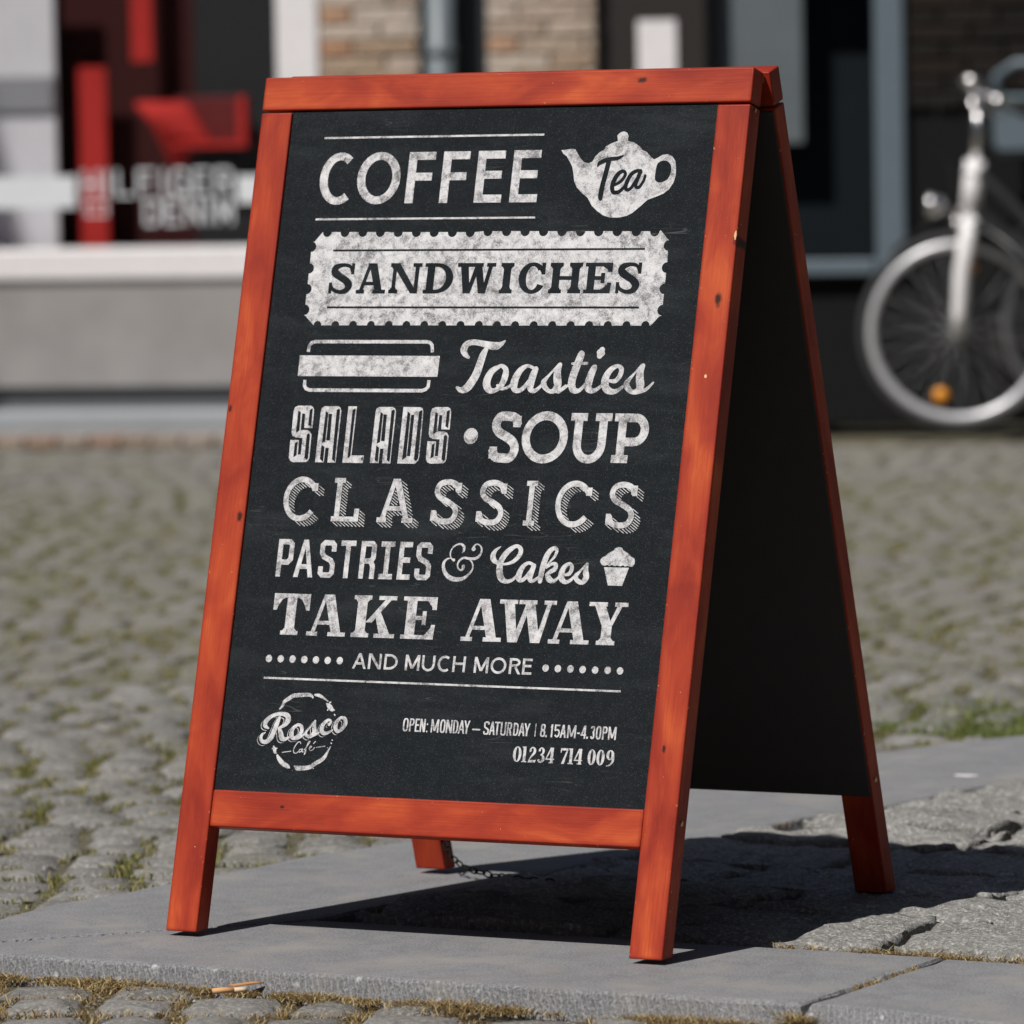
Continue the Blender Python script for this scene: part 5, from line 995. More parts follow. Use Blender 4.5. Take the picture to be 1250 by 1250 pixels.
  ('p',0,[2115,3725,2171,3725,2171,3775,2115,3775]),
  ('p',0,[2305,3725,2361,3725,2361,3775,2305,3775]),
  ('p',0,[2137,3775,2171,3775,2171,3810]),
  ('p',0,[2305,3775,2338,3775,2305,3810]),
  ('p',0,[2115,4193,2171,4193,2171,4243,2115,4243]),
  ('p',0,[2305,4193,2361,4193,2361,4243,2305,4243]),
  ('p',0,[2137,4193,2171,4158,2171,4193]),
  ('p',0,[2305,4158,2338,4193,2305,4193]),
  ('p',0,[2304,3911,2391,3911,2633,4192,2552,4192]),
  ('p',0,[2461,4192,2710,4192,2710,4242,2461,4242]),
  ('p',0,[2519,3724,2678,3724,2506,4035,2419,4035]),
  ('p',0,[2437,3724,2722,3724,2722,3774,2437,3774]),
  ('p',0,[2862,3724,2996,3723,2996,4244,2862,4244]),
  ('p',0,[2806,3724,2862,3724,2862,3774,2806,3774]),
  ('p',0,[2806,4194,2862,4194,2862,4244,2806,4244]),
  ('p',0,[2996,4194,3273,4193,3273,4243,2996,4244]),
  ('p',0,[2996,3723,3263,3723,3263,3773,2996,3773]),
  ('p',0,[3213,4193,3213,4087,3273,4087,3273,4193]),
  ('p',0,[3213,4193,3143,4194,3213,4119]),
  ('p',0,[3204,3773,3263,3773,3273,3902,3219,3903]),
  ('p',0,[3134,3773,3204,3773,3213,3864]),
  ('p',0,[2996,3959,3086,3958,3086,4008,2996,4009]),
  ('p',0,[3086,3898,3140,3898,3140,4069,3086,4069]),
 ],
 'AWAY': [
  ('p',0,[3691,3720,3745,3720,3904,4239,3856,4239]),
  ('p',0,[4006,3720,4140,3721,3995,4239,3856,4239]),
  ('p',0,[3784,3860,4031,3861,4031,3908,3784,3908]),
  ('p',0,[3646,3720,3802,3720,3802,3770,3646,3770]),
  ('p',0,[3950,3720,4196,3721,4196,3771,3950,3770]),
  ('p',0,[4287,3721,4415,3721,4330,4239,4189,4239]),
  ('p',0,[4341,3721,4415,3721,4573,4239,4508,4239]),
  ('p',0,[4596,3721,4723,3721,4606,4239,4472,4239]),
  ('p',0,[4650,3721,4723,3721,4849,4240,4795,4240]),
  ('p',0,[4133,4189,4379,4189,4379,4239,4133,4239]),
  ('p',0,[4398,4189,4640,4189,4640,4239,4398,4239]),
  ('p',0,[4739,4190,4905,4190,4905,4240,4739,4240]),
  ('p',0,[4882,3721,4936,3721,5094,4239,5045,4239]),
  ('p',0,[5194,3722,5328,3722,5185,4239,5045,4239]),
  ('p',0,[4973,3861,5220,3861,5220,3909,4973,3909]),
  ('p',0,[4837,3721,4992,3721,4992,3771,4837,3771]),
  ('p',0,[5138,3722,5384,3722,5384,3772,5138,3772]),
  ('p',0,[5541,3722,5675,3722,5675,3960,5541,3960]),
  ('p',0,[5485,3722,5731,3722,5731,3772,5485,3772]),
  ('p',0,[5508,3772,5541,3772,5541,3807]),
  ('p',0,[5675,3772,5709,3772,5675,3807]),
  ('p',0,[5541,3950,5675,3950,5551,4239,5403,4239]),
  ('p',0,[5622,3950,5675,3950,5813,4240,5748,4240]),
  ('p',0,[5347,4189,5593,4189,5593,4239,5347,4239]),
  ('p',0,[5692,4190,5869,4190,5869,4240,5692,4240]),
 ],
 'AND MUCH MORE': [
  ('p',0,[2188,3337,2221,3337,2300,3528,2265,3528]),
  ('p',0,[2345,3337,2378,3337,2301,3528,2267,3528]),
  ('p',0,[2230,3387,2336,3387,2336,3416,2230,3416]),
  ('p',0,[2406,3337,2438,3337,2438,3528,2406,3528]),
  ('p',0,[2556,3337,2587,3337,2587,3528,2556,3528]),
  ('p',0,[2548,3337,2587,3337,2446,3528,2406,3528]),
  ('p',0,[2628,3337,2659,3337,2659,3528,2628,3528]),
  ('r',0,[2693,3337,2693,3366,2714,3338,2709,3367,2735,3342,2724,3370,2754,3349,2738,3375,2771,3359,2751,3381,2786,3371,2762,3389,2798,3384,2771,3399,2807,3399,2778,3409,2813,3416,2782,3421,2815,3432,2783,3432,2813,3449,2782,3444,2807,3465,2778,3455,2798,3480,2771,3466,2786,3494,2762,3475,2771,3505,2751,3483,2754,3515,2738,3490,2735,3522,2724,3495,2714,3526,2709,3498,2693,3528,2693,3499]),
  ('p',0,[2659,3337,2695,3337,2695,3366,2659,3366]),
  ('p',0,[2659,3499,2695,3499,2695,3528,2659,3528]),
  ('p',0,[2920,3336,2952,3336,2952,3528,2920,3528]),
  ('p',0,[3089,3336,3121,3336,3121,3528,3089,3528]),
  ('p',0,[3003,3359,3038,3359,2955,3528,2920,3528]),
  ('p',0,[3003,3359,3038,3359,3121,3528,3086,3528]),
  ('p',0,[3151,3418,3182,3418,3182,3528,3151,3528]),
  ('p',0,[3300,3417,3332,3417,3332,3528,3300,3528]),
  ('r',0,[3151,3419,3182,3419,3152,3404,3183,3409,3156,3390,3186,3400,3163,3376,3190,3390,3172,3364,3196,3382,3183,3353,3203,3375,3196,3344,3212,3369,3210,3338,3221,3365,3226,3334,3231,3362,3241,3332,3241,3361,3257,3334,3252,3362,3272,3338,3262,3365,3287,3344,3271,3369,3300,3353,3279,3375,3311,3363,3287,3382,3320,3376,3293,3390,3326,3390,3297,3399,3331,3404,3300,3409,3332,3419,3300,3419]),
  ('r',0,[3527,3511,3508,3488,3506,3524,3494,3497,3483,3531,3478,3502,3459,3532,3462,3503,3436,3527,3446,3500,3414,3516,3431,3492,3396,3500,3419,3480,3382,3480,3410,3466,3373,3457,3404,3450,3370,3432,3402,3432,3373,3408,3404,3415,3382,3384,3410,3398,3396,3364,3419,3384,3414,3348,3431,3373,3436,3337,3446,3365,3459,3332,3462,3361,3483,3333,3478,3362,3506,3340,3494,3367,3527,3353,3508,3376]),
  ('p',0,[3578,3336,3609,3336,3609,3529,3578,3529]),
  ('p',0,[3720,3335,3752,3335,3752,3529,3720,3529]),
  ('p',0,[3609,3424,3720,3424,3720,3453,3609,3453]),
  ('p',0,[3873,3335,3904,3335,3904,3529,3873,3529]),
  ('p',0,[4037,3335,4068,3335,4068,3529,4037,3529]),
  ('p',0,[3953,3358,3988,3358,3907,3529,3873,3529]),
  ('p',0,[3953,3358,3988,3358,4068,3529,4034,3529]),
  ('r',0,[4312,3432,4280,3432,4309,3454,4278,3448,4301,3475,4273,3463,4288,3494,4264,3476,4271,3510,4252,3487,4251,3522,4237,3496,4229,3529,4222,3501,4205,3532,4205,3503,4181,3530,4188,3501,4158,3522,4172,3496,4138,3510,4158,3488,4121,3494,4146,3476,4109,3476,4137,3463,4101,3454,4131,3448,4098,3432,4129,3432,4101,3410,4131,3416,4109,3389,4137,3401,4121,3370,4146,3388,4138,3354,4158,3376,4158,3342,4172,3368,4181,3334,4188,3363,4205,3332,4205,3361,4229,3334,4222,3363,4251,3342,4237,3368,4271,3354,4252,3376,4288,3369,4264,3388,4301,3388,4273,3401,4309,3410,4278,3416,4312,3432,4280,3432]),
  ('p',0,[4351,3335,4383,3335,4383,3529,4351,3529]),
  ('p',0,[4383,3500,4430,3500,4430,3529,4383,3529]),
  ('p',0,[4383,3424,4430,3424,4430,3453,4383,3453]),
  ('r',0,[4422,3424,4422,3453,4436,3425,4431,3453,4449,3427,4439,3455,4462,3431,4446,3456,4473,3436,4453,3459,4483,3443,4459,3462,4491,3450,4463,3465,4496,3459,4467,3469,4500,3468,4469,3473,4501,3477,4470,3477,4500,3486,4469,3481,4496,3495,4467,3485,4491,3503,4463,3488,4483,3510,4459,3492,4473,3517,4453,3495,4462,3522,4446,3497,4449,3526,4439,3499,4436,3528,4431,3500,4422,3529,4422,3500]),
  ('p',0,[4474,3335,4512,3334,4441,3439,4407,3439]),
  ('p',0,[4532,3334,4564,3334,4564,3529,4532,3530]),
  ('p',0,[4564,3500,4661,3500,4661,3529,4564,3529]),
  ('p',0,[4564,3424,4652,3424,4652,3453,4564,3453]),
  ('p',0,[4564,3334,4661,3334,4661,3363,4564,3363]),
 ],
 'dots': [
  ('p',0,[1046,3425,1041,3445,1029,3461,1011,3470,991,3470,972,3461,960,3445,955,3425,960,3404,972,3388,991,3379,1011,3379,1029,3388,1041,3404]),
  ('p',0,[1214,3426,1209,3446,1197,3462,1178,3471,1158,3471,1140,3462,1128,3446,1123,3426,1128,3406,1140,3390,1158,3381,1178,3381,1197,3390,1209,3406]),
  ('p',0,[1381,3427,1376,3447,1364,3464,1346,3473,1326,3473,1308,3464,1295,3447,1291,3427,1295,3407,1308,3391,1326,3382,1346,3382,1364,3391,1376,3407]),
  ('p',0,[1548,3427,1544,3447,1531,3463,1513,3472,1493,3472,1475,3463,1462,3447,1458,3427,1462,3406,1475,3390,1493,3381,1513,3381,1531,3390,1544,3406]),
  ('p',0,[1713,3426,1708,3446,1696,3462,1678,3471,1658,3471,1640,3462,1627,3446,1623,3426,1627,3406,1640,3390,1658,3381,1678,3381,1696,3390,1708,3406]),
  ('p',0,[1879,3425,1875,3445,1862,3461,1844,3470,1824,3470,1806,3461,1794,3445,1789,3425,1794,3405,1806,3389,1824,3380,1844,3380,1862,3389,1875,3405]),
  ('p',0,[2049,3427,2045,3447,2032,3463,2014,3472,1994,3472,1976,3463,1964,3447,1959,3427,1964,3406,1976,3390,1994,3381,2014,3381,2032,3390,2045,3406]),
  ('p',0,[4891,3422,4886,3442,4874,3458,4856,3466,4837,3466,4819,3458,4807,3442,4803,3422,4807,3402,4819,3387,4837,3378,4856,3378,4874,3387,4886,3402]),
  ('p',0,[5056,3420,5052,3440,5040,3455,5022,3464,5002,3464,4985,3455,4973,3440,4968,3420,4973,3400,4985,3384,5002,3376,5022,3376,5040,3384,5052,3400]),
  ('p',0,[5225,3421,5221,3441,5208,3457,5191,3466,5171,3466,5154,3457,5141,3441,5137,3421,5141,3402,5154,3386,5171,3377,5191,3377,5208,3386,5221,3402]),
  ('p',0,[5390,3419,5385,3439,5373,3454,5356,3463,5336,3463,5318,3454,5306,3439,5302,3419,5306,3399,5318,3384,5336,3375,5356,3375,5373,3384,5385,3399]),
  ('p',0,[5558,3417,5554,3437,5541,3452,5524,3461,5504,3461,5487,3452,5475,3437,5470,3417,5475,3397,5487,3382,5504,3373,5524,3373,5541,3382,5554,3397]),
  ('p',0,[5725,3420,5721,3440,5709,3456,5691,3464,5672,3464,5654,3456,5642,3440,5638,3420,5642,3401,5654,3385,5672,3376,5691,3376,5709,3385,5721,3401]),
  ('p',0,[5891,3418,5887,3438,5874,3453,5857,3462,5837,3462,5820,3453,5808,3438,5803,3418,5808,3399,5820,3383,5837,3374,5857,3374,5874,3383,5887,3399]),
 ],
 'rule_bottom': [
  ('p',0,[960,3172,5884,3160,5884,3184,960,3196]),
 ],
 'hours': [
  ('r',0,[3061,2670,3040,2671,3060,2700,3040,2693,3058,2717,3039,2707,3055,2730,3038,2717,3050,2740,3035,2725,3044,2747,3033,2730,3036,2751,3029,2734,3023,2753,3023,2735,3009,2751,3017,2734,3001,2747,3013,2730,2995,2740,3010,2725,2991,2730,3008,2717,2987,2717,3006,2707,2985,2700,3006,2693,2985,2671,3005,2671,2985,2641,3006,2648,2987,2624,3006,2635,2991,2611,3008,2624,2995,2601,3010,2616,3001,2594,3013,2611,3009,2590,3017,2608,3023,2588,3023,2606,3036,2590,3029,2607,3044,2594,3033,2611,3050,2601,3035,2616,3055,2611,3038,2624,3058,2624,3039,2634,3060,2641,3040,2648,3061,2670,3040,2671]),
  ('p',0,[3074,2591,3094,2591,3094,2750,3074,2750]),
  ('p',0,[3094,2732,3108,2732,3108,2750,3094,2750]),
  ('p',0,[3094,2664,3108,2664,3108,2682,3094,2682]),
  ('r',0,[3105,2664,3105,2682,3116,2665,3110,2682,3123,2666,3113,2683,3128,2668,3115,2684,3132,2671,3117,2686,3136,2675,3119,2689,3139,2680,3120,2692,3141,2687,3121,2695,3142,2694,3122,2700,3142,2707,3122,2707,3142,2720,3122,2715,3141,2728,3121,2719,3139,2734,3120,2723,3136,2739,3119,2726,3132,2743,3117,2728,3128,2746,3115,2730,3123,2749,3113,2731,3116,2750,3110,2732,3105,2750,3105,2732]),
  ('p',0,[3153,2591,3173,2591,3173,2750,3153,2750]),
  ('p',0,[3173,2732,3211,2732,3211,2750,3173,2750]),
  ('p',0,[3173,2664,3207,2664,3207,2682,3173,2682]),
  ('p',0,[3173,2591,3211,2590,3211,2608,3173,2609]),
  ('p',0,[3221,2590,3242,2590,3242,2751,3221,2751]),
  ('p',0,[3274,2590,3295,2590,3295,2750,3274,2750]),
  ('p',0,[3269,2590,3295,2590,3247,2750,3221,2751]),
  ('p',0,[3313,2590,3330,2590,3330,2608,3313,2608]),
  ('p',0,[3313,2678,3330,2678,3330,2696,3313,2696]),
  ('p',0,[3374,2590,3394,2590,3394,2751,3374,2751]),
  ('p',0,[3459,2590,3480,2590,3480,2750,3459,2751]),
  ('p',0,[3415,2609,3438,2609,3396,2751,3374,2751]),
  ('p',0,[3415,2609,3438,2609,3480,2750,3457,2751]),
  ('r',0,[3571,2670,3550,2670,3570,2700,3550,2693,3568,2717,3549,2707,3565,2730,3548,2717,3561,2740,3546,2725,3555,2747,3543,2731,3547,2752,3540,2734,3534,2753,3534,2735,3521,2752,3529,2734,3514,2747,3525,2731,3508,2740,3523,2725,3503,2730,3521,2717,3500,2717,3519,2707,3498,2700,3519,2693,3498,2670,3518,2670,3498,2641,3519,2647,3500,2624,3519,2634,3503,2610,3521,2623,3508,2600,3523,2616,3514,2593,3525,2610,3521,2589,3529,2607,3534,2587,3534,2605,3547,2589,3540,2607,3555,2593,3543,2610,3561,2600,3546,2616,3565,2610,3548,2623,3568,2624,3549,2634,3570,2641,3550,2647,3571,2670,3550,2670]),
  ('p',0,[3581,2590,3602,2590,3602,2751,3581,2751]),
  ('p',0,[3644,2590,3664,2590,3664,2751,3644,2751]),
  ('p',0,[3639,2590,3664,2590,3607,2751,3581,2751]),
  ('p',0,[3677,2590,3698,2590,3698,2751,3677,2751]),
  ('r',0,[3702,2590,3702,2608,3715,2590,3709,2608,3724,2593,3714,2610,3730,2597,3717,2613,3735,2603,3720,2618,3740,2611,3723,2624,3743,2620,3725,2631,3746,2632,3726,2640,3747,2646,3727,2651,3748,2670,3727,2670,3747,2694,3727,2689,3746,2709,3726,2700,3743,2720,3725,2709,3740,2730,3723,2716,3735,2737,3720,2722,3730,2743,3717,2727,3724,2747,3714,2730,3715,2750,3709,2732,3702,2751,3702,2733]),
  ('p',0,[3698,2590,3702,2590,3702,2608,3698,2608]),
  ('p',0,[3698,2733,3702,2733,3702,2751,3698,2751]),
  ('p',0,[3748,2589,3769,2589,3803,2751,3781,2751]),
  ('p',0,[3815,2589,3837,2589,3804,2751,3782,2751]),
  ('p',0,[3767,2631,3817,2631,3817,2649,3767,2649]),
  ('p',0,[3855,2589,3876,2589,3876,2657,3855,2657]),
  ('p',0,[3855,2654,3876,2654,3845,2751,3825,2751]),
  ('p',0,[3855,2654,3876,2654,3906,2751,3886,2751]),
  ('p',0,[3944,2638,4051,2637,4051,2655,3944,2656]),
  ('r',0,[4149,2713,4170,2711,4150,2718,4170,2715,4151,2724,4172,2722,4151,2728,4172,2731,4152,2728,4168,2741,4151,2729,4160,2747,4146,2730,4151,2750,4140,2731,4142,2752,4134,2732,4133,2752,4129,2731,4124,2751,4123,2729,4116,2748,4118,2727,4107,2744,4117,2726,4100,2738,4116,2725,4096,2728,4116,2721,4096,2720,4117,2715,4097,2712,4118,2708,4098,2706,4118,2701,4098,2701,4118,2696,4098,2694,4119,2692,4100,2685,4120,2689,4104,2677,4123,2686,4110,2670,4129,2682,4118,2665,4136,2678,4125,2660,4143,2674,4132,2656,4149,2670,4138,2652,4155,2666,4144,2649,4162,2661,4148,2645,4168,2654,4150,2643,4171,2646,4151,2642,4171,2638,4151,2639,4170,2632,4150,2634,4170,2627,4149,2628,4170,2622,4150,2621,4170,2615,4150,2615,4170,2607,4150,2612,4165,2598,4150,2611,4158,2593,4149,2611,4150,2590,4144,2609,4142,2588,4139,2608,4134,2588,4134,2608,4126,2588,4128,2608,4117,2589,4122,2609,4108,2592,4118,2611,4100,2599,4117,2611,4096,2609,4117,2612,4096,2619,4117,2618,4097,2627,4117,2625,4098,2632,4118,2630]),
  ('p',0,[4173,2589,4194,2589,4223,2751,4201,2751]),
  ('p',0,[4231,2589,4253,2588,4224,2751,4202,2751]),
  ('p',0,[4190,2631,4235,2631,4235,2649,4190,2649]),
  ('p',0,[4271,2588,4292,2588,4292,2733,4271,2733]),
  ('p',0,[4245,2733,4318,2733,4318,2751,4245,2751]),
  ('p',0,[4328,2621,4348,2621,4348,2751,4328,2751]),
  ('p',0,[4381,2621,4401,2621,4401,2751,4381,2751]),
  ('r',0,[4328,2622,4348,2622,4328,2612,4349,2617,4329,2605,4349,2614,4331,2600,4350,2611,4334,2596,4351,2609,4338,2593,4353,2608,4342,2590,4355,2606,4347,2588,4357,2606,4354,2587,4360,2605,4365,2587,4365,2605,4376,2587,4370,2605,4382,2588,4372,2605,4387,2590,4375,2606,4392,2593,4377,2608,4395,2596,4378,2609,4398,2600,4379,2611,4400,2605,4380,2614,4401,2611,4381,2617,4401,2622,4381,2622]),
  ('p',0,[4414,2588,4435,2588,4435,2751,4414,2751]),
  ('p',0,[4435,2733,4448,2733,4448,2751,4435,2751]),
  ('p',0,[4435,2663,4448,2663,4448,2681,4435,2681]),
  ('r',0,[4445,2663,4445,2681,4455,2664,4449,2681,4461,2665,4451,2682,4466,2667,4453,2684,4470,2670,4455,2685,4473,2675,4456,2688,4476,2680,4457,2691,4478,2686,4458,2695,4479,2694,4458,2699,4479,2707,4459,2707,4479,2720,4458,2715,4478,2728,4458,2720,4476,2734,4457,2723,4473,2740,4456,2726,4470,2744,4455,2729,4466,2747,4453,2731,4461,2749,4451,2732,4455,2751,4449,2733,4445,2751,4445,2733]),
  ('p',0,[4460,2588,4485,2588,4461,2672,4438,2672]),
  ('p',0,[4501,2590,4521,2590,4521,2747,4501,2747]),
  ('r',0,[4525,2590,4525,2608,4539,2591,4533,2609,4547,2593,4537,2611,4553,2597,4540,2614,4558,2603,4543,2618,4563,2611,4546,2624,4566,2620,4548,2631,4568,2631,4549,2640,4570,2645,4550,2650,4570,2668,4550,2668,4570,2692,4550,2686,4568,2706,4549,2697,4566,2717,4548,2706,4563,2726,4546,2713,4558,2733,4543,2718,4553,2739,4540,2723,4547,2743,4537,2726,4539,2746,4533,2728,4525,2747,4525,2729]),
  ('p',0,[4521,2590,4526,2590,4526,2608,4521,2608]),
  ('p',0,[4521,2729,4526,2729,4526,2747,4521,2747]),
  ('p',0,[4573,2590,4595,2590,4626,2746,4604,2746]),
  ('p',0,[4636,2590,4658,2590,4627,2746,4605,2746]),
  ('p',0,[4592,2631,4639,2631,4639,2649,4592,2649]),
  ('p',0,[4675,2590,4696,2590,4696,2656,4675,2656]),
  ('p',0,[4675,2652,4696,2652,4666,2746,4645,2746]),
  ('p',0,[4675,2652,4696,2652,4725,2746,4705,2746]),
  ('p',0,[4795,2590,4806,2590,4806,2746,4795,2746]),
  ('r',0,[4933,2705,4913,2705,4932,2725,4912,2716,4928,2735,4911,2722,4921,2742,4908,2726,4911,2745,4905,2728,4892,2745,4898,2728,4882,2742,4895,2726,4875,2735,4892,2722,4871,2725,4891,2716,4870,2705,4890,2705,4871,2686,4891,2694,4875,2675,4892,2689,4882,2668,4895,2685,4892,2665,4898,2683,4911,2665,4905,2683,4921,2668,4908,2685,4928,2675,4911,2688,4932,2686,4912,2694,4933,2705,4913,2705]),
  ('r',0,[4936,2632,4916,2632,4935,2652,4915,2643,4930,2663,4913,2650,4923,2670,4910,2654,4912,2673,4906,2656,4891,2674,4897,2656,4880,2670,4893,2654,4873,2663,4890,2650,4868,2652,4888,2643,4867,2632,4887,2632,4868,2612,4888,2620,4873,2601,4890,2614,4880,2594,4893,2610,4891,2590,4897,2608,4912,2590,4906,2608,4923,2593,4910,2610,4930,2601,4913,2614,4935,2612,4915,2620,4936,2632,4916,2632]),
  ('p',0,[4936,2589,4962,2589,4962,2615,4936,2615]),
  ('p',0,[5012,2589,5033,2589,5033,2746,5012,2746]),
  ('p',0,[5002,2705,5018,2705,5033,2746,5014,2746]),
  ('p',0,[5057,2728,5128,2727,5128,2745,5057,2746]),
  ('p',0,[5057,2667,5077,2667,5077,2728,5057,2728]),
  ('r',0,[5061,2678,5069,2663,5066,2681,5075,2666,5073,2686,5082,2670,5082,2691,5088,2672,5093,2693,5092,2673,5104,2691,5096,2671,5113,2686,5101,2669,5121,2678,5106,2665,5128,2668,5109,2660,5131,2656,5110,2653,5132,2642,5111,2642,5131,2629,5110,2632,5128,2617,5109,2624,5122,2606,5105,2619,5114,2598,5101,2614,5104,2592,5095,2611,5092,2589,5093,2610,5080,2594,5091,2611,5071,2601,5085,2616,5064,2609,5079,2623,5060,2613,5075,2628]),
  ('p',0,[5134,2589,5155,2589,5185,2745,5163,2745]),
  ('p',0,[5194,2589,5215,2589,5186,2745,5164,2745]),
  ('p',0,[5152,2630,5197,2630,5197,2648,5152,2648]),
  ('p',0,[5231,2589,5252,2589,5252,2745,5231,2745]),
  ('p',0,[5325,2589,5346,2589,5346,2745,5325,2745]),
  ('p',0,[5277,2608,5300,2608,5254,2745,5231,2745]),
  ('p',0,[5277,2608,5300,2608,5346,2745,5323,2745]),
  ('p',0,[5361,2642,5402,2642,5402,2660,5361,2660]),
  ('p',0,[5457,2589,5477,2589,5477,2745,5457,2745]),
  ('p',0,[5412,2623,5433,2623,5473,2745,5450,2745]),
  ('p',0,[5412,2623,5484,2623,5484,2641,5412,2641]),
  ('p',0,[5489,2589,5514,2589,5514,2614,5489,2614]),
  ('r',0,[5570,2663,5570,2681,5581,2664,5573,2682,5587,2667,5575,2683,5592,2671,5576,2686,5595,2678,5577,2689,5597,2686,5577,2694,5598,2698,5578,2701,5598,2717,5578,2711,5596,2727,5577,2717,5594,2734,5577,2721,5590,2739,5575,2724,5584,2743,5574,2726,5577,2744,5572,2726,5563,2744,5569,2726,5556,2743,5567,2725,5551,2739,5565,2723,5547,2733,5564,2720,5544,2726,5563,2716,5543,2716,5563,2711]),
  ('r',0,[5543,2618,5563,2623,5544,2608,5563,2617,5547,2600,5564,2613,5551,2594,5565,2610,5556,2591,5567,2608,5563,2589,5569,2607,5577,2589,5572,2607,5584,2590,5574,2608,5590,2594,5575,2610,5594,2600,5577,2613,5596,2607,5577,2617,5598,2617,5578,2623,5598,2637,5578,2634,5597,2649,5577,2641,5595,2658,5577,2646,5592,2664,5576,2650,5587,2669,5575,2653,5581,2672,5573,2654,5570,2673,5570,2655]),
  ('r',0,[5685,2666,5664,2666,5684,2695,5664,2689,5682,2712,5663,2701,5679,2724,5662,2711,5675,2734,5660,2719,5669,2741,5658,2724,5662,2745,5654,2728,5649,2747,5649,2729,5637,2745,5644,2728,5629,2741,5641,2724,5624,2734,5638,2719,5619,2724,5637,2711,5616,2712,5635,2701,5614,2695,5635,2689,5614,2666,5634,2666,5614,2638,5635,2644,5616,2621,5635,2631,5619,2608,5637,2621,5624,2599,5638,2614,5629,2592,5641,2608,5637,2587,5644,2605,5649,2586,5649,2604,5662,2587,5654,2605,5669,2592,5658,2608,5675,2599,5660,2614,5679,2608,5662,2621,5682,2621,5663,2631,5684,2638,5664,2644,5685,2666,5664,2666]),
  ('p',0,[5700,2588,5721,2588,5721,2744,5700,2744]),
  ('p',0,[5721,2726,5733,2726,5733,2744,5721,2744]),
  ('p',0,[5721,2660,5733,2660,5733,2678,5721,2678]),
  ('r',0,[5730,2660,5730,2678,5741,2660,5734,2678,5747,2662,5737,2679,5752,2664,5739,2680,5756,2667,5741,2682,5760,2671,5743,2684,5763,2676,5744,2687,5764,2682,5745,2691,5766,2690,5745,2695,5766,2702,5745,2702,5766,2715,5745,2709,5764,2722,5745,2714,5763,2728,5744,2717,5760,2733,5743,2720,5756,2737,5741,2722,5752,2740,5739,2724,5747,2742,5737,2725,5741,2744,5734,2726,5730,2744,5730,2726]),
  ('p',0,[5779,2588,5799,2588,5799,2744,5779,2744]),
  ('p',0,[5864,2588,5885,2588,5885,2744,5864,2744]),
  ('p',0,[5821,2607,5843,2607,5801,2744,5779,2744]),
  ('p',0,[5821,2607,5843,2607,5885,2744,5862,2744]),
 ],
 'phone': [
  ('r',0,[4646,2371,4609,2371,4645,2389,4609,2387,4642,2407,4608,2403,4636,2423,4606,2417,4629,2437,4603,2430,4621,2449,4600,2440,4611,2458,4597,2448,4600,2463,4593,2452,4589,2465,4589,2454,4578,2463,4585,2452,4567,2458,4581,2448,4557,2449,4578,2440,4549,2437,4575,2430,4542,2423,4572,2417,4536,2407,4571,2403,4533,2389,4569,2387,4532,2371,4569,2371,4533,2353,4569,2355,4536,2335,4571,2339,4542,2319,4572,2325,4549,2305,4575,2313,4557,2293,4578,2302,4567,2284,4581,2295,4578,2279,4585,2290,4589,2277,4589,2288,4600,2279,4593,2290,4611,2284,4597,2295,4621,2293,4600,2302,4629,2305,4603,2313,4636,2319,4606,2325,4642,2335,4608,2339,4645,2353,4609,2355,4646,2371,4609,2371]),
  ('p',0,[4669,2277,4706,2277,4706,2465,4669,2465]),
  ('p',0,[4653,2277,4723,2277,4723,2288,4653,2288]),
  ('p',0,[4653,2454,4669,2443,4669,2465,4653,2465]),
  ('r',0,[4757,2398,4783,2419,4756,2402,4780,2421,4752,2408,4776,2424,4749,2418,4774,2424,4751,2431,4772,2424,4757,2441,4774,2430,4766,2451,4779,2440,4776,2460,4785,2448,4787,2465,4790,2451,4800,2465,4795,2449,4813,2461,4801,2443,4825,2454,4806,2436,4835,2443,4808,2430,4840,2430,4808,2425,4841,2416,4808,2418,4839,2401,4806,2410,4833,2386,4803,2401,4823,2372,4798,2390,4809,2360,4790,2377,4796,2349,4780,2362,4785,2338,4771,2348,4776,2326,4763,2334,4768,2313,4756,2319,4761,2301,4750,2307,4756,2293,4746,2299]),
  ('p',0,[4740,2277,4838,2277,4849,2318,4838,2307,4751,2307]),
  ('r',0,[4875,2414,4904,2418,4875,2418,4903,2422,4875,2425,4901,2427,4876,2434,4900,2431,4880,2444,4899,2433,4887,2451,4902,2438,4895,2458,4906,2445,4905,2463,4911,2450,4916,2465,4914,2451,4927,2462,4917,2448,4938,2456,4921,2441,4947,2447,4924,2433,4954,2435,4925,2427,4956,2421,4926,2421,4953,2407,4926,2412,4949,2395,4925,2402,4943,2383,4925,2396,4932,2376,4922,2392,4921,2373,4915,2388,4913,2372,4907,2383,4912,2375,4901,2374,4913,2377,4908,2366,4922,2376,4916,2362,4933,2373,4924,2357,4944,2367,4927,2352,4952,2358,4928,2346,4959,2347,4929,2338,4964,2333,4929,2330,4964,2318,4928,2326,4958,2304,4927,2320,4948,2293,4924,2311,4937,2284,4920,2303,4925,2278,4916,2298,4911,2276,4912,2297,4899,2278,4905,2298,4888,2282,4897,2301,4879,2288,4894,2304,4872,2298,4895,2304,4870,2308,4896,2307,4870,2315,4898,2313,4870,2320,4899,2317]),
  ('p',0,[5039,2277,5076,2277,5076,2465,5039,2465]),
  ('p',0,[5021,2277,5084,2277,5084,2288,5021,2288]),
  ('p',0,[4976,2326,4989,2326,5058,2465,5033,2465]),
  ('p',0,[4976,2318,5090,2318,5090,2333,4976,2333]),
  ('p',0,[5171,2408,5182,2408,5186,2438,5269,2438,5269,2465,5171,2465]),
  ('p',0,[5191,2277,5228,2277,5269,2440,5251,2440]),
  ('p',0,[5296,2277,5333,2277,5333,2465,5296,2465]),
  ('p',0,[5279,2277,5349,2277,5349,2288,5279,2288]),
  ('p',0,[5279,2454,5296,2443,5296,2465,5279,2465]),
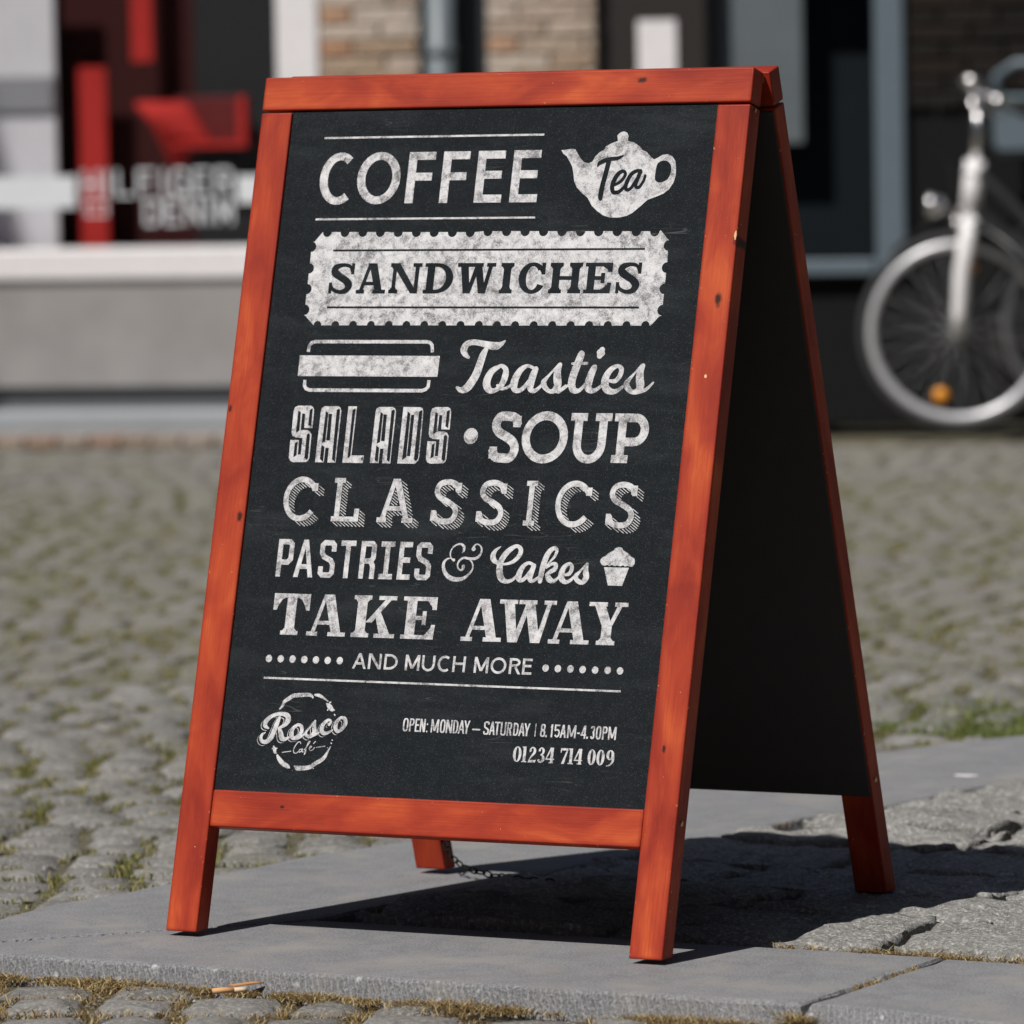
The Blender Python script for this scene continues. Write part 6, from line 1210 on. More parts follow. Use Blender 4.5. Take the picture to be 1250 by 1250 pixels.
  ('p',0,[5419,2277,5456,2277,5456,2465,5419,2465]),
  ('p',0,[5402,2277,5463,2277,5463,2288,5402,2288]),
  ('p',0,[5358,2326,5372,2326,5438,2465,5413,2465]),
  ('p',0,[5358,2318,5469,2318,5469,2332,5358,2332]),
  ('r',0,[5644,2371,5607,2371,5643,2389,5607,2387,5640,2407,5606,2402,5635,2423,5605,2417,5629,2437,5602,2429,5621,2449,5600,2440,5611,2458,5597,2447,5601,2463,5594,2452,5591,2465,5591,2454,5581,2463,5588,2452,5571,2458,5585,2447,5562,2449,5582,2440,5553,2437,5580,2429,5547,2423,5578,2417,5542,2407,5576,2402,5539,2389,5575,2387,5538,2371,5575,2371,5539,2352,5575,2354,5542,2335,5576,2339,5547,2318,5578,2325,5553,2304,5580,2312,5562,2293,5582,2302,5571,2284,5585,2294,5581,2278,5588,2289,5591,2277,5591,2288,5601,2278,5594,2289,5611,2284,5597,2294,5621,2292,5600,2302,5629,2304,5602,2312,5635,2318,5605,2325,5640,2335,5606,2339,5643,2352,5607,2354,5644,2371,5607,2371]),
  ('r',0,[5763,2371,5726,2371,5762,2389,5726,2387,5759,2407,5725,2402,5754,2423,5723,2417,5748,2437,5721,2429,5740,2449,5719,2440,5730,2457,5716,2447,5720,2463,5713,2452,5710,2465,5710,2454,5700,2463,5707,2452,5690,2458,5704,2447,5681,2449,5701,2440,5673,2437,5699,2429,5666,2423,5697,2417,5661,2407,5695,2402,5658,2389,5694,2387,5657,2371,5694,2371,5658,2352,5694,2354,5661,2335,5695,2339,5666,2318,5697,2324,5673,2304,5699,2312,5681,2292,5701,2302,5690,2284,5704,2294,5700,2278,5707,2289,5710,2277,5710,2288,5720,2278,5713,2289,5730,2284,5716,2294,5740,2292,5719,2302,5748,2304,5721,2312,5754,2318,5723,2324,5759,2335,5725,2339,5762,2352,5726,2354,5763,2371,5726,2371]),
  ('r',0,[5889,2404,5852,2404,5888,2418,5852,2415,5884,2431,5851,2426,5878,2442,5849,2435,5870,2451,5847,2443,5860,2459,5844,2449,5849,2463,5841,2452,5837,2465,5837,2454,5826,2463,5834,2452,5815,2459,5831,2449,5805,2452,5828,2443,5797,2442,5826,2435,5791,2431,5824,2426,5787,2418,5823,2415,5786,2404,5823,2404,5787,2391,5823,2393,5791,2378,5824,2383,5797,2367,5826,2374,5805,2357,5828,2366,5815,2350,5831,2360,5826,2346,5834,2356,5837,2344,5837,2355,5849,2346,5841,2356,5860,2350,5844,2360,5870,2357,5847,2366,5878,2367,5849,2374,5884,2378,5851,2383,5888,2391,5852,2393,5889,2404,5852,2404]),
  ('r',0,[5889,2404,5852,2398,5890,2391,5855,2385,5893,2372,5859,2367,5894,2350,5862,2350,5891,2329,5862,2337,5882,2312,5859,2325,5869,2297,5851,2312,5855,2286,5842,2300,5842,2277,5833,2291,5829,2272,5824,2285,5815,2269,5813,2282,5804,2268,5803,2280,5797,2267,5795,2278]),
 ],
 'Rosco_shade': [
  ('r',0,[1091,2532,1092,2533,1089,2529,1093,2537,1084,2526,1091,2542,1077,2527,1086,2547,1066,2528,1078,2554,1049,2531,1066,2564,1030,2536,1057,2575,1012,2548,1055,2581,1000,2566,1056,2583,996,2586,1057,2587,997,2606,1058,2593,1004,2626,1061,2599,1016,2645,1066,2610,1032,2662,1075,2625,1051,2679,1087,2640,1071,2693,1100,2653,1093,2706,1117,2664,1116,2717,1136,2675,1140,2726,1156,2683,1164,2734,1176,2690,1189,2739,1197,2694,1213,2743,1218,2697,1237,2745,1238,2698,1260,2746,1257,2696,1283,2745,1275,2692,1306,2743,1290,2687,1328,2738,1302,2680,1350,2727,1307,2675,1367,2710,1309,2671,1379,2689,1310,2665,1384,2666,1310,2659,1383,2642,1310,2654,1375,2620,1310,2647,1362,2601,1307,2635,1346,2584,1301,2622,1327,2569,1293,2609,1302,2556,1279,2594,1275,2545,1257,2579,1250,2536,1236,2564,1233,2530,1221,2554,1225,2529,1215,2548,1218,2531,1213,2542,1215,2535,1214,2537]),
  ('r',0,[1228,2691,1226,2692,1234,2687,1219,2692,1239,2678,1209,2689,1239,2666,1202,2680,1236,2654,1196,2668,1233,2636,1187,2652,1229,2615,1176,2633,1225,2595,1167,2613,1220,2574,1159,2593,1214,2552,1152,2570,1207,2529,1145,2548,1200,2506,1138,2526,1193,2483,1130,2503,1185,2459,1123,2480,1176,2434,1115,2460,1164,2411,1108,2443,1149,2391,1099,2429,1132,2373,1089,2415,1114,2359,1079,2404,1093,2347,1070,2396,1072,2341,1061,2392,1050,2339,1049,2390,1030,2341,1038,2391,1011,2347,1029,2392,995,2357,1024,2395,982,2370,1019,2400,972,2386,1014,2406,967,2403,1012,2411,967,2421,1011,2417,972,2438,1011,2427,979,2454,1014,2437,989,2467,1016,2445,1004,2477,1021,2453,1019,2482,1030,2462,1032,2486,1040,2470,1041,2488,1047,2476,1045,2488,1050,2479,1048,2487,1051,2482,1050,2485,1050,2485]),
  ('r',0,[1231,2554,1228,2553,1239,2556,1222,2548,1251,2552,1217,2537,1260,2542,1218,2523,1266,2534,1221,2513,1275,2521,1225,2499,1284,2507,1229,2482,1293,2493,1233,2468,1301,2476,1236,2454,1307,2461,1241,2437,1311,2451,1248,2418,1312,2447,1262,2399,1313,2445,1282,2387,1316,2440,1302,2383,1323,2436,1320,2384,1331,2433,1337,2388,1340,2433,1354,2394,1352,2436,1369,2404,1365,2441,1381,2412,1374,2445,1388,2418,1383,2446,1395,2424,1390,2443,1396,2432,1394,2439,1395,2437]),
  ('r',0,[1502,2604,1501,2606,1505,2598,1496,2610,1504,2589,1487,2612,1498,2581,1478,2609,1487,2571,1465,2602,1471,2557,1446,2590,1457,2543,1425,2576,1449,2531,1407,2558,1446,2520,1395,2536,1445,2506,1388,2514,1445,2492,1386,2492,1447,2480,1386,2472,1448,2469,1391,2453,1450,2460,1400,2434,1452,2454,1414,2416,1450,2453,1436,2405,1454,2451,1460,2405,1466,2453,1481,2412,1482,2458,1501,2423,1496,2466,1519,2435,1507,2477,1535,2448,1518,2492,1552,2464,1527,2506,1568,2482,1531,2518,1579,2503,1532,2528,1583,2525,1531,2540,1582,2547,1528,2551,1577,2568,1526,2558,1567,2588,1523,2563,1549,2602,1514,2569,1530,2608,1502,2576,1514,2612,1493,2581,1505,2614,1484,2587,1494,2614,1481,2596,1486,2610,1482,2602,1483,2604]),
  ('r',0,[1429,2415,1430,2413,1430,2421,1432,2408,1434,2428,1438,2403,1442,2432,1447,2402,1458,2435,1463,2404,1480,2440,1487,2408,1504,2446,1513,2413,1524,2453,1538,2421,1543,2462,1560,2433,1564,2473,1581,2449,1583,2485,1598,2463,1596,2493,1610,2473,1603,2495,1614,2479,1609,2493,1615,2485,1612,2490,1613,2489]),
  ('r',0,[1733,2664,1731,2664,1737,2662,1727,2663,1741,2658,1722,2660,1743,2651,1719,2653,1744,2636,1714,2639,1746,2615,1708,2619,1749,2593,1701,2596,1751,2576,1697,2573,1756,2563,1699,2550,1762,2547,1704,2531,1767,2525,1706,2520,1764,2498,1706,2516,1751,2475,1703,2509,1733,2458,1695,2496,1713,2444,1685,2485,1691,2435,1677,2478,1669,2433,1669,2477,1648,2436,1658,2478,1629,2443,1647,2482,1614,2453,1640,2485,1603,2468,1637,2487,1599,2484,1635,2490,1601,2502,1633,2496,1608,2519,1635,2506,1620,2537,1642,2520,1637,2554,1656,2537,1655,2572,1672,2557,1670,2589,1687,2576,1684,2607,1701,2595,1698,2627,1715,2615,1710,2645,1728,2633,1718,2658,1736,2646,1724,2662,1738,2652,1729,2663,1737,2657,1733,2661,1734,2660]),
  ('r',0,[1646,2444,1647,2441,1646,2450,1651,2436,1649,2458,1659,2432,1657,2465,1669,2432,1676,2471,1687,2439,1703,2480,1714,2449,1731,2490,1742,2460,1752,2497,1765,2470,1767,2504,1781,2479,1778,2509,1792,2488,1787,2514,1800,2495,1793,2518,1806,2500,1799,2520,1810,2506,1805,2519,1810,2511,1808,2516,1809,2515]),
  ('r',0,[1919,2597,1921,2596,1915,2602,1927,2594,1913,2611,1936,2594,1916,2621,1944,2600,1922,2628,1949,2608,1931,2638,1958,2620,1937,2647,1965,2635,1938,2647,1968,2653,1937,2647,1958,2669,1931,2651,1944,2679,1923,2653,1927,2685,1917,2651,1907,2685,1907,2645,1887,2677,1894,2632,1867,2664,1881,2617,1847,2649,1873,2604,1831,2631,1867,2590,1819,2612,1864,2576,1809,2591,1863,2562,1803,2568,1863,2553,1803,2545,1865,2546,1810,2523,1868,2537,1822,2504,1872,2530,1838,2489,1875,2526,1859,2478,1881,2524,1882,2477,1894,2524,1903,2483,1910,2527,1922,2490,1925,2530,1939,2498,1940,2535,1954,2508,1954,2542,1969,2519,1968,2549,1981,2529,1977,2554,1989,2536,1984,2556,1993,2541,1989,2554,1994,2547,1992,2552,1993,2550]),
  ('r',0,[2098,2714,2096,2715,2101,2708,2091,2719,2101,2699,2082,2720,2096,2690,2073,2716,2087,2680,2062,2709,2075,2667,2046,2698,2064,2653,2029,2683,2057,2641,2014,2665,2053,2628,2004,2645,2051,2614,1997,2624,2050,2600,1993,2602,2050,2590,1995,2580,2052,2579,2002,2559,2057,2567,2014,2539,2062,2558,2029,2523,2063,2555,2051,2511,2066,2555,2074,2511,2076,2558,2095,2519,2088,2566,2113,2530,2098,2576,2130,2543,2108,2588,2146,2559,2117,2605,2161,2578,2124,2621,2174,2600,2127,2634,2183,2622,2128,2645,2184,2646,2127,2657,2181,2669,2125,2667,2173,2690,2124,2672,2158,2709,2121,2676,2137,2719,2108,2681,2115,2722,2093,2686,2098,2721,2082,2689,2086,2721,2073,2693,2077,2719,2069,2700,2070,2714,2068,2706,2068,2708]),
 ],
 'Rosco_gap': [
  ('r',1,[1102,2539,1102,2540,1099,2536,1103,2544,1094,2533,1101,2550,1088,2534,1097,2554,1077,2536,1088,2561,1060,2538,1076,2572,1040,2543,1067,2582,1022,2555,1065,2588,1011,2573,1067,2590,1006,2593,1067,2595,1007,2613,1068,2600,1014,2634,1071,2606,1026,2652,1076,2617,1043,2670,1085,2632,1061,2686,1097,2647,1082,2700,1111,2660,1103,2713,1127,2671,1126,2724,1146,2682,1151,2734,1166,2690,1175,2741,1187,2697,1199,2747,1207,2702,1223,2750,1228,2704,1248,2752,1248,2705,1271,2753,1267,2703,1293,2752,1285,2699,1316,2750,1301,2694,1338,2745,1312,2687,1360,2734,1317,2682,1378,2717,1319,2678,1389,2696,1320,2673,1394,2673,1320,2667,1393,2649,1321,2661,1385,2628,1320,2654,1373,2608,1317,2642,1356,2591,1312,2629,1337,2576,1303,2616,1313,2563,1289,2602,1285,2552,1267,2586,1260,2543,1246,2571,1243,2537,1231,2561,1235,2536,1225,2556,1229,2539,1223,2549,1225,2542,1224,2544]),
  ('r',1,[1238,2698,1236,2699,1244,2694,1229,2699,1249,2685,1219,2696,1249,2673,1212,2687,1247,2661,1206,2676,1243,2643,1197,2660,1240,2622,1187,2641,1235,2602,1177,2621,1230,2581,1170,2600,1224,2559,1162,2577,1217,2536,1155,2555,1210,2513,1148,2533,1203,2490,1140,2510,1195,2466,1133,2487,1186,2441,1126,2467,1174,2418,1118,2451,1159,2398,1109,2436,1142,2380,1099,2422,1124,2366,1089,2411,1104,2354,1080,2403,1082,2348,1071,2399,1060,2346,1059,2397,1040,2349,1048,2398,1021,2354,1040,2399,1005,2364,1034,2402,992,2377,1029,2407,982,2393,1025,2413,977,2410,1022,2418,978,2428,1021,2424,982,2445,1022,2434,989,2461,1024,2444,1000,2474,1027,2453,1014,2484,1031,2460,1029,2490,1040,2469,1043,2493,1050,2477,1052,2495,1058,2483,1056,2496,1060,2486,1059,2494,1061,2489,1060,2493,1061,2492]),
  ('r',1,[1241,2561,1239,2560,1250,2563,1232,2555,1261,2560,1227,2544,1270,2549,1229,2530,1276,2541,1231,2520,1285,2529,1235,2506,1294,2515,1239,2490,1303,2500,1243,2475,1311,2483,1247,2461,1317,2468,1251,2444,1321,2458,1259,2425,1323,2454,1273,2406,1323,2452,1293,2394,1326,2447,1312,2390,1333,2443,1330,2391,1341,2440,1347,2395,1350,2440,1364,2401,1362,2443,1379,2411,1375,2448,1391,2419,1384,2452,1399,2425,1393,2453,1405,2432,1401,2451,1407,2439,1404,2446,1405,2445]),
  ('r',1,[1513,2611,1511,2613,1515,2605,1506,2617,1514,2596,1498,2619,1508,2588,1488,2616,1497,2578,1475,2609,1481,2564,1456,2598,1467,2550,1435,2583,1459,2538,1417,2565,1456,2527,1405,2543,1455,2513,1399,2521,1456,2499,1396,2499,1457,2487,1397,2479,1458,2477,1401,2460,1461,2467,1410,2441,1462,2461,1424,2424,1460,2460,1446,2412,1464,2459,1470,2412,1477,2460,1491,2420,1492,2466,1511,2430,1506,2473,1529,2442,1518,2484,1546,2455,1529,2499,1563,2471,1537,2513,1578,2489,1541,2525,1589,2510,1542,2535,1593,2532,1541,2547,1592,2555,1539,2558,1587,2575,1537,2565,1577,2595,1533,2570,1559,2609,1524,2577,1540,2616,1512,2583,1525,2619,1503,2588,1515,2621,1495,2594,1504,2621,1492,2603,1497,2617,1492,2609,1493,2612]),
  ('r',1,[1440,2423,1440,2420,1440,2428,1442,2415,1444,2435,1448,2410,1452,2439,1457,2409,1468,2443,1473,2412,1490,2447,1497,2415,1514,2453,1523,2420,1535,2460,1548,2428,1554,2469,1570,2440,1574,2480,1591,2456,1593,2492,1608,2470,1606,2500,1620,2480,1613,2502,1624,2486,1619,2500,1625,2492,1622,2498,1623,2496]),
  ('r',1,[1743,2671,1741,2671,1747,2669,1737,2670,1751,2665,1732,2667,1753,2658,1729,2660,1754,2643,1724,2647,1756,2623,1718,2626,1759,2601,1711,2603,1762,2583,1707,2580,1766,2570,1709,2557,1772,2554,1714,2538,1777,2532,1716,2527,1775,2505,1717,2523,1761,2482,1714,2516,1743,2465,1706,2503,1723,2451,1695,2492,1702,2442,1687,2486,1679,2440,1680,2484,1658,2443,1668,2485,1639,2450,1657,2489,1624,2461,1651,2492,1614,2475,1648,2494,1609,2492,1645,2497,1611,2509,1644,2503,1618,2526,1645,2513,1630,2544,1653,2527,1647,2561,1666,2545,1665,2579,1682,2564,1680,2596,1697,2583,1694,2615,1711,2602,1708,2635,1726,2623,1720,2653,1738,2640,1729,2665,1746,2653,1734,2669,1748,2659,1739,2670,1747,2664,1743,2668,1744,2667]),
  ('r',1,[1657,2451,1657,2448,1656,2457,1661,2443,1659,2465,1669,2439,1667,2472,1679,2439,1686,2478,1697,2446,1713,2487,1724,2456,1741,2497,1752,2467,1762,2505,1775,2477,1777,2511,1791,2486,1788,2516,1802,2495,1797,2521,1810,2503,1803,2525,1816,2508,1810,2527,1820,2513,1815,2526,1820,2518,1818,2523,1819,2522]),
  ('r',1,[1929,2604,1931,2603,1925,2609,1937,2601,1923,2618,1946,2601,1926,2628,1955,2608,1933,2635,1960,2615,1941,2645,1968,2627,1947,2654,1976,2642,1948,2654,1978,2660,1947,2654,1968,2676,1941,2658,1955,2686,1933,2660,1937,2692,1927,2658,1917,2692,1917,2652,1897,2684,1904,2639,1877,2671,1891,2624,1858,2656,1883,2611,1841,2639,1878,2597,1829,2619,1874,2583,1819,2598,1873,2569,1814,2575,1873,2560,1813,2552,1875,2553,1820,2530,1878,2544,1832,2511,1882,2537,1848,2496,1885,2533,1869,2486,1891,2531,1892,2484,1904,2531,1913,2490,1920,2534,1932,2497,1935,2537,1949,2505,1950,2542,1965,2515,1964,2549,1979,2526,1978,2556,1991,2536,1987,2561,1999,2543,1994,2563,2004,2548,1999,2561,2004,2554,2002,2559,2003,2557]),
  ('r',1,[2108,2721,2107,2723,2111,2715,2101,2726,2111,2706,2092,2727,2106,2697,2083,2723,2097,2687,2072,2716,2085,2674,2057,2705,2074,2660,2039,2690,2067,2648,2024,2672,2064,2635,2014,2653,2061,2621,2007,2632,2060,2607,2004,2609,2060,2597,2005,2587,2063,2586,2012,2566,2067,2574,2024,2546,2072,2565,2039,2530,2073,2562,2061,2518,2076,2562,2084,2518,2086,2566,2105,2526,2098,2573,2123,2537,2108,2583,2140,2550,2118,2595,2156,2566,2127,2612,2171,2585,2134,2628,2184,2607,2137,2641,2193,2629,2138,2652,2195,2653,2138,2664,2191,2676,2135,2674,2183,2697,2134,2680,2169,2716,2131,2683,2147,2726,2119,2689,2125,2729,2103,2693,2108,2728,2092,2696,2096,2728,2083,2700,2087,2726,2079,2707,2080,2721,2078,2713,2078,2715]),
 ],
 'Rosco': [
  ('r',2,[1122,2554,1123,2556,1120,2551,1123,2559,1114,2549,1122,2565,1108,2549,1117,2569,1097,2551,1108,2577,1080,2553,1096,2587,1060,2558,1087,2597,1042,2570,1085,2603,1031,2588,1087,2606,1026,2608,1088,2610,1028,2629,1089,2615,1035,2649,1091,2622,1047,2668,1097,2633,1063,2685,1106,2647,1082,2701,1118,2662,1102,2716,1131,2675,1124,2728,1147,2687,1147,2739,1166,2697,1171,2749,1187,2706,1195,2756,1207,2712,1219,2762,1227,2717,1244,2766,1248,2719,1268,2768,1269,2720,1291,2768,1288,2718,1313,2768,1305,2715,1336,2765,1321,2709,1359,2760,1333,2702,1380,2749,1338,2697,1398,2732,1339,2693,1409,2711,1340,2688,1415,2688,1341,2682,1414,2665,1341,2677,1406,2643,1340,2669,1393,2624,1338,2657,1377,2606,1332,2644,1357,2591,1324,2631,1333,2578,1309,2617,1305,2567,1288,2601,1280,2558,1266,2587,1263,2552,1251,2577,1255,2551,1245,2571,1249,2554,1244,2564,1246,2558,1245,2559]),
  ('r',2,[1259,2713,1256,2714,1265,2709,1249,2715,1270,2700,1240,2711,1269,2689,1233,2702,1267,2676,1226,2691,1264,2658,1217,2675,1260,2637,1207,2656,1255,2617,1198,2636,1250,2597,1190,2615,1244,2574,1183,2593,1237,2551,1176,2570,1230,2528,1168,2548,1223,2505,1161,2525,1216,2481,1153,2502,1207,2456,1146,2482,1195,2433,1138,2466,1180,2413,1130,2451,1163,2396,1120,2437,1144,2381,1109,2426,1124,2370,1100,2419,1102,2363,1091,2415,1081,2362,1080,2413,1060,2364,1068,2413,1042,2369,1060,2415,1025,2379,1055,2417,1012,2393,1049,2422,1003,2408,1045,2429,998,2426,1042,2434,998,2444,1041,2440,1002,2461,1042,2449,1010,2476,1045,2460,1020,2490,1047,2468,1034,2499,1052,2476,1050,2505,1061,2485,1063,2508,1071,2493,1072,2510,1078,2499,1076,2511,1081,2501,1079,2510,1081,2505,1081,2508,1081,2507]),
  ('r',2,[1262,2577,1259,2575,1270,2578,1252,2570,1281,2575,1247,2559,1290,2565,1249,2546,1296,2556,1252,2536,1305,2544,1255,2521,1315,2530,1259,2505,1324,2515,1263,2490,1331,2499,1267,2477,1337,2483,1271,2460,1342,2473,1279,2440,1343,2469,1293,2421,1343,2467,1313,2409,1347,2463,1333,2406,1354,2458,1351,2407,1361,2455,1368,2410,1370,2455,1384,2417,1383,2459,1399,2426,1395,2463,1411,2435,1405,2467,1419,2440,1414,2469,1425,2447,1421,2466,1427,2454,1425,2462,1426,2460]),
  ('r',2,[1533,2627,1532,2628,1535,2621,1527,2633,1535,2612,1518,2635,1528,2603,1508,2631,1517,2593,1495,2624,1501,2580,1476,2613,1487,2565,1455,2598,1479,2553,1437,2580,1476,2542,1426,2559,1475,2529,1419,2536,1476,2514,1416,2515,1477,2503,1417,2494,1479,2492,1422,2475,1481,2482,1430,2456,1482,2476,1444,2439,1480,2475,1467,2427,1484,2474,1490,2428,1497,2475,1511,2435,1512,2481,1531,2445,1526,2489,1549,2457,1538,2500,1566,2470,1549,2514,1583,2486,1557,2529,1598,2504,1561,2540,1609,2525,1563,2550,1613,2548,1562,2562,1612,2570,1559,2574,1607,2591,1557,2580,1597,2610,1554,2585,1579,2624,1544,2592,1561,2631,1532,2598,1545,2634,1523,2603,1535,2636,1515,2610,1525,2636,1512,2618,1517,2632,1512,2625,1513,2627]),
  ('r',2,[1460,2438,1460,2436,1460,2443,1463,2431,1464,2450,1469,2426,1472,2454,1478,2425,1488,2458,1494,2427,1511,2463,1517,2430,1534,2469,1543,2435,1555,2475,1568,2443,1574,2484,1591,2456,1594,2496,1611,2471,1613,2507,1628,2486,1626,2515,1640,2495,1633,2517,1645,2501,1639,2516,1645,2507,1643,2513,1644,2511]),
  ('r',2,[1763,2686,1762,2686,1767,2684,1757,2686,1772,2680,1752,2682,1773,2673,1749,2676,1774,2658,1745,2662,1776,2638,1738,2642,1779,2616,1731,2619,1782,2598,1728,2595,1786,2585,1729,2572,1792,2569,1734,2553,1797,2547,1736,2542,1795,2520,1737,2538,1781,2497,1734,2531,1763,2480,1726,2519,1743,2467,1716,2507,1722,2457,1708,2501,1699,2455,1700,2499,1678,2459,1688,2500,1659,2466,1677,2504,1644,2476,1671,2507,1634,2490,1668,2509,1630,2507,1665,2512,1631,2524,1664,2519,1638,2542,1665,2528,1651,2559,1673,2542,1668,2577,1686,2560,1685,2594,1703,2579,1701,2611,1718,2598,1714,2630,1732,2618,1728,2650,1746,2638,1740,2668,1758,2656,1749,2680,1767,2668,1754,2684,1769,2674,1760,2685,1767,2680,1763,2684,1764,2683]),
  ('r',2,[1677,2466,1678,2464,1676,2472,1681,2458,1679,2481,1689,2454,1688,2487,1699,2454,1706,2493,1718,2461,1733,2502,1744,2471,1761,2512,1772,2482,1783,2520,1795,2492,1797,2526,1811,2501,1808,2532,1823,2510,1817,2537,1831,2518,1824,2540,1836,2523,1830,2542,1840,2528,1835,2541,1841,2534,1838,2539,1839,2537]),
  ('r',2,[1949,2620,1951,2618,1945,2625,1957,2616,1943,2633,1966,2617,1947,2643,1975,2623,1953,2651,1980,2630,1961,2661,1988,2642,1967,2669,1996,2657,1968,2669,1998,2676,1967,2669,1988,2691,1961,2673,1975,2701,1953,2675,1957,2707,1947,2674,1937,2707,1938,2667,1917,2699,1924,2654,1897,2686,1912,2640,1878,2671,1903,2626,1861,2654,1898,2613,1849,2634,1894,2598,1839,2613,1893,2584,1834,2591,1894,2575,1833,2568,1895,2568,1840,2546,1898,2559,1852,2526,1903,2552,1868,2511,1905,2548,1890,2501,1911,2546,1913,2500,1924,2546,1933,2505,1940,2549,1952,2512,1956,2552,1969,2520,1970,2557,1985,2530,1985,2564,1999,2541,1998,2571,2011,2551,2008,2576,2020,2558,2014,2578,2024,2563,2019,2576,2024,2569,2022,2574,2023,2573]),
  ('r',2,[2128,2736,2127,2738,2131,2730,2121,2741,2132,2721,2113,2743,2126,2712,2103,2738,2117,2703,2093,2731,2105,2689,2077,2720,2094,2675,2059,2705,2088,2663,2044,2688,2084,2651,2034,2668,2081,2636,2027,2647,2080,2622,2024,2625,2080,2612,2025,2602,2083,2601,2032,2581,2087,2589,2044,2562,2092,2580,2059,2545,2093,2577,2081,2533,2096,2577,2104,2534,2106,2581,2125,2541,2118,2588,2144,2552,2129,2598,2160,2565,2138,2611,2176,2581,2147,2627,2191,2601,2154,2644,2204,2622,2158,2656,2213,2645,2158,2667,2215,2668,2158,2679,2211,2691,2155,2690,2203,2712,2154,2695,2189,2731,2151,2699,2167,2742,2139,2704,2145,2744,2124,2708,2128,2744,2112,2711,2116,2743,2103,2715,2107,2742,2099,2722,2101,2736,2098,2728,2098,2730]),
 ],
 'Cafe': [
  ('r',0,[1589,2382,1589,2382,1587,2382,1591,2383,1584,2383,1593,2385,1582,2386,1593,2389,1582,2390,1592,2393,1581,2396,1591,2399,1579,2400,1588,2406,1577,2402,1582,2411,1573,2403,1574,2413,1566,2403,1565,2414,1559,2402,1554,2412,1551,2396,1543,2404,1541,2385,1532,2392,1529,2368,1520,2374,1518,2350,1509,2355,1511,2334,1500,2338,1506,2320,1496,2322,1504,2306,1494,2307,1505,2294,1494,2293,1507,2285,1496,2281,1511,2278,1503,2271,1517,2274,1511,2264,1524,2271,1522,2260,1531,2270,1532,2259,1539,2272,1544,2262,1549,2278,1555,2269,1558,2285,1564,2276,1565,2290,1571,2281,1568,2291,1573,2283,1571,2290,1573,2286,1572,2289,1573,2288]),
  ('r',0,[1619,2322,1619,2322,1619,2320,1618,2324,1617,2317,1615,2326,1615,2315,1612,2326,1608,2314,1606,2324,1599,2312,1596,2322,1590,2309,1586,2319,1585,2306,1577,2313,1583,2301,1573,2304,1582,2293,1571,2294,1582,2287,1572,2284,1582,2286,1577,2276,1584,2286,1587,2276,1592,2290,1597,2280,1601,2295,1607,2286,1607,2300,1615,2293,1611,2307,1621,2302,1614,2316,1625,2313,1617,2325,1627,2321,1629,2328,1619,2324,1629,2319,1618,2321,1627,2308,1616,2309,1625,2295,1614,2296,1625,2289,1615,2285,1625,2290,1622,2279,1628,2290,1630,2280,1632,2292,1636,2282,1636,2293,1639,2283,1640,2293,1642,2284,1642,2291,1643,2287,1643,2290,1643,2289]),
  ('r',0,[1644,2308,1645,2308,1643,2310,1647,2307,1642,2312,1650,2307,1643,2315,1652,2309,1655,2331,1663,2325,1671,2353,1680,2347,1687,2377,1696,2370,1699,2395,1709,2389,1706,2406,1716,2401,1710,2415,1720,2411,1712,2419,1723,2418,1714,2417,1720,2426,1714,2416,1712,2427,1709,2414,1704,2424,1703,2409,1695,2416,1697,2399,1687,2403,1690,2379,1680,2382,1683,2353,1672,2355,1676,2325,1666,2327,1671,2302,1660,2305,1667,2285,1656,2287,1663,2270,1653,2273,1661,2260,1651,2262,1661,2256,1650,2253,1654,2259,1661,2250,1657,2262,1666,2256,1661,2269,1671,2264,1664,2276,1675,2273,1666,2285,1677,2283,1668,2296,1679,2294,1669,2307,1680,2305,1670,2314,1681,2313,1671,2317,1680,2316,1674,2319,1678,2318,1676,2319,1676,2319]),
  ('r',0,[1714,2321,1715,2321,1713,2323,1716,2320,1713,2326,1719,2319,1715,2329,1722,2321,1721,2335,1729,2327,1730,2343,1738,2336,1739,2352,1747,2345,1743,2357,1753,2353,1743,2354,1750,2362,1741,2355,1743,2366,1736,2355,1735,2366,1734,2355,1727,2363,1731,2351,1722,2357,1727,2344,1717,2348,1724,2336,1713,2338,1723,2330,1712,2329,1725,2325,1715,2320,1729,2318,1720,2312,1734,2313,1728,2304,1738,2311,1737,2301,1745,2312,1747,2302,1754,2316,1759,2306,1764,2321,1769,2312,1771,2326,1778,2318,1775,2331,1784,2325,1778,2337,1788,2333,1781,2344,1791,2340,1783,2349,1793,2345,1785,2351,1793,2348,1787,2352,1792,2350,1789,2352,1790,2351]),
  ('r',0,[1766,2390,1767,2390,1765,2392,1769,2389,1765,2395,1772,2389,1766,2398,1774,2391,1790,2426,1798,2419,1793,2427,1800,2422,1796,2427,1799,2424,1798,2426,1798,2426]),
  ('r',0,[1336,2269,1336,2269,1336,2271,1337,2267,1338,2274,1339,2265,1341,2275,1342,2265,1461,2294,1463,2284,1464,2294,1465,2285,1466,2292,1467,2287,1467,2290,1467,2289]),
  ('r',0,[1808,2347,1808,2346,1808,2349,1809,2344,1809,2351,1811,2343,1812,2353,1814,2342,1934,2374,1935,2363,1937,2373,1938,2365,1939,2371,1940,2367,1940,2370,1940,2369]),
 ],
 'ring': [
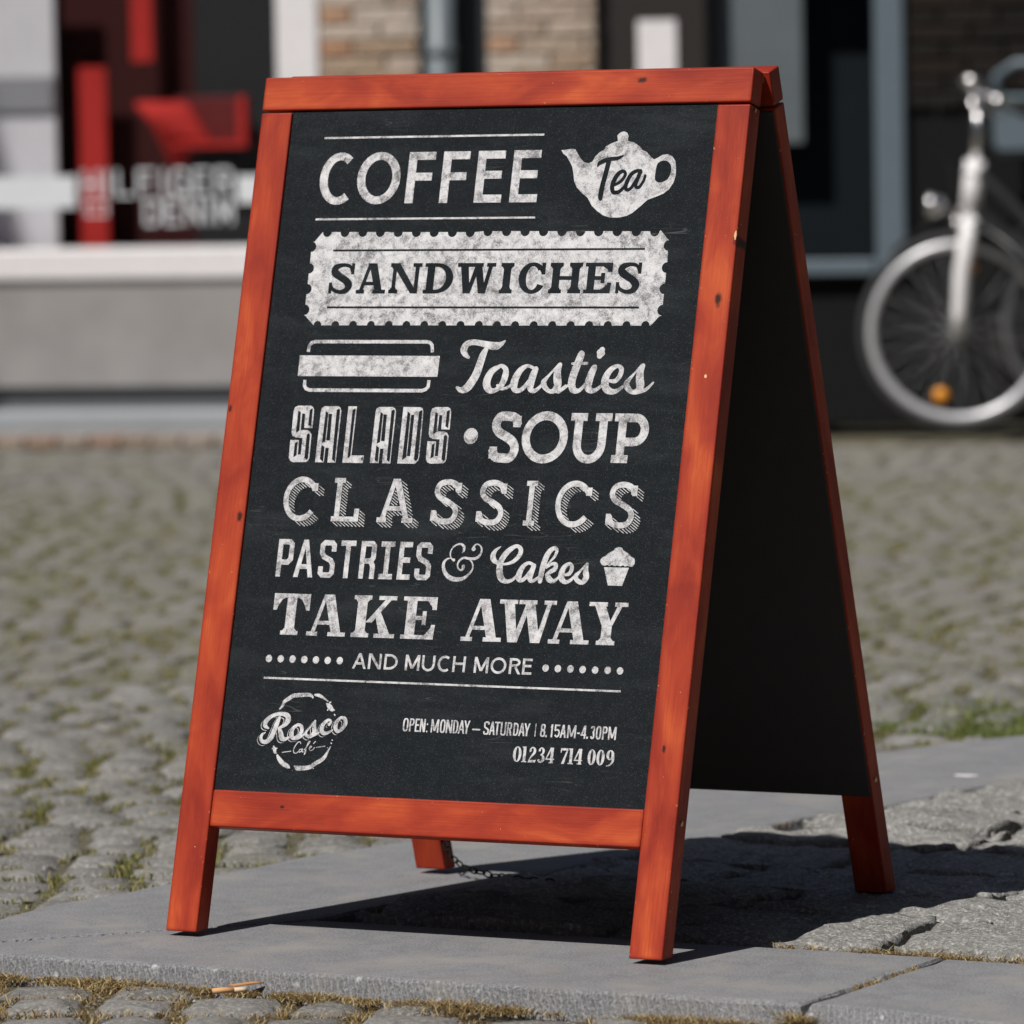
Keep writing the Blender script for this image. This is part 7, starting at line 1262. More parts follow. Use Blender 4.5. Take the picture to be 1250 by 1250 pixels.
  ('r',0,[1230,2798,1231,2797,1228,2801,1234,2795,1227,2806,1239,2795,1230,2811,1244,2798,1236,2820,1252,2805,1245,2833,1265,2816,1254,2847,1278,2828,1260,2858,1290,2842,1261,2865,1296,2857,1262,2875,1299,2870,1264,2890,1300,2877,1272,2907,1304,2881,1285,2921,1312,2888,1300,2934,1326,2895,1316,2945,1342,2903,1331,2956,1359,2913,1347,2966,1376,2924,1364,2978,1392,2934,1384,2990,1407,2944,1408,2999,1423,2950,1434,3005,1442,2954,1461,3008,1465,2957,1487,3010,1491,2958,1512,3011,1516,2960,1538,3013,1542,2963,1565,3015,1569,2966,1591,3016,1593,2968,1614,3015,1614,2969,1633,3014,1629,2969,1648,3010,1640,2969,1661,3006,1650,2968,1674,2999,1657,2967,1684,2989,1662,2965,1690,2979,1668,2962,1693,2970,1674,2957,1695,2964,1679,2953,1697,2959,1684,2949,1696,2954,1689,2949,1693,2951,1692,2950]),
  ('r',0,[1702,2997,1701,2996,1703,3002,1702,2991,1708,3006,1706,2986,1715,3008,1712,2983,1726,3008,1724,2980,1743,3010,1739,2976,1763,3010,1756,2971,1783,3007,1772,2967,1801,2999,1786,2962,1818,2989,1803,2957,1834,2978,1821,2952,1850,2967,1838,2945,1866,2956,1856,2937,1883,2944,1874,2928,1898,2934,1890,2920,1909,2926,1901,2914,1912,2923,1905,2913,1912,2919,1909,2914,1911,2917,1911,2916]),
  ('r',0,[1883,2898,1882,2897,1885,2900,1881,2894,1890,2901,1881,2889,1895,2900,1884,2885,1905,2898,1889,2876,1920,2895,1896,2863,1936,2891,1904,2849,1951,2884,1911,2838,1963,2874,1920,2829,1973,2863,1930,2820,1980,2853,1943,2810,1984,2846,1958,2802,1988,2840,1974,2799,1994,2834,1987,2801,2002,2827,1998,2804,2007,2823,2004,2806,2012,2821,2010,2807,2014,2817,2013,2810,2014,2814,2014,2812]),
  ('r',0,[1923,2901,1923,2900,1922,2904,1926,2897,1923,2909,1930,2895,1927,2913,1936,2896,1939,2919,1948,2902,1945,2920,1952,2906,1950,2918,1953,2911,1952,2915,1953,2914]),
  ('r',0,[1907,2805,1908,2804,1905,2807,1911,2803,1904,2812,1915,2803,1906,2817,1920,2806,1946,2875,1965,2860,1952,2879,1968,2867,1958,2879,1966,2873,1962,2877,1963,2876]),
  ('r',0,[2012,2769,2011,2768,2015,2770,2008,2765,2020,2770,2007,2760,2025,2766,2009,2755,2030,2754,2018,2746,2032,2750,2022,2743,2031,2746,2026,2743,2029,2744,2028,2744]),
  ('r',0,[1207,2348,1206,2348,1210,2349,1203,2345,1215,2348,1201,2341,1220,2344,1203,2335,1225,2340,1203,2328,1234,2334,1204,2317,1243,2326,1205,2307,1251,2316,1205,2299,1255,2305,1207,2292,1256,2294,1210,2284,1256,2285,1213,2276,1256,2279,1216,2271,1255,2267,1222,2260,1249,2259,1231,2255,1242,2255,1239,2255]),
  ('r',0,[1189,2312,1189,2311,1189,2314,1190,2308,1191,2317,1192,2305,1195,2319,1197,2304,1261,2325,1262,2310,1266,2324,1267,2312,1268,2321,1269,2315,1269,2319,1269,2318]),
  ('r',0,[1229,2260,1229,2258,1230,2264,1229,2254,1235,2268,1233,2248,1242,2270,1240,2246,1261,2264,1259,2249,1265,2262,1264,2250,1267,2259,1266,2253,1267,2256,1267,2255]),
  ('r',0,[1272,2243,1271,2242,1277,2244,1267,2238,1284,2243,1265,2232,1290,2238,1267,2224,1296,2232,1269,2216,1305,2225,1273,2203,1315,2216,1279,2189,1326,2207,1287,2174,1338,2197,1299,2159,1351,2185,1312,2144,1366,2173,1329,2128,1380,2163,1348,2114,1397,2152,1370,2101,1418,2141,1394,2090,1439,2130,1416,2082,1455,2120,1434,2076,1466,2110,1446,2074,1471,2101,1455,2074,1473,2094,1462,2076,1475,2089,1468,2076,1478,2086,1472,2075,1479,2082,1476,2077,1478,2079,1478,2078]),
  ('r',0,[1530,2114,1529,2113,1533,2116,1528,2110,1538,2117,1528,2105,1544,2114,1531,2100,1551,2113,1533,2093,1560,2112,1537,2082,1568,2113,1548,2069,1577,2114,1566,2059,1591,2114,1587,2055,1611,2114,1611,2055,1633,2113,1636,2056,1656,2115,1661,2059,1680,2117,1687,2062,1704,2120,1713,2066,1727,2124,1740,2071,1747,2130,1766,2080,1762,2137,1789,2091,1776,2147,1808,2105,1792,2159,1823,2118,1811,2172,1839,2129,1833,2185,1858,2140,1855,2197,1880,2151,1875,2208,1902,2163,1892,2218,1921,2176,1904,2227,1937,2189,1914,2236,1949,2202,1923,2244,1959,2215,1932,2254,1969,2230,1941,2266,1976,2247,1950,2279,1981,2265,1959,2293,1986,2282,1969,2308,1991,2298,1979,2324,1997,2315,1990,2341,2005,2333,1999,2356,2012,2350,2006,2367,2017,2361,2009,2369,2018,2365,2012,2370,2016,2368,2014,2369,2015,2369]),
  ('r',0,[2018,2452,2018,2451,2020,2453,2017,2449,2023,2454,2017,2446,2027,2453,2019,2443,2032,2449,2025,2439,2034,2446,2028,2438,2034,2442,2031,2438,2034,2440,2033,2440]),
  ('r',0,[2007,2415,2007,2415,2009,2417,2006,2412,2013,2418,2006,2408,2017,2416,2008,2405,2025,2410,2017,2398,2028,2407,2021,2397,2028,2403,2025,2398,2027,2400,2027,2400]),
  ('r',0,[1968,2354,1967,2354,1969,2355,1967,2352,1971,2356,1967,2350,1973,2355,1968,2348,1976,2353,1971,2346,1978,2351,1973,2345,1978,2349,1976,2346,1977,2347,1977,2347]),
  ('r',0,[1798,2089,1798,2089,1799,2091,1798,2087,1801,2093,1800,2084,1804,2093,1803,2083,1810,2093,1808,2082,1813,2091,1811,2082,1814,2089,1813,2084,1814,2087,1814,2086]),
  ('r',0,[1510,2052,1510,2051,1510,2053,1510,2050,1511,2055,1511,2049,1513,2055,1513,2048,1516,2055,1516,2048,1518,2055,1518,2049,1519,2053,1519,2050,1519,2052,1519,2052]),
 ],
}# ------------------------------------------------------------------ the A-board
BW, ST, TF, TB, RH, TH, VA, VB, GAP, BL = .6815, .0440, .26456, .28871, .0429, .0283, .1316, .1772, .0030, 1.08
BOARD = thing('chalkboard_sign', 'tall red stained wooden A-board cafe menu sign standing on the kerb slabs', 'pavement sign', (.34, .3, ZT))
def frame_mx(front):
    """matrix whose columns are: across, up the slope, outward from the thickness (towards the reader on the front)"""
    if front:
        u = Vector((1, 0, 0)); v = Vector((0, math.sin(TF), math.cos(TF))); d = Vector((0, math.cos(TF), -math.sin(TF))); o = Vector((0, 0, 0))
    else:
        F = Vector((0, BL*math.sin(TF)+TH*math.cos(TF), BL*math.cos(TF)-TH*math.sin(TF)))
        u = Vector((1, 0, 0)); v = Vector((0, -math.sin(TB), math.cos(TB))); d = Vector((0, math.cos(TB), math.sin(TB)))
        o = F-v*(BL-.001)+Vector((.0066, .0005, 0))
    return Matrix(((u.x, v.x, d.x, o.x), (u.y, v.y, d.y, o.y), (u.z, v.z, d.z, o.z), (0, 0, 0, 1)))
BINV = Matrix.Translation(-Vector(BOARD.location))
def bpart(name, me, mx, parent=None):
    o = link(name, me, parent or BOARD)
    if parent: o.matrix_local = mx
    else: o.matrix_local = BINV @ mx
    return o
WOOD_V = dict(plain=MAT['wood'])
def member(name, mxf, u0, u1, v0, v1, knots=(), foot=None, d0=0, d1=TH, chips=()):
    """a planed timber; its own X axis runs along the grain"""
    along_v = (v1-v0) > (u1-u0); L = (v1-v0) if along_v else (u1-u0); Wd = (u1-u0) if along_v else (v1-v0)
    b = box_bm(-L/2, L/2, -Wd/2, Wd/2, 0, d1-d0, 0)
    if foot is not None:      # sawn so the foot sits flat on the ground
        for v in b.verts:
            if v.co.x < 0: v.co.x += (v.co.z*foot)
    bmesh.ops.bevel(b, geom=b.edges[:], offset=.0022, segments=3, affect='EDGES', profile=.6)
    mat = MAT['wood'] if not knots else m_wood(knots=knots, chips=chips)
    me = bm_mesh(name, b, mat, True); 
    for p in me.polygons: p.use_smooth = p.area < .0004
    cu, cv = (u0+u1)/2, (v0+v1)/2
    if along_v: loc = Matrix(((0, -1, 0, cu), (1, 0, 0, cv), (0, 0, 1, d0), (0, 0, 0, 1)))
    else: loc = Matrix(((1, 0, 0, cu), (0, 1, 0, cv), (0, 0, 1, d0), (0, 0, 0, 1)))
    return bpart(name, me, mxf @ loc)
MF, MB_ = frame_mx(True), frame_mx(False)
L1 = BL-RH-GAP
CV = L1/2
member('stile', MF, 0, ST, 0, L1, [(.449-CV+.07, -.021+.006, .006), (.655-CV, .017, .004)], math.tan(TF))
member('stile', MF, BW-ST, BW, 0, L1, [(.793-CV, -.006, .008), (.865-CV, -.0215, .006), (.25-CV, .004, .004)], math.tan(TF), chips=[(.872-CV, -.0200, .007, .0018), (.70-CV, .0, .003, .002)])
member('top_rail', MF, 0, BW, BL-RH, BL, [(.532-BW/2, .008, .006)])
member('bottom_rail', MF, ST+.0006, BW-ST-.0006, VA, VB, [(.145-BW/2, .005, .003)], None, .0008, TH-.001)
for (a, b) in ((0, ST), (BW-ST, BW)): member('stile', MB_, a, b, 0, L1, (), -math.tan(TB))
member('top_rail', MB_, 0, BW, BL-RH, BL)
member('bottom_rail', MB_, ST+.0006, BW-ST-.0006, VA, VB, (), None, .0008, TH-.001)
REC = .004
def panel(mxf, d0, d1):
    b = box_bm(ST-.004, BW-ST+.004, VB-.004, BL-RH+.004, d0, d1)
    return bpart('chalkboard_panel', bm_mesh('chalkboard_panel', b, MAT['board']), mxf)
PAN = panel(MF, REC, REC+.006)
panel(MB_, TH-REC-.006, TH-REC)
b = box_bm(.0015, BW-.0015, VA+.002, BL-RH-.006, -.0035, -.0004, .0008, 1)
bpart('backing_board', bm_mesh('backing_board', b, plain('dark_hardboard', (.055, .053, .052), .8, spec=.2)), MB_)  # dark sheet standing in for the deep shade inside the back frame
# dark rubber feet, screws, hinges and the restraining chain
for mxf, dd in ((MF, TH), (MB_, 0)):
    for u in (ST/2, BW-ST/2):
        pass
def screw(mx, pos, axis, r=.0035):
    b = lathe_bm([(r, 0), (r, .0008), (r*.6, .0014)], 12); me = bm_mesh('screw', b, MAT['brass'])
    q = Vector((0, 0, 1)).rotation_difference(Vector(axis)).to_matrix().to_4x4()
    return bpart('screw', me, mx @ Matrix.Translation(pos) @ q)
screw(MF, (BW, .164, TH*.5), (1, 0, 0)); screw(MB_, (BW, .15, TH*.5), (1, 0, 0)); screw(MF, (BW, 1.03, TH*.5), (1, 0, 0), .003)
for u in (.10, .58):
    T = MF @ Vector((u, BL, TH)); b = bmesh.new()
    tube_bm([T+Vector((-.02, .0, .0035)), T+Vector((.02, .0, .0035))], .0032, 8, bm=b)
    for k, (y0, y1) in enumerate(((-.016, -.001), (.001, .016))):
        q = bmesh.new(); bx = box_bm(T.x-.02, T.x+.02, T.y+y0, T.y+y1, T.z+.0008, T.z+.002, 0, 1, b)
    hb = bm_mesh('hinge', b, MAT['steel']); bpart('hinge', hb, Matrix.Identity(4))
hp = MF @ Vector((BW-.003, BL-.006, TH+.002)); b = lathe_bm([(.0022, 0), (.0022, .009), (.001, .010)], 8)
bpart('hinge_pin', bm_mesh('hinge_pin', b, MAT['steel']), Matrix.Translation(hp-Vector((0, 0, .006))))
# chain: a slack end of welded links hanging from the back left leg on to the ground
A0 = MB_ @ Vector((ST+.004, .036, .006)); A1 = MF @ Vector((.59, VA+.010, TH+.002)); mid = Vector((.20, .36, .018))
def bez(t): return A0*(1-t)**3+3*Vector((.075, .59, .006))*t*(1-t)**2+3*Vector((.12, .58, .0))*t*t*(1-t)+Vector((.24, .56, .001))*t**3
ch = bpart('chain', bm_mesh('chain', tube_bm([A0+Vector((-.004, 0, .004)), A0+Vector((.002, 0, 0)), A0+Vector((.006, -.004, -.004))], .0016, 6), MAT['iron']), Matrix.Identity(4))
lk = bm_mesh('chain_link', tube_bm([(math.cos(a)*.0078*(1.0 if abs(math.cos(a)) > .3 else 1), math.sin(a)*.0042, 0) for a in [2*math.pi*i/16 for i in range(16)]], .0011, 6, closed=True), MAT['iron'], True)
pts = [bez(i/400) for i in range(401)]; acc = 0; nxt = .006; i_ = 0; side = 0
for a, b in zip(pts, pts[1:]):
    s = (b-a).length
    while acc+s > nxt:
        q = a+(b-a)*((nxt-acc)/s); t = (b-a).normalized()
        rot = t.to_track_quat('X', 'Z').to_matrix().to_4x4() @ Matrix.Rotation(math.pi/2*side+.25, 4, 'X'); side ^= 1
        q.z = max(q.z, ZT+.006)
        bpart('chain_link', lk, Matrix.Translation(q) @ rot, ch); nxt += .0130
    acc += s

# ------------------------------------------------------------------ white print on the front panel (tenths of a millimetre, across / up the slope)
LABELS = {'COFFEE': 'lettering COFFEE', 'rules_top': 'two thin lines above and below COFFEE', 'teapot': 'white teapot drawing', 'Tea': 'script word Tea cut out of the teapot',
 'stamp': 'perforated ticket shape', 'SANDWICHES': 'dark slab lettering SANDWICHES on the ticket', 'sandwich_icon': 'outline sandwich drawing', 'Toasties': 'script lettering Toasties',
 'SALADS': 'inline lettering SALADS', 'SOUP': 'slab lettering SOUP with a dot before it', 'CLASSICS': 'slab lettering CLASSICS', 'CLASSICS_hatch': 'hatched drop shade of CLASSICS',
 'PASTRIES': 'condensed lettering PASTRIES', 'ampersand': 'curled ampersand', 'Cakes': 'script lettering Cakes', 'cupcake': 'small cupcake drawing', 'TAKE': 'slab lettering TAKE',
 'AWAY': 'slab lettering AWAY', 'AND MUCH MORE': 'lettering AND MUCH MORE', 'dots': 'two rows of seven dots', 'rule_bottom': 'thin line under AND MUCH MORE',
 'hours': 'opening hours OPEN: MONDAY - SATURDAY | 8.15AM-4.30PM', 'phone': 'phone number 01234 714 009', 'Rosco_shade': 'thin outline shade of the round cafe emblem script', 'Rosco_gap': 'dark gap round the cafe emblem script',
 'Rosco': 'script word of the round cafe emblem', 'Cafe': 'thin word Caf\u00e9 between dashes', 'ring': 'worn ring of the round cafe emblem'}
from mathutils.geometry import tessellate_polygon
ITEMS = []
for wname, pieces in LETTERING.items():
    if wname in ('dots', 'rules_top'): ITEMS += [(wname, [q]) for q in pieces]      # each dot and line is a mark of its own
    else: ITEMS.append((wname, pieces))
LABELS['dots'] = 'round dot beside AND MUCH MORE'; LABELS['rules_top'] = 'thin line beside COFFEE'
for wname, pieces in ITEMS:
    V, F, MI = [], [], []
    for i, (kd, lay, c) in enumerate(pieces):
        P = [Vector((c[j]/1e4, c[j+1]/1e4)) for j in range(0, len(c), 2)]; z = REC-.00015-lay*.0003-(i % 5)*.00003
        mi = 1 if lay == 1 else 0; b = len(V)
        if kd == 'h':
            d = (P[1]-P[0]).normalized(); nn = Vector((-d.y, d.x))*.00048; P = [P[0]-nn, P[1]-nn, P[1]+nn, P[0]+nn]; kd = 'p'
        if kd == 'r':
            n = len(P)
            for k, q in enumerate(P): V.append((q.x, q.y, z-.0001*(k//2*2)/n))
            for k in range(0, n-2, 2): F.append([b+k, b+k+1, b+k+3, b+k+2]); MI.append(mi)
        else:
            for q in P: V.append((q.x, q.y, z))
            for t in tessellate_polygon([[Vector((q.x, q.y, 0)) for q in P]]): F.append([b+t[0], b+t[1], b+t[2]]); MI.append(mi)
    o = link('printed_'+{'teapot': 'teapot', 'stamp': 'ticket', 'sandwich_icon': 'sandwich', 'cupcake': 'cupcake', 'rules_top': 'line', 'rule_bottom': 'line', 'dots': 'dot', 'ring': 'ring'}.get(wname, 'lettering'),
             mesh('print', V, F, [MAT['chalk'], MAT['board']], midx=MI), PAN)
    o['label'] = LABELS[wname]
    if wname in ('CLASSICS_hatch', 'ring'): o['kind'] = 'stuff'
# ------------------------------------------------------------------ the shop fronts across the street
def W(a, z, d=0): q = wall_O+wall_A*a+wall_N*d; return (q.x, q.y, z)
WMX = Matrix(((wall_A.x, -wall_N.x, 0, wall_O.x), (wall_A.y, -wall_N.y, 0, wall_O.y), (0, 0, 1, 0), (0, 0, 0, 1)))   # local x along the wall, y into the wall, z up
RZ = math.atan2(wall_A.y, wall_A.x)
def wbox(name, parent, a0, a1, d0, d1, z0, z1, mat, bev=.003, sub=None):
    """box from a0..a1 along the wall, d0..d1 out of the wall plane (positive towards the street)"""
    org = ORG[parent.name]; b = box_bm(a0-org[0], a1-org[0], -(d1-org[2]), -(d0-org[2]), z0-org[1], z1-org[1], bev, 1)
    o = link(name, bm_mesh(name, b, mat), parent); ORG[o.name] = org; return o
ORG = {}
def new(name, label, cat, a, z=0, d=0, group=None):
    o = thing(name, label, cat, W(a, z, d), RZ, group); ORG[o.name] = (a, z, d); return o
M2 = dict(
 sill=plain('white_sill_paint', (.80, .77, .78), .6), plinth=plain('grey_render', (.30, .285, .28), .9, var=.25, scale=6), gap=plain('dark_base_render', (.13, .135, .14), .9),
 step=plain('grey_granite_step', (.30, .32, .345), .8, var=.18, scale=8), white=plain('white_paint', (.80, .77, .79), .5), black=plain('black_board', (.012, .012, .013), .6),
 maroon=plain('maroon_board', (.052, .014, .013), .8, spec=.1), red=plain('red_display', (.50, .036, .030), .8, spec=.1), reddark=plain('dark_red_display', (.14, .012, .012), .5), offwhite=plain('pale_display_board', (.78, .74, .76), .6),
 greyband=plain('grey_display_band', (.32, .31, .32), .6), vinyl=plain('pale_vinyl', (.74, .76, .80), .5), pipe=plain('grey_pipe_paint', (.13, .155, .175), .45), darkpipe=plain('slate_paint', (.028, .033, .040), .4),
 darkbrick=None, frame=plain('blue_grey_paint', (.115, .15, .18), .45), black_plinth=plain('black_plinth_paint', (.013, .0132, .0138), .9, spec=.05), darkwin=plain('dark_interior', (.013, .017, .020), .8, spec=.1),
 greyblind=plain('grey_blind', (.17, .19, .20), .7, var=.2, scale=5), mortar=plain('lime_mortar', (.34, .32, .28), .9), darkmortar=plain('sooty_mortar', (.016, .015, .014), .9, spec=.1))  # right wall base and its mortar: even near-black tones
GL = m_glass()
def m_brick(name, cols):
    t = NT(name); r = t.rnd(); c = t.ramp(r, [(i/(len(cols)-1), q) for i, q in enumerate(cols)]); v = t.coord(); n = t.noise(v, 40, 5, .7)
    c = t.mix(t.ramp(n, [(.40, 0), (.75, .75)]), c, (.16, .12, .09) if cols[0][0] > .1 else (.012, .01, .009)); t.set(c, .9, 0, .2); t.bump(n, .004, 1); return t.m
BR = m_brick('weathered_brick', [(.58, .45, .34), (.46, .33, .23), (.66, .56, .48), (.42, .30, .21), (.62, .51, .44), (.60, .33, .20), (.52, .38, .27), (.68, .60, .54)])
BD = m_brick('dark_stained_brick', [(.014, .012, .011), (.022, .016, .013), (.016, .014, .013), (.03, .019, .015), (.018, .016, .015)])  # dark brown tones picked at random per brick
bld = new('shop_building', 'brick shop building with white trimmed display windows along the far side of the street', 'building', -.4)
def brick_run(parent, a0, a1, z0, z1, d, mat, mort, L=.215, H=.053):
    wbox('wall', parent, a0+.004, a1-.004, d-.20, d-.006, z0, z1, mort, 0)
    base = bm_mesh('brick', box_bm(-L/2, L/2, -.012, .03, -H/2+.005, H/2-.005, .004, 1), mat); rr = random.Random(int(a0*100)+9)
    half = bm_mesh('brick', box_bm(-L/4, L/4, -.012, .03, -H/2+.005, H/2-.005, .004, 1), mat)
    z = z0+H/2; row = 0; org = ORG[parent.name]
    while z < z1:
        a = a0
        while a < a1-.03:
            w = L if not (row % 2 and a == a0) else L/2
            w = w*rr.uniform(.82, 1.12) if a+w < a1-.05 else w; w = min(w, a1-a); me = base if w > L*.8 else half; sc = (w-.01)/(L-.0 if me is base else L/2)
            o = link('brick', me, parent, (a+w/2-org[0], -(d-org[2])+rr.uniform(-.003, .004), z-org[1]+rr.uniform(-.003, .003))); o.scale = (sc, 1, rr.uniform(.9, 1.06)); o.rotation_euler = (0, rr.uniform(-.02, .02), 0); a += w
        z += H; row += 1
# brick piers either side of the pipes
brick_run(bld, -.615, -.278, .62, 1.62, 0, BR, M2['mortar'])
brick_run(bld, -.062, .300, .62, 1.62, 0, BR, M2['mortar'])
brick_run(bld, 1.30, 2.45, 1.0, 1.62, -.02, BD, M2['darkmortar'])
wbox('wall', bld, -.615, -.278, -.2, -.004, 0, .62, M2['plinth'], 0); wbox('wall', bld, -.062, .300, -.2, -.004, 0, .62, M2['plinth'], 0)
wbox('wall', bld, -.278, -.062, -.25, -.12, 0, 2.6, M2['darkpipe'], 0)
wbox('wall', bld, -7, 6, -.6, -.002, 2.6, 9.5, M2['darkpipe'], 0)  # upper wall carried far up out of view to block sky light
wbox('wall', bld, -.615, 2.9, -.35, -.003, 1.62, 2.6, M2['darkpipe'], 0)
wbox('wall', bld, 2.9, 6, -.4, -.01, 0, 2.6, M2['darkpipe'], 0)
wbox('wall', bld, 1.295, 2.9, -.22, -.03, 0, 1.0, M2['black_plinth'], 0)
wbox('wall', bld, .300, 1.295, -.22, -.03, 0, .478, M2['black_plinth'], 0)
wbox('plinth', bld, -3.6, -.62, -.3, -.02, .137, .489, M2['plinth'], .004); wbox('plinth_base', bld, -3.6, -.62, -.3, -.05, 0, .137, M2['gap'], .002)
wbox('step', bld, -3.6, -.1, -.048, .22, -.05, .066, M2['step'], .008)
wbox('window_sill', bld, -3.6, -.70, -.3, -.004, .489, .592, M2['sill'], .008)
wbox('window_jamb', bld, -.757, -.617, -.3, .012, .594, 2.6, M2['white'], .004)
wbox('wall', bld, -7, -3.1, -.3, -.01, .594, 2.6, M2['white'], 0)
wbox('back_wall', bld, -3.6, 1.30, -1.2, -1.1, 0, 2.6, M2['black'], 0)
wbox('ceiling', bld, -3.6, 1.30, -1.1, -.62, 2.6, 2.64, M2['black'], 0)
wbox('floor', bld, -3.6, 1.30, -1.1, -.31, .48, .50, M2['maroon'], 0)
wbox('window_pane', bld, -3.1, -.757, -.03, -.024, .592, 2.6, GL, 0)
# dark shop door and window on the right
wbox('door', bld, .302, .648, -.10, -.05, .05, 1.62, plain('dark_brown_door', (.022, .017, .016), .5), .004)
wbox('window_frame', bld, 1.196, 1.292, -.06, .01, .48, 1.62, M2['frame'], .006)
wbox('window_frame', bld, .65, 1.194, -.05, .02, .478, .527, M2['frame'], .006)
wbox('window_pane', bld, .65, 1.194, -.06, -.054, .529, 1.62, GL, 0)
wbox('window_backing', bld, .65, 1.194, -.30, -.28, .48, 1.62, M2['darkwin'], 0)
wbox('blind', bld, .60, .943, -.16, -.15, .90, 1.62, M2['greyblind'], .002)  # grey sheet stands in for a reflection in the window glass
wbox('reveal', bld, .64, .66, -.30, -.065, .48, 1.62, M2['darkwin'], 0)
nt = new('paper_notice', 'blank white notice stuck on the dark shop door behind the sign', 'notice', .48, 1.22, -.048)
wbox('sheet', nt, .424, .550, -.0485, -.046, .98, 1.302, M2['white'], 0)
# rain pipe
p = new('rain_pipe', 'grey rain pipe between the two brick piers', 'drainpipe', -.22)
b = tube_bm([(0, .03, 0), (0, .03, 1.6)], .047, 16); link('pipe', bm_mesh('pipe', b, M2['pipe'], True), p)
for z in (.4, 1.2): o = link('bracket', bm_mesh('bracket', tube_bm([(0, .03, z), (0, .03, z+.03)], .052, 16), M2['pipe'], True), p)
# display inside the left window
def disp(name, label, cat, boxes, a, z=.50, group=None):
    o = new(name, label, cat, a, z, -.5, group)
    for nm, a0, a1, d0, d1, z0, z1, m in boxes: sh = .22*d0+.004; wbox(nm, o, a0+sh, a1+sh, d0, d1, z0, z1, m, .003)
    return o
disp('display_panel', 'pale display board with a grey band at the left of the shop window', 'display board',
     [('board', -2.6, -1.535, -.42, -.40, .50, 1.62, M2['offwhite']), ('band', -2.6, -1.545, -.398, -.385, 1.045, 1.165, M2['greyband'])], -2.0)
disp('display_backdrop', 'dark maroon backdrop board inside the shop window', 'backdrop', [('board', -1.52, -1.04, -.62, -.60, .50, 1.62, M2['maroon'])], -1.3)
disp('display_backdrop', 'black backdrop board inside the shop window next to the white jamb', 'backdrop', [('board', -1.06, -.70, -.60, -.58, .50, 1.62, M2['black'])], -.9)
disp('red_banner', 'bright red upright banner standing low in the shop window', 'banner', [('banner', -1.462, -1.365, -.50, -.485, .50, 1.19, M2['red'])], -1.41)
disp('red_banner', 'narrow red banner hanging from the top of the shop window', 'banner', [('banner', -1.275, -1.20, -.50, -.485, 1.205, 1.62, M2['red'])], -1.24)
o = disp('red_shelf', 'dark red box shelf inside the shop window', 'shelf', [('back', -1.13, -.895, -.52, -.50, .935, 1.085, M2['reddark']), ('edge', -1.13, -.87, -.50, -.44, .915, .935, M2['red']), ('side', -.90, -.872, -.50, -.44, .935, 1.085, M2['red'])], -1.0)
r = new('red_garment', 'red shirt draped in the shop window', 'garment', -1.28, .75, -.45)
pg = [(-1.275, 1.068), (-1.245, 1.075), (-1.09, 1.070), (-1.055, 1.02), (-1.02, .955), (-1.00, .925), (-1.075, .925), (-1.092, .90), (-1.105, .84), (-1.135, .84), (-1.165, .91), (-1.205, .99)]
b = bmesh.new(); fr = [b.verts.new((a+1.18, 0, z-.75)) for a, z in pg]; f = b.faces.new(fr); e = bmesh.ops.extrude_face_region(b, geom=[f]); 
for v in [v for v in e['geom'] if isinstance(v, bmesh.types.BMVert)]: v.co.y += .035
bmesh.ops.bevel(b, geom=b.edges[:], offset=.008, segments=2, affect='EDGES'); link('cloth', bm_mesh('cloth', b, M2['red'], True), r)
# vinyl strip and lettering on the glass
v = new('window_sticker', 'pale vinyl strip with lettering stuck across the left shop window', 'window sticker', -1.4, .78, -.022)
wbox('strip', v, -3.0, -1.452, -.0235, -.021, .727, .832, M2['vinyl'], 0); wbox('strip', v, -.905, -.80, -.0235, -.021, .735, .825, M2['vinyl'], 0)
GLY = {'H': [((0,0),(0,1)),((1,0),(1,1)),((0,.5),(1,.5))], 'I': [((.5,0),(.5,1))], 'L': [((0,1),(0,0)),((0,0),(1,0))], 'F': [((0,0),(0,1)),((0,1),(1,1)),((0,.5),(.85,.5))],
 'G': [((1,.82),(.75,1)),((.75,1),(.2,1)),((.2,1),(0,.75)),((0,.75),(0,.25)),((0,.25),(.2,0)),((.2,0),(1,0)),((1,0),(1,.45)),((1,.45),(.55,.45))],
 'E': [((0,0),(0,1)),((0,1),(1,1)),((0,.5),(.85,.5)),((0,0),(1,0))], 'R': [((0,0),(0,1)),((0,1),(.8,1)),((.8,1),(1,.85)),((1,.85),(1,.62)),((1,.62),(.8,.48)),((.8,.48),(0,.48)),((.5,.48),(1,0))],
 'D': [((0,0),(0,1)),((0,1),(.7,1)),((.7,1),(1,.75)),((1,.75),(1,.25)),((1,.25),(.7,0)),((.7,0),(0,0))], 'N': [((0,0),(0,1)),((0,1),(1,0)),((1,0),(1,1))],
 'M': [((0,0),(0,1)),((0,1),(.5,.25)),((.5,.25),(1,1)),((1,1),(1,0))]}
def sign_text(name, txt, a0, a1, z0, z1, parent, th=.0105):
    org = ORG[parent.name]; wts = [.35 if c == 'I' else 1 for c in txt]; gp = .5; tot = sum(wts)+gp*(len(txt)-1); u = (a1-a0)/tot; b = bmesh.new(); x = a0
    k = 0
    for c, w in zip(txt, wts):
        for (p0, p1) in GLY[c]:
            A = Vector((x+p0[0]*u*w, 0, z0+p0[1]*(z1-z0))); B = Vector((x+p1[0]*u*w, 0, z0+p1[1]*(z1-z0))); d = (B-A).normalized(); n = Vector((-d.z, 0, d.x))*th/2; A = A-d*th*.4; B = B+d*th*.4
            k += 1; yy = -(-.0205-org[2])-.0002*(k % 6)
            b.faces.new([b.verts.new((q.x-org[0], yy, q.z-org[1])) for q in (A-n, B-n, B+n, A+n)])
        x += u*w+gp*u
    o = link(name, bm_mesh(name, b, M2['vinyl']), parent); return o
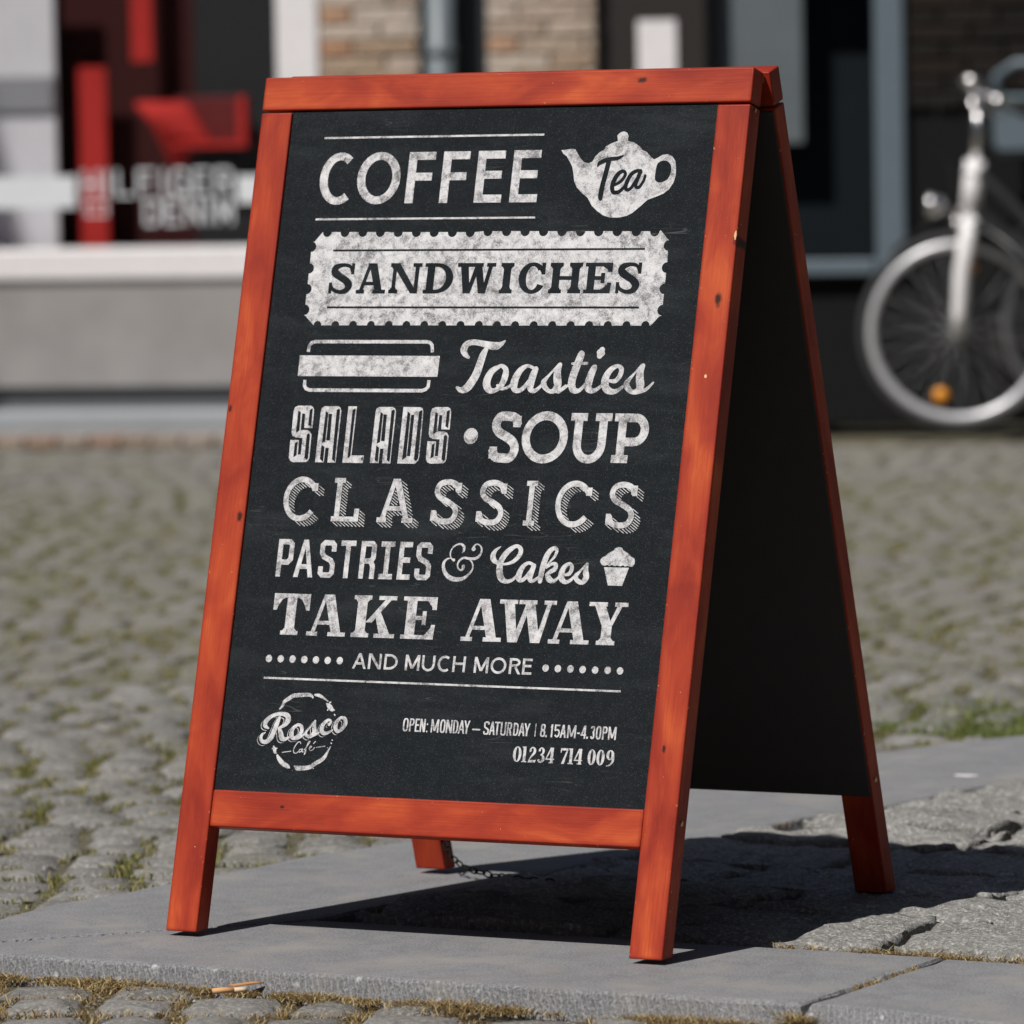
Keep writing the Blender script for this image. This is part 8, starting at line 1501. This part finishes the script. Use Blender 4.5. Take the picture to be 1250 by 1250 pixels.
sign_text('sticker_lettering', 'HILFIGER', -1.425, -.925, .765, .845, v); sign_text('sticker_lettering', 'DENIM', -1.215, -.925, .672, .75, v)
for (a0, a1, z0, z1) in ((-1.42, -1.345, .740, .747), (-1.42, -1.345, .70, .707), (-1.42, -1.412, .71, .74), (-1.353, -1.345, .71, .74)): wbox('flag_mark', v, a0, a1, -.0225, -.021, z0, z1, M2['vinyl'], 0)
# pale brick edging between the step and the cobbles
ed = link('brick_edging', mesh('bed', [W(-2.6, -.034, .23), W(-.2, -.034, .23), W(-.2, -.034, .42), W(-2.6, -.034, .42)], [[3, 2, 1, 0]], MAT['earth'])); tag(ed, kind='structure')
EB = m_brick('edging_brick', [(.30, .24, .19), (.36, .30, .26), (.34, .22, .16), (.28, .24, .20), (.38, .33, .29)])
me = bm_mesh('brick', box_bm(-.047, .047, -.09, .09, -.03, .02, .006, 1), EB); rr = random.Random(2)
a = -2.5
while a < -.25:
    o = link('brick', me, ed, W(a, -.020+rr.uniform(-.003, .003), .325)); o.rotation_euler = (0, 0, RZ+rr.uniform(-.04, .04)); a += .104

# ------------------------------------------------------------------ bicycles
MB2 = dict(chrome=plain('bright_chrome', (.86, .84, .85), .22, 1, var=.02), alu=plain('brushed_rim', (.66, .66, .69), .4, .45, var=.05), tyre=plain('tyre_rubber', (.03, .03, .032), .8), blackp=plain('black_enamel', (.012, .012, .014), .35),
  amber=plain('amber_reflector', (.85, .32, .01), .4), redr=plain('red_reflector', (.4, .03, .02), .3), grip=plain('black_grip', (.02, .02, .02), .7), saddle=plain('black_saddle', (.018, .017, .017), .5), bag=plain('blue_grey_canvas', (.13, .18, .21), .8, var=.2), whitep=plain('white_enamel', (.85, .83, .84), .3))
def ring_bm(R, r, seg=48, ts=8, c=(0, 0, 0), yscale=1, bm=None):
    """torus in the local XZ plane"""
    return tube_bm([(c[0]+R*math.cos(t), c[1], c[2]+R*math.sin(t)) for t in [2*math.pi*i/seg for i in range(seg)]], r, ts, closed=True, bm=bm)
def bike(name, label, frame_mat, steer=0.0):
    t = thing(name, label, 'bicycle', (0, 0, 0), 0, 'bicycles parked against the right shop front')
    def pt(nm, b, mat, par=t): return link(nm, bm_mesh(nm, b, mat, True), par)
    WR = .285; Zh = .31; X2 = 1.06                      # front hub at x=0, rear hub at x=X2; y is across the bike
    def wheel(nm, x, rot=0):
        hub = link(nm, bm_mesh(nm, tube_bm([(0, -.035, 0), (0, .035, 0)], .022, 12), MB2['alu'], True), t, (x, 0, Zh)); hub.rotation_euler = (0, 0, rot)
        link('tyre', bm_mesh('tyre', ring_bm(.296, .0165, 56, 8), MB2['tyre'], True), hub); link('rim', bm_mesh('rim', ring_bm(.270, .0165, 56, 8), MB2['alu'], True), hub)
        b = bmesh.new()
        for i in range(28):
            a = 2*math.pi*i/28; s = 1 if i % 2 else -1; tube_bm([(.02*math.cos(a+.6*s), .028*s, .02*math.sin(a+.6*s)), (.266*math.cos(a), 0, .266*math.sin(a))], .0011, 4, bm=b)
        o = link('spokes', bm_mesh('spokes', b, MB2['alu']), hub); o['kind'] = 'stuff'
        for a in (-1.85, 1.4):
            lathe = lathe_bm([(.001, -.006), (.022, -.005), (.024, 0), (.022, .005), (.001, .006)], 12, axis='y'); link('spoke_reflector', bm_mesh('spoke_reflector', lathe, MB2['amber'], True), hub, (.205*math.cos(a), -.004, .205*math.sin(a)))
        return hub
    wheel('front_wheel', 0, steer); wheel('rear_wheel', X2)
    # mudguards
    for x, a0, a1 in ((0, .25, 2.35), (X2, .6, 3.2)):
        b = tube_bm([(x+.335*math.cos(a), 0, Zh+.335*math.sin(a)) for a in [a0+(a1-a0)*i/24 for i in range(25)]], .013, 8)
        for v_ in b.verts: v_.co.y *= 1.9
        pt('mudguard', b, MB2['blackp'])
    # fork, headset, stem and bars
    cs, sn = math.cos(steer), math.sin(steer); St = lambda p: (p[0]*cs-p[1]*sn, p[0]*sn+p[1]*cs, p[2])
    b = bmesh.new()
    for s in (-1, 1): tube_bm([St(q) for q in ((0, .058*s, Zh), (.004, .060*s, .37), (.014, .060*s, .50), (.032, .053*s, .60), (.040, .022*s, .655))], [.019, .023, .026, .028, .028], 10, bm=b)
    tube_bm([St((.040, -.035, .655)), St((.040, .035, .655))], .019, 10, bm=b); pt('fork', b, MB2['whitep'])
    pt('head_tube', tube_bm([St((.040, 0, .665)), St((.058, 0, .84))], .031, 12), MB2['whitep']); pt('stem', tube_bm([St((.058, 0, .84)), St((.066, 0, .92)), St((.068, 0, 1.01))], .014, 10), MB2['chrome'])  # white colour stands in for glare on the chrome fork and head tube
    b = tube_bm([St(q) for q in ((.20, -.29, .99), (.14, -.275, 1.02), (.05, -.22, 1.05), (.04, -.10, 1.03), (.068, 0, 1.015), (.04, .10, 1.03), (.05, .22, 1.05), (.14, .275, 1.02), (.20, .29, .99))], .011, 10); pt('handlebar', b, MB2['chrome'])
    for s in (-1, 1): pt('grip', tube_bm([St((.13, .274*s, 1.023)), St((.24, .30*s, .975))], .017, 10), MB2['grip'])
    for s in (-1, 1): pt('brake_lever', tube_bm([St((.06, .235*s, 1.055)), St((.05, .25*s, 1.01)), St((.15, .28*s, .975))], .006, 6), MB2['chrome'])
    b = lathe_bm([(.006, -.02), (.030, -.008), (.034, .012), (.030, .022), (.004, .026)], 14); bl = pt('bell', b, MB2['chrome']); bl.location = St((.05, -.15, 1.075))
    # headlamp on the fork crown
    b = lathe_bm([(.008, 0), (.032, .018), (.040, .055), (.036, .062), (.004, .064)], 16); lamp = pt('headlamp', b, MB2['chrome']); lamp.location = St((-.03, 0, .70)); lamp.rotation_euler = (0, -math.pi/2, steer)
    pt('lamp_bracket', tube_bm([St((.038, 0, .66)), St((.0, 0, .69))], .006, 6), MB2['chrome'])
    for s in (-1, 1): pt('brake_cable', tube_bm([St(q) for q in ((.05, .235*s, 1.05), (-.05, .18*s, 1.04), (-.07, .07*s, .93), (-.01, .02*s, .80), (.0, .03*s, .66))], .0035, 6), MB2['grip'])
    pt('front_brake', tube_bm([St((.01, -.05, .63)), St((-.005, -.04, .66)), St((-.005, .04, .66)), St((.01, .05, .63))], .010, 8), MB2['chrome'])
    # frame
    hd0, hd1 = Vector(St((.044, 0, .70))), Vector(St((.056, 0, .82))); bb = Vector((.62, 0, .29)); st = Vector((.78, 0, .80)); rh = Vector((X2, 0, Zh))
    b = bmesh.new(); tube_bm([hd0, bb+Vector((-.02, 0, .03))], .019, 10, bm=b); tube_bm([hd1, Vector((.45, 0, .50)), Vector((.69, 0, .48))], .016, 10, bm=b); tube_bm([bb, st], .016, 10, bm=b)
    for s in (-1, 1): tube_bm([bb+Vector((.03, .03*s, 0)), rh+Vector((0, .055*s, 0))], .010, 8, bm=b); tube_bm([st+Vector((-.02, .02*s, -.08)), rh+Vector((0, .055*s, 0))], .009, 8, bm=b)
    pt('frame', b, frame_mat)
    pt('seat_post', tube_bm([st, st+Vector((.03, 0, .12))], .013, 10), MB2['chrome'])
    b = bmesh.new(); bmesh.ops.create_uvsphere(b, u_segments=20, v_segments=10, radius=1)
    for v_ in b.verts:
        x, y, z = v_.co; w = .045+.075*max(0, min(1, (x+.5)/1.2)); v_.co = Vector((x*.135, y*w, z*(.035 if z > 0 else .028)+.01*x*x))
    sd = pt('saddle', b, MB2['saddle']); sd.location = st+Vector((.03, 0, .15))
    # crank, chain guard, pedals, carrier
    b = ring_bm(.085, .006, 28, 6); 
    for v_ in b.verts: v_.co += bb+Vector((0, -.045, 0))
    pt('chainring', b, MB2['alu'])
    b = tube_bm([bb+Vector((0, -.055, 0)), bb+Vector((-.12, -.06, -.10))], .009, 8); tube_bm([bb+Vector((0, .055, 0)), bb+Vector((.12, .06, .10))], .009, 8, bm=b); tube_bm([bb+Vector((0, -.06, 0)), bb+Vector((0, .06, 0))], .018, 10, bm=b); pt('crank', b, MB2['alu'])
    for s, q in ((-1, (-.12, -.06, -.10)), (1, (.12, .06, .10))):
        b = box_bm(-.04, .04, -.045, .045, -.011, .011, .004, 1); pd = pt('pedal', b, MB2['grip']); pd.location = bb+Vector(q)+Vector((0, .05*s, 0))
    b = box_bm(-.22, .24, -.004, .004, -.035, .035, .003, 1); cg = pt('chain_guard', b, MB2['blackp']); cg.location = ((bb+rh)/2)+Vector((0, -.06, .03))
    b = bmesh.new()
    for yy in (-.06, -.02, .02, .06): tube_bm([(.86, yy, .70), (1.24, yy, .70)], .005, 6, bm=b)
    tube_bm([(.86, -.065, .70), (.86, .065, .70)], .005, 6, bm=b); tube_bm([(1.24, -.065, .70), (1.24, .065, .70)], .005, 6, bm=b)
    for s in (-1, 1): tube_bm([(1.16, .06*s, .70), (X2, .065*s, Zh)], .005, 6, bm=b)
    pt('carrier', b, MB2['blackp']); b = lathe_bm([(.003, 0), (.022, .002), (.024, .016), (.004, .02)], 12); rl = pt('rear_reflector', b, MB2['redr']); rl.location = (1.30, 0, .62); rl.rotation_euler = (0, math.pi/2, 0)
    return t
bk = bike('bicycle', 'chrome forked bicycle with amber wheel reflector, foremost beside the right shop window', MB2['blackp'], .62)
def place(o, a, d, rz): o.location = W(a, -.0, d); o.rotation_euler = (0, 0, RZ+rz)
place(bk, 1.507, .42, -.50)
def copy_tree(o, parent=None):
    c = o.copy(); COL.objects.link(c); c.parent = parent
    for ch in o.children: copy_tree(ch, c)
    return c
b2 = copy_tree(bk); b2['label'] = 'second bicycle at the right edge, parked close to the dark brick wall'; place(b2, 1.86, .12, -.06); b2.location.z = .02
bgc = new('pannier_crate', 'blue grey crate with an arched handle on the second bicycle at the right edge', 'crate', 1.74, .80, .10)
wbox('body', bgc, 1.60, 1.95, .05, .24, .85, 1.02, M2['frame'], .02)
wbox('lid', bgc, 1.59, 1.96, .04, .25, 1.022, 1.04, MB2['bag'], .006)
org = ORG[bgc.name]
b = tube_bm([(1.60-1.74, -.04, 1.03-.8), (1.60-1.74, -.04, 1.10-.8), (1.66-1.74, -.04, 1.14-.8), (1.88-1.74, -.04, 1.14-.8), (1.94-1.74, -.04, 1.10-.8), (1.94-1.74, -.04, 1.03-.8)], .014, 8); link('handle', bm_mesh('handle', b, M2['frame'], True), bgc)

# ------------------------------------------------------------------ litter by the kerb
cb = thing('cigarette_butt', 'flattened tan cigarette butt lying at the foot of the kerb', 'cigarette butt', (.248, -.262, -.022), .72)
b = tube_bm([(-.019, 0, 0), (-.006, .0004, .0006), (.006, 0, 0)], [.0042, .0045, .0042], 12)
for v_ in b.verts: v_.co.z *= .75
link('filter', bm_mesh('filter', b, plain('cork_paper', (.62, .34, .15), .8), True), cb)
b = tube_bm([(.0062, 0, 0), (.017, .0008, 0), (.021, 0, -.0004)], [.0041, .0042, .0032], 12)
for v_ in b.verts: v_.co.z *= .7
link('paper', bm_mesh('paper', b, plain('cigarette_paper', (.66, .50, .34), .8), True), cb)
b = bmesh.new(); P = [(-.02, -.0015), (-.012, -.004), (.004, -.0045), (.018, -.002), (.022, .0005), (.008, .0035), (-.008, .004), (-.018, .002)]
f = b.faces.new([b.verts.new((x, y, .001+.0015*math.sin(x*120))) for x, y in P]); e = bmesh.ops.extrude_face_region(b, geom=[f])
for v_ in [v_ for v_ in e['geom'] if isinstance(v_, bmesh.types.BMVert)]: v_.co.z += .0014
o = link('dry_leaf', bm_mesh('dry_leaf', b, plain('dry_leaf', (.45, .22, .09), .8)), None, (.246, -.222, -.022)); o.rotation_euler = (.1, 0, .55); tag(o, 'curled tan dry leaf beside the cigarette butt at the kerb foot', 'leaf')
b = lathe_bm([(.012, 0), (.011, .0012), (.004, .0018)], 14)
for v_ in b.verts: v_.co.x *= 1.7; v_.co.y *= .9+.2*math.sin(v_.co.x*300)
o = link('chewing_gum', bm_mesh('chewing_gum', b, plain('dried_gum', (.55, .53, .55), .8), True), None, (.242, 1.884, ZT)); tag(o, 'flattened pale spot of dried gum on the kerb slab behind the sign', 'chewing gum')

# ------------------------------------------------------------------ unseen houses added behind and beside the camera to block sky light
def house(label, x0, x1, y0, y1, h, face, hue):
    t = thing('town_house', label, 'building', ((x0+x1)/2, (y0+y1)/2, -.05)); cx, cy = (x0+x1)/2, (y0+y1)/2
    m = plain('house_brick', hue, .9, var=.2, scale=3)
    link('wall', bm_mesh('wall', box_bm(x0-cx, x1-cx, y0-cy, y1-cy, 0, h), m), t)
    b = bmesh.new(); w, d = (x1-x0)/2+.2, (y1-y0)/2+.2
    if w < d: P = [(-w, -d, h), (w, -d, h), (w, d, h), (-w, d, h), (0, -d, h+1.6), (0, d, h+1.6)]; Fs = ((0, 1, 4), (2, 3, 5), (0, 4, 5, 3), (1, 2, 5, 4), (3, 2, 1, 0))
    else: P = [(-w, -d, h), (w, -d, h), (w, d, h), (-w, d, h), (-w, 0, h+1.6), (w, 0, h+1.6)]; Fs = ((0, 4, 3), (1, 2, 5), (0, 1, 5, 4), (2, 3, 4, 5), (3, 2, 1, 0))
    vs = [b.verts.new(p) for p in P]
    for f in Fs: b.faces.new([vs[i] for i in f])
    link('roof', bm_mesh('roof', b, M2['darkpipe']), t)
    n = int(((y1-y0) if face in 'wx' else (x1-x0))/2)
    for fl in range(3):
        for k in range(n):
            q = (k+.5)/n; z = 1.1+fl*2.9
            if face == 'w': bx = (x0-cx-.03, x0-cx+.05, y0-cy+q*(y1-y0)-.5, y0-cy+q*(y1-y0)+.5)
            elif face == 'x': bx = (x1-cx-.05, x1-cx+.03, y0-cy+q*(y1-y0)-.5, y0-cy+q*(y1-y0)+.5)
            else: bx = (x0-cx+q*(x1-x0)-.5, x0-cx+q*(x1-x0)+.5, y1-cy-.05, y1-cy+.03)
            w_ = link('window', bm_mesh('window', box_bm(*bx, z, z+1.5), M2['frame']), t)
            g_ = .035; ex = (bx[0]-(.01 if face == 'w' else -.08*(face != 'x')), bx[1]+(.01 if face == 'x' else -.08*(face != 'w')), bx[2]+(.08 if face in 'wx' else 0), bx[3]-(.08 if face in 'wx' else 0)+(.01 if face == 's' else 0))
            link('pane', bm_mesh('pane', box_bm(*ex, z+.08, z+1.42), M2['darkwin']), w_)
    return t
house('dark brick town house closing the right side of the street', 6.2, 11, -13, 8.5, 10.5, 'w', (.05, .038, .032))
house('dark brick town house closing the left side of the street', -13, -8.5, -13, 5.5, 8, 'x', (.05, .04, .034))
house('dark brick town house behind the photographer', -8, 5.8, -22, -16, 9, 's', (.05, .04, .034))
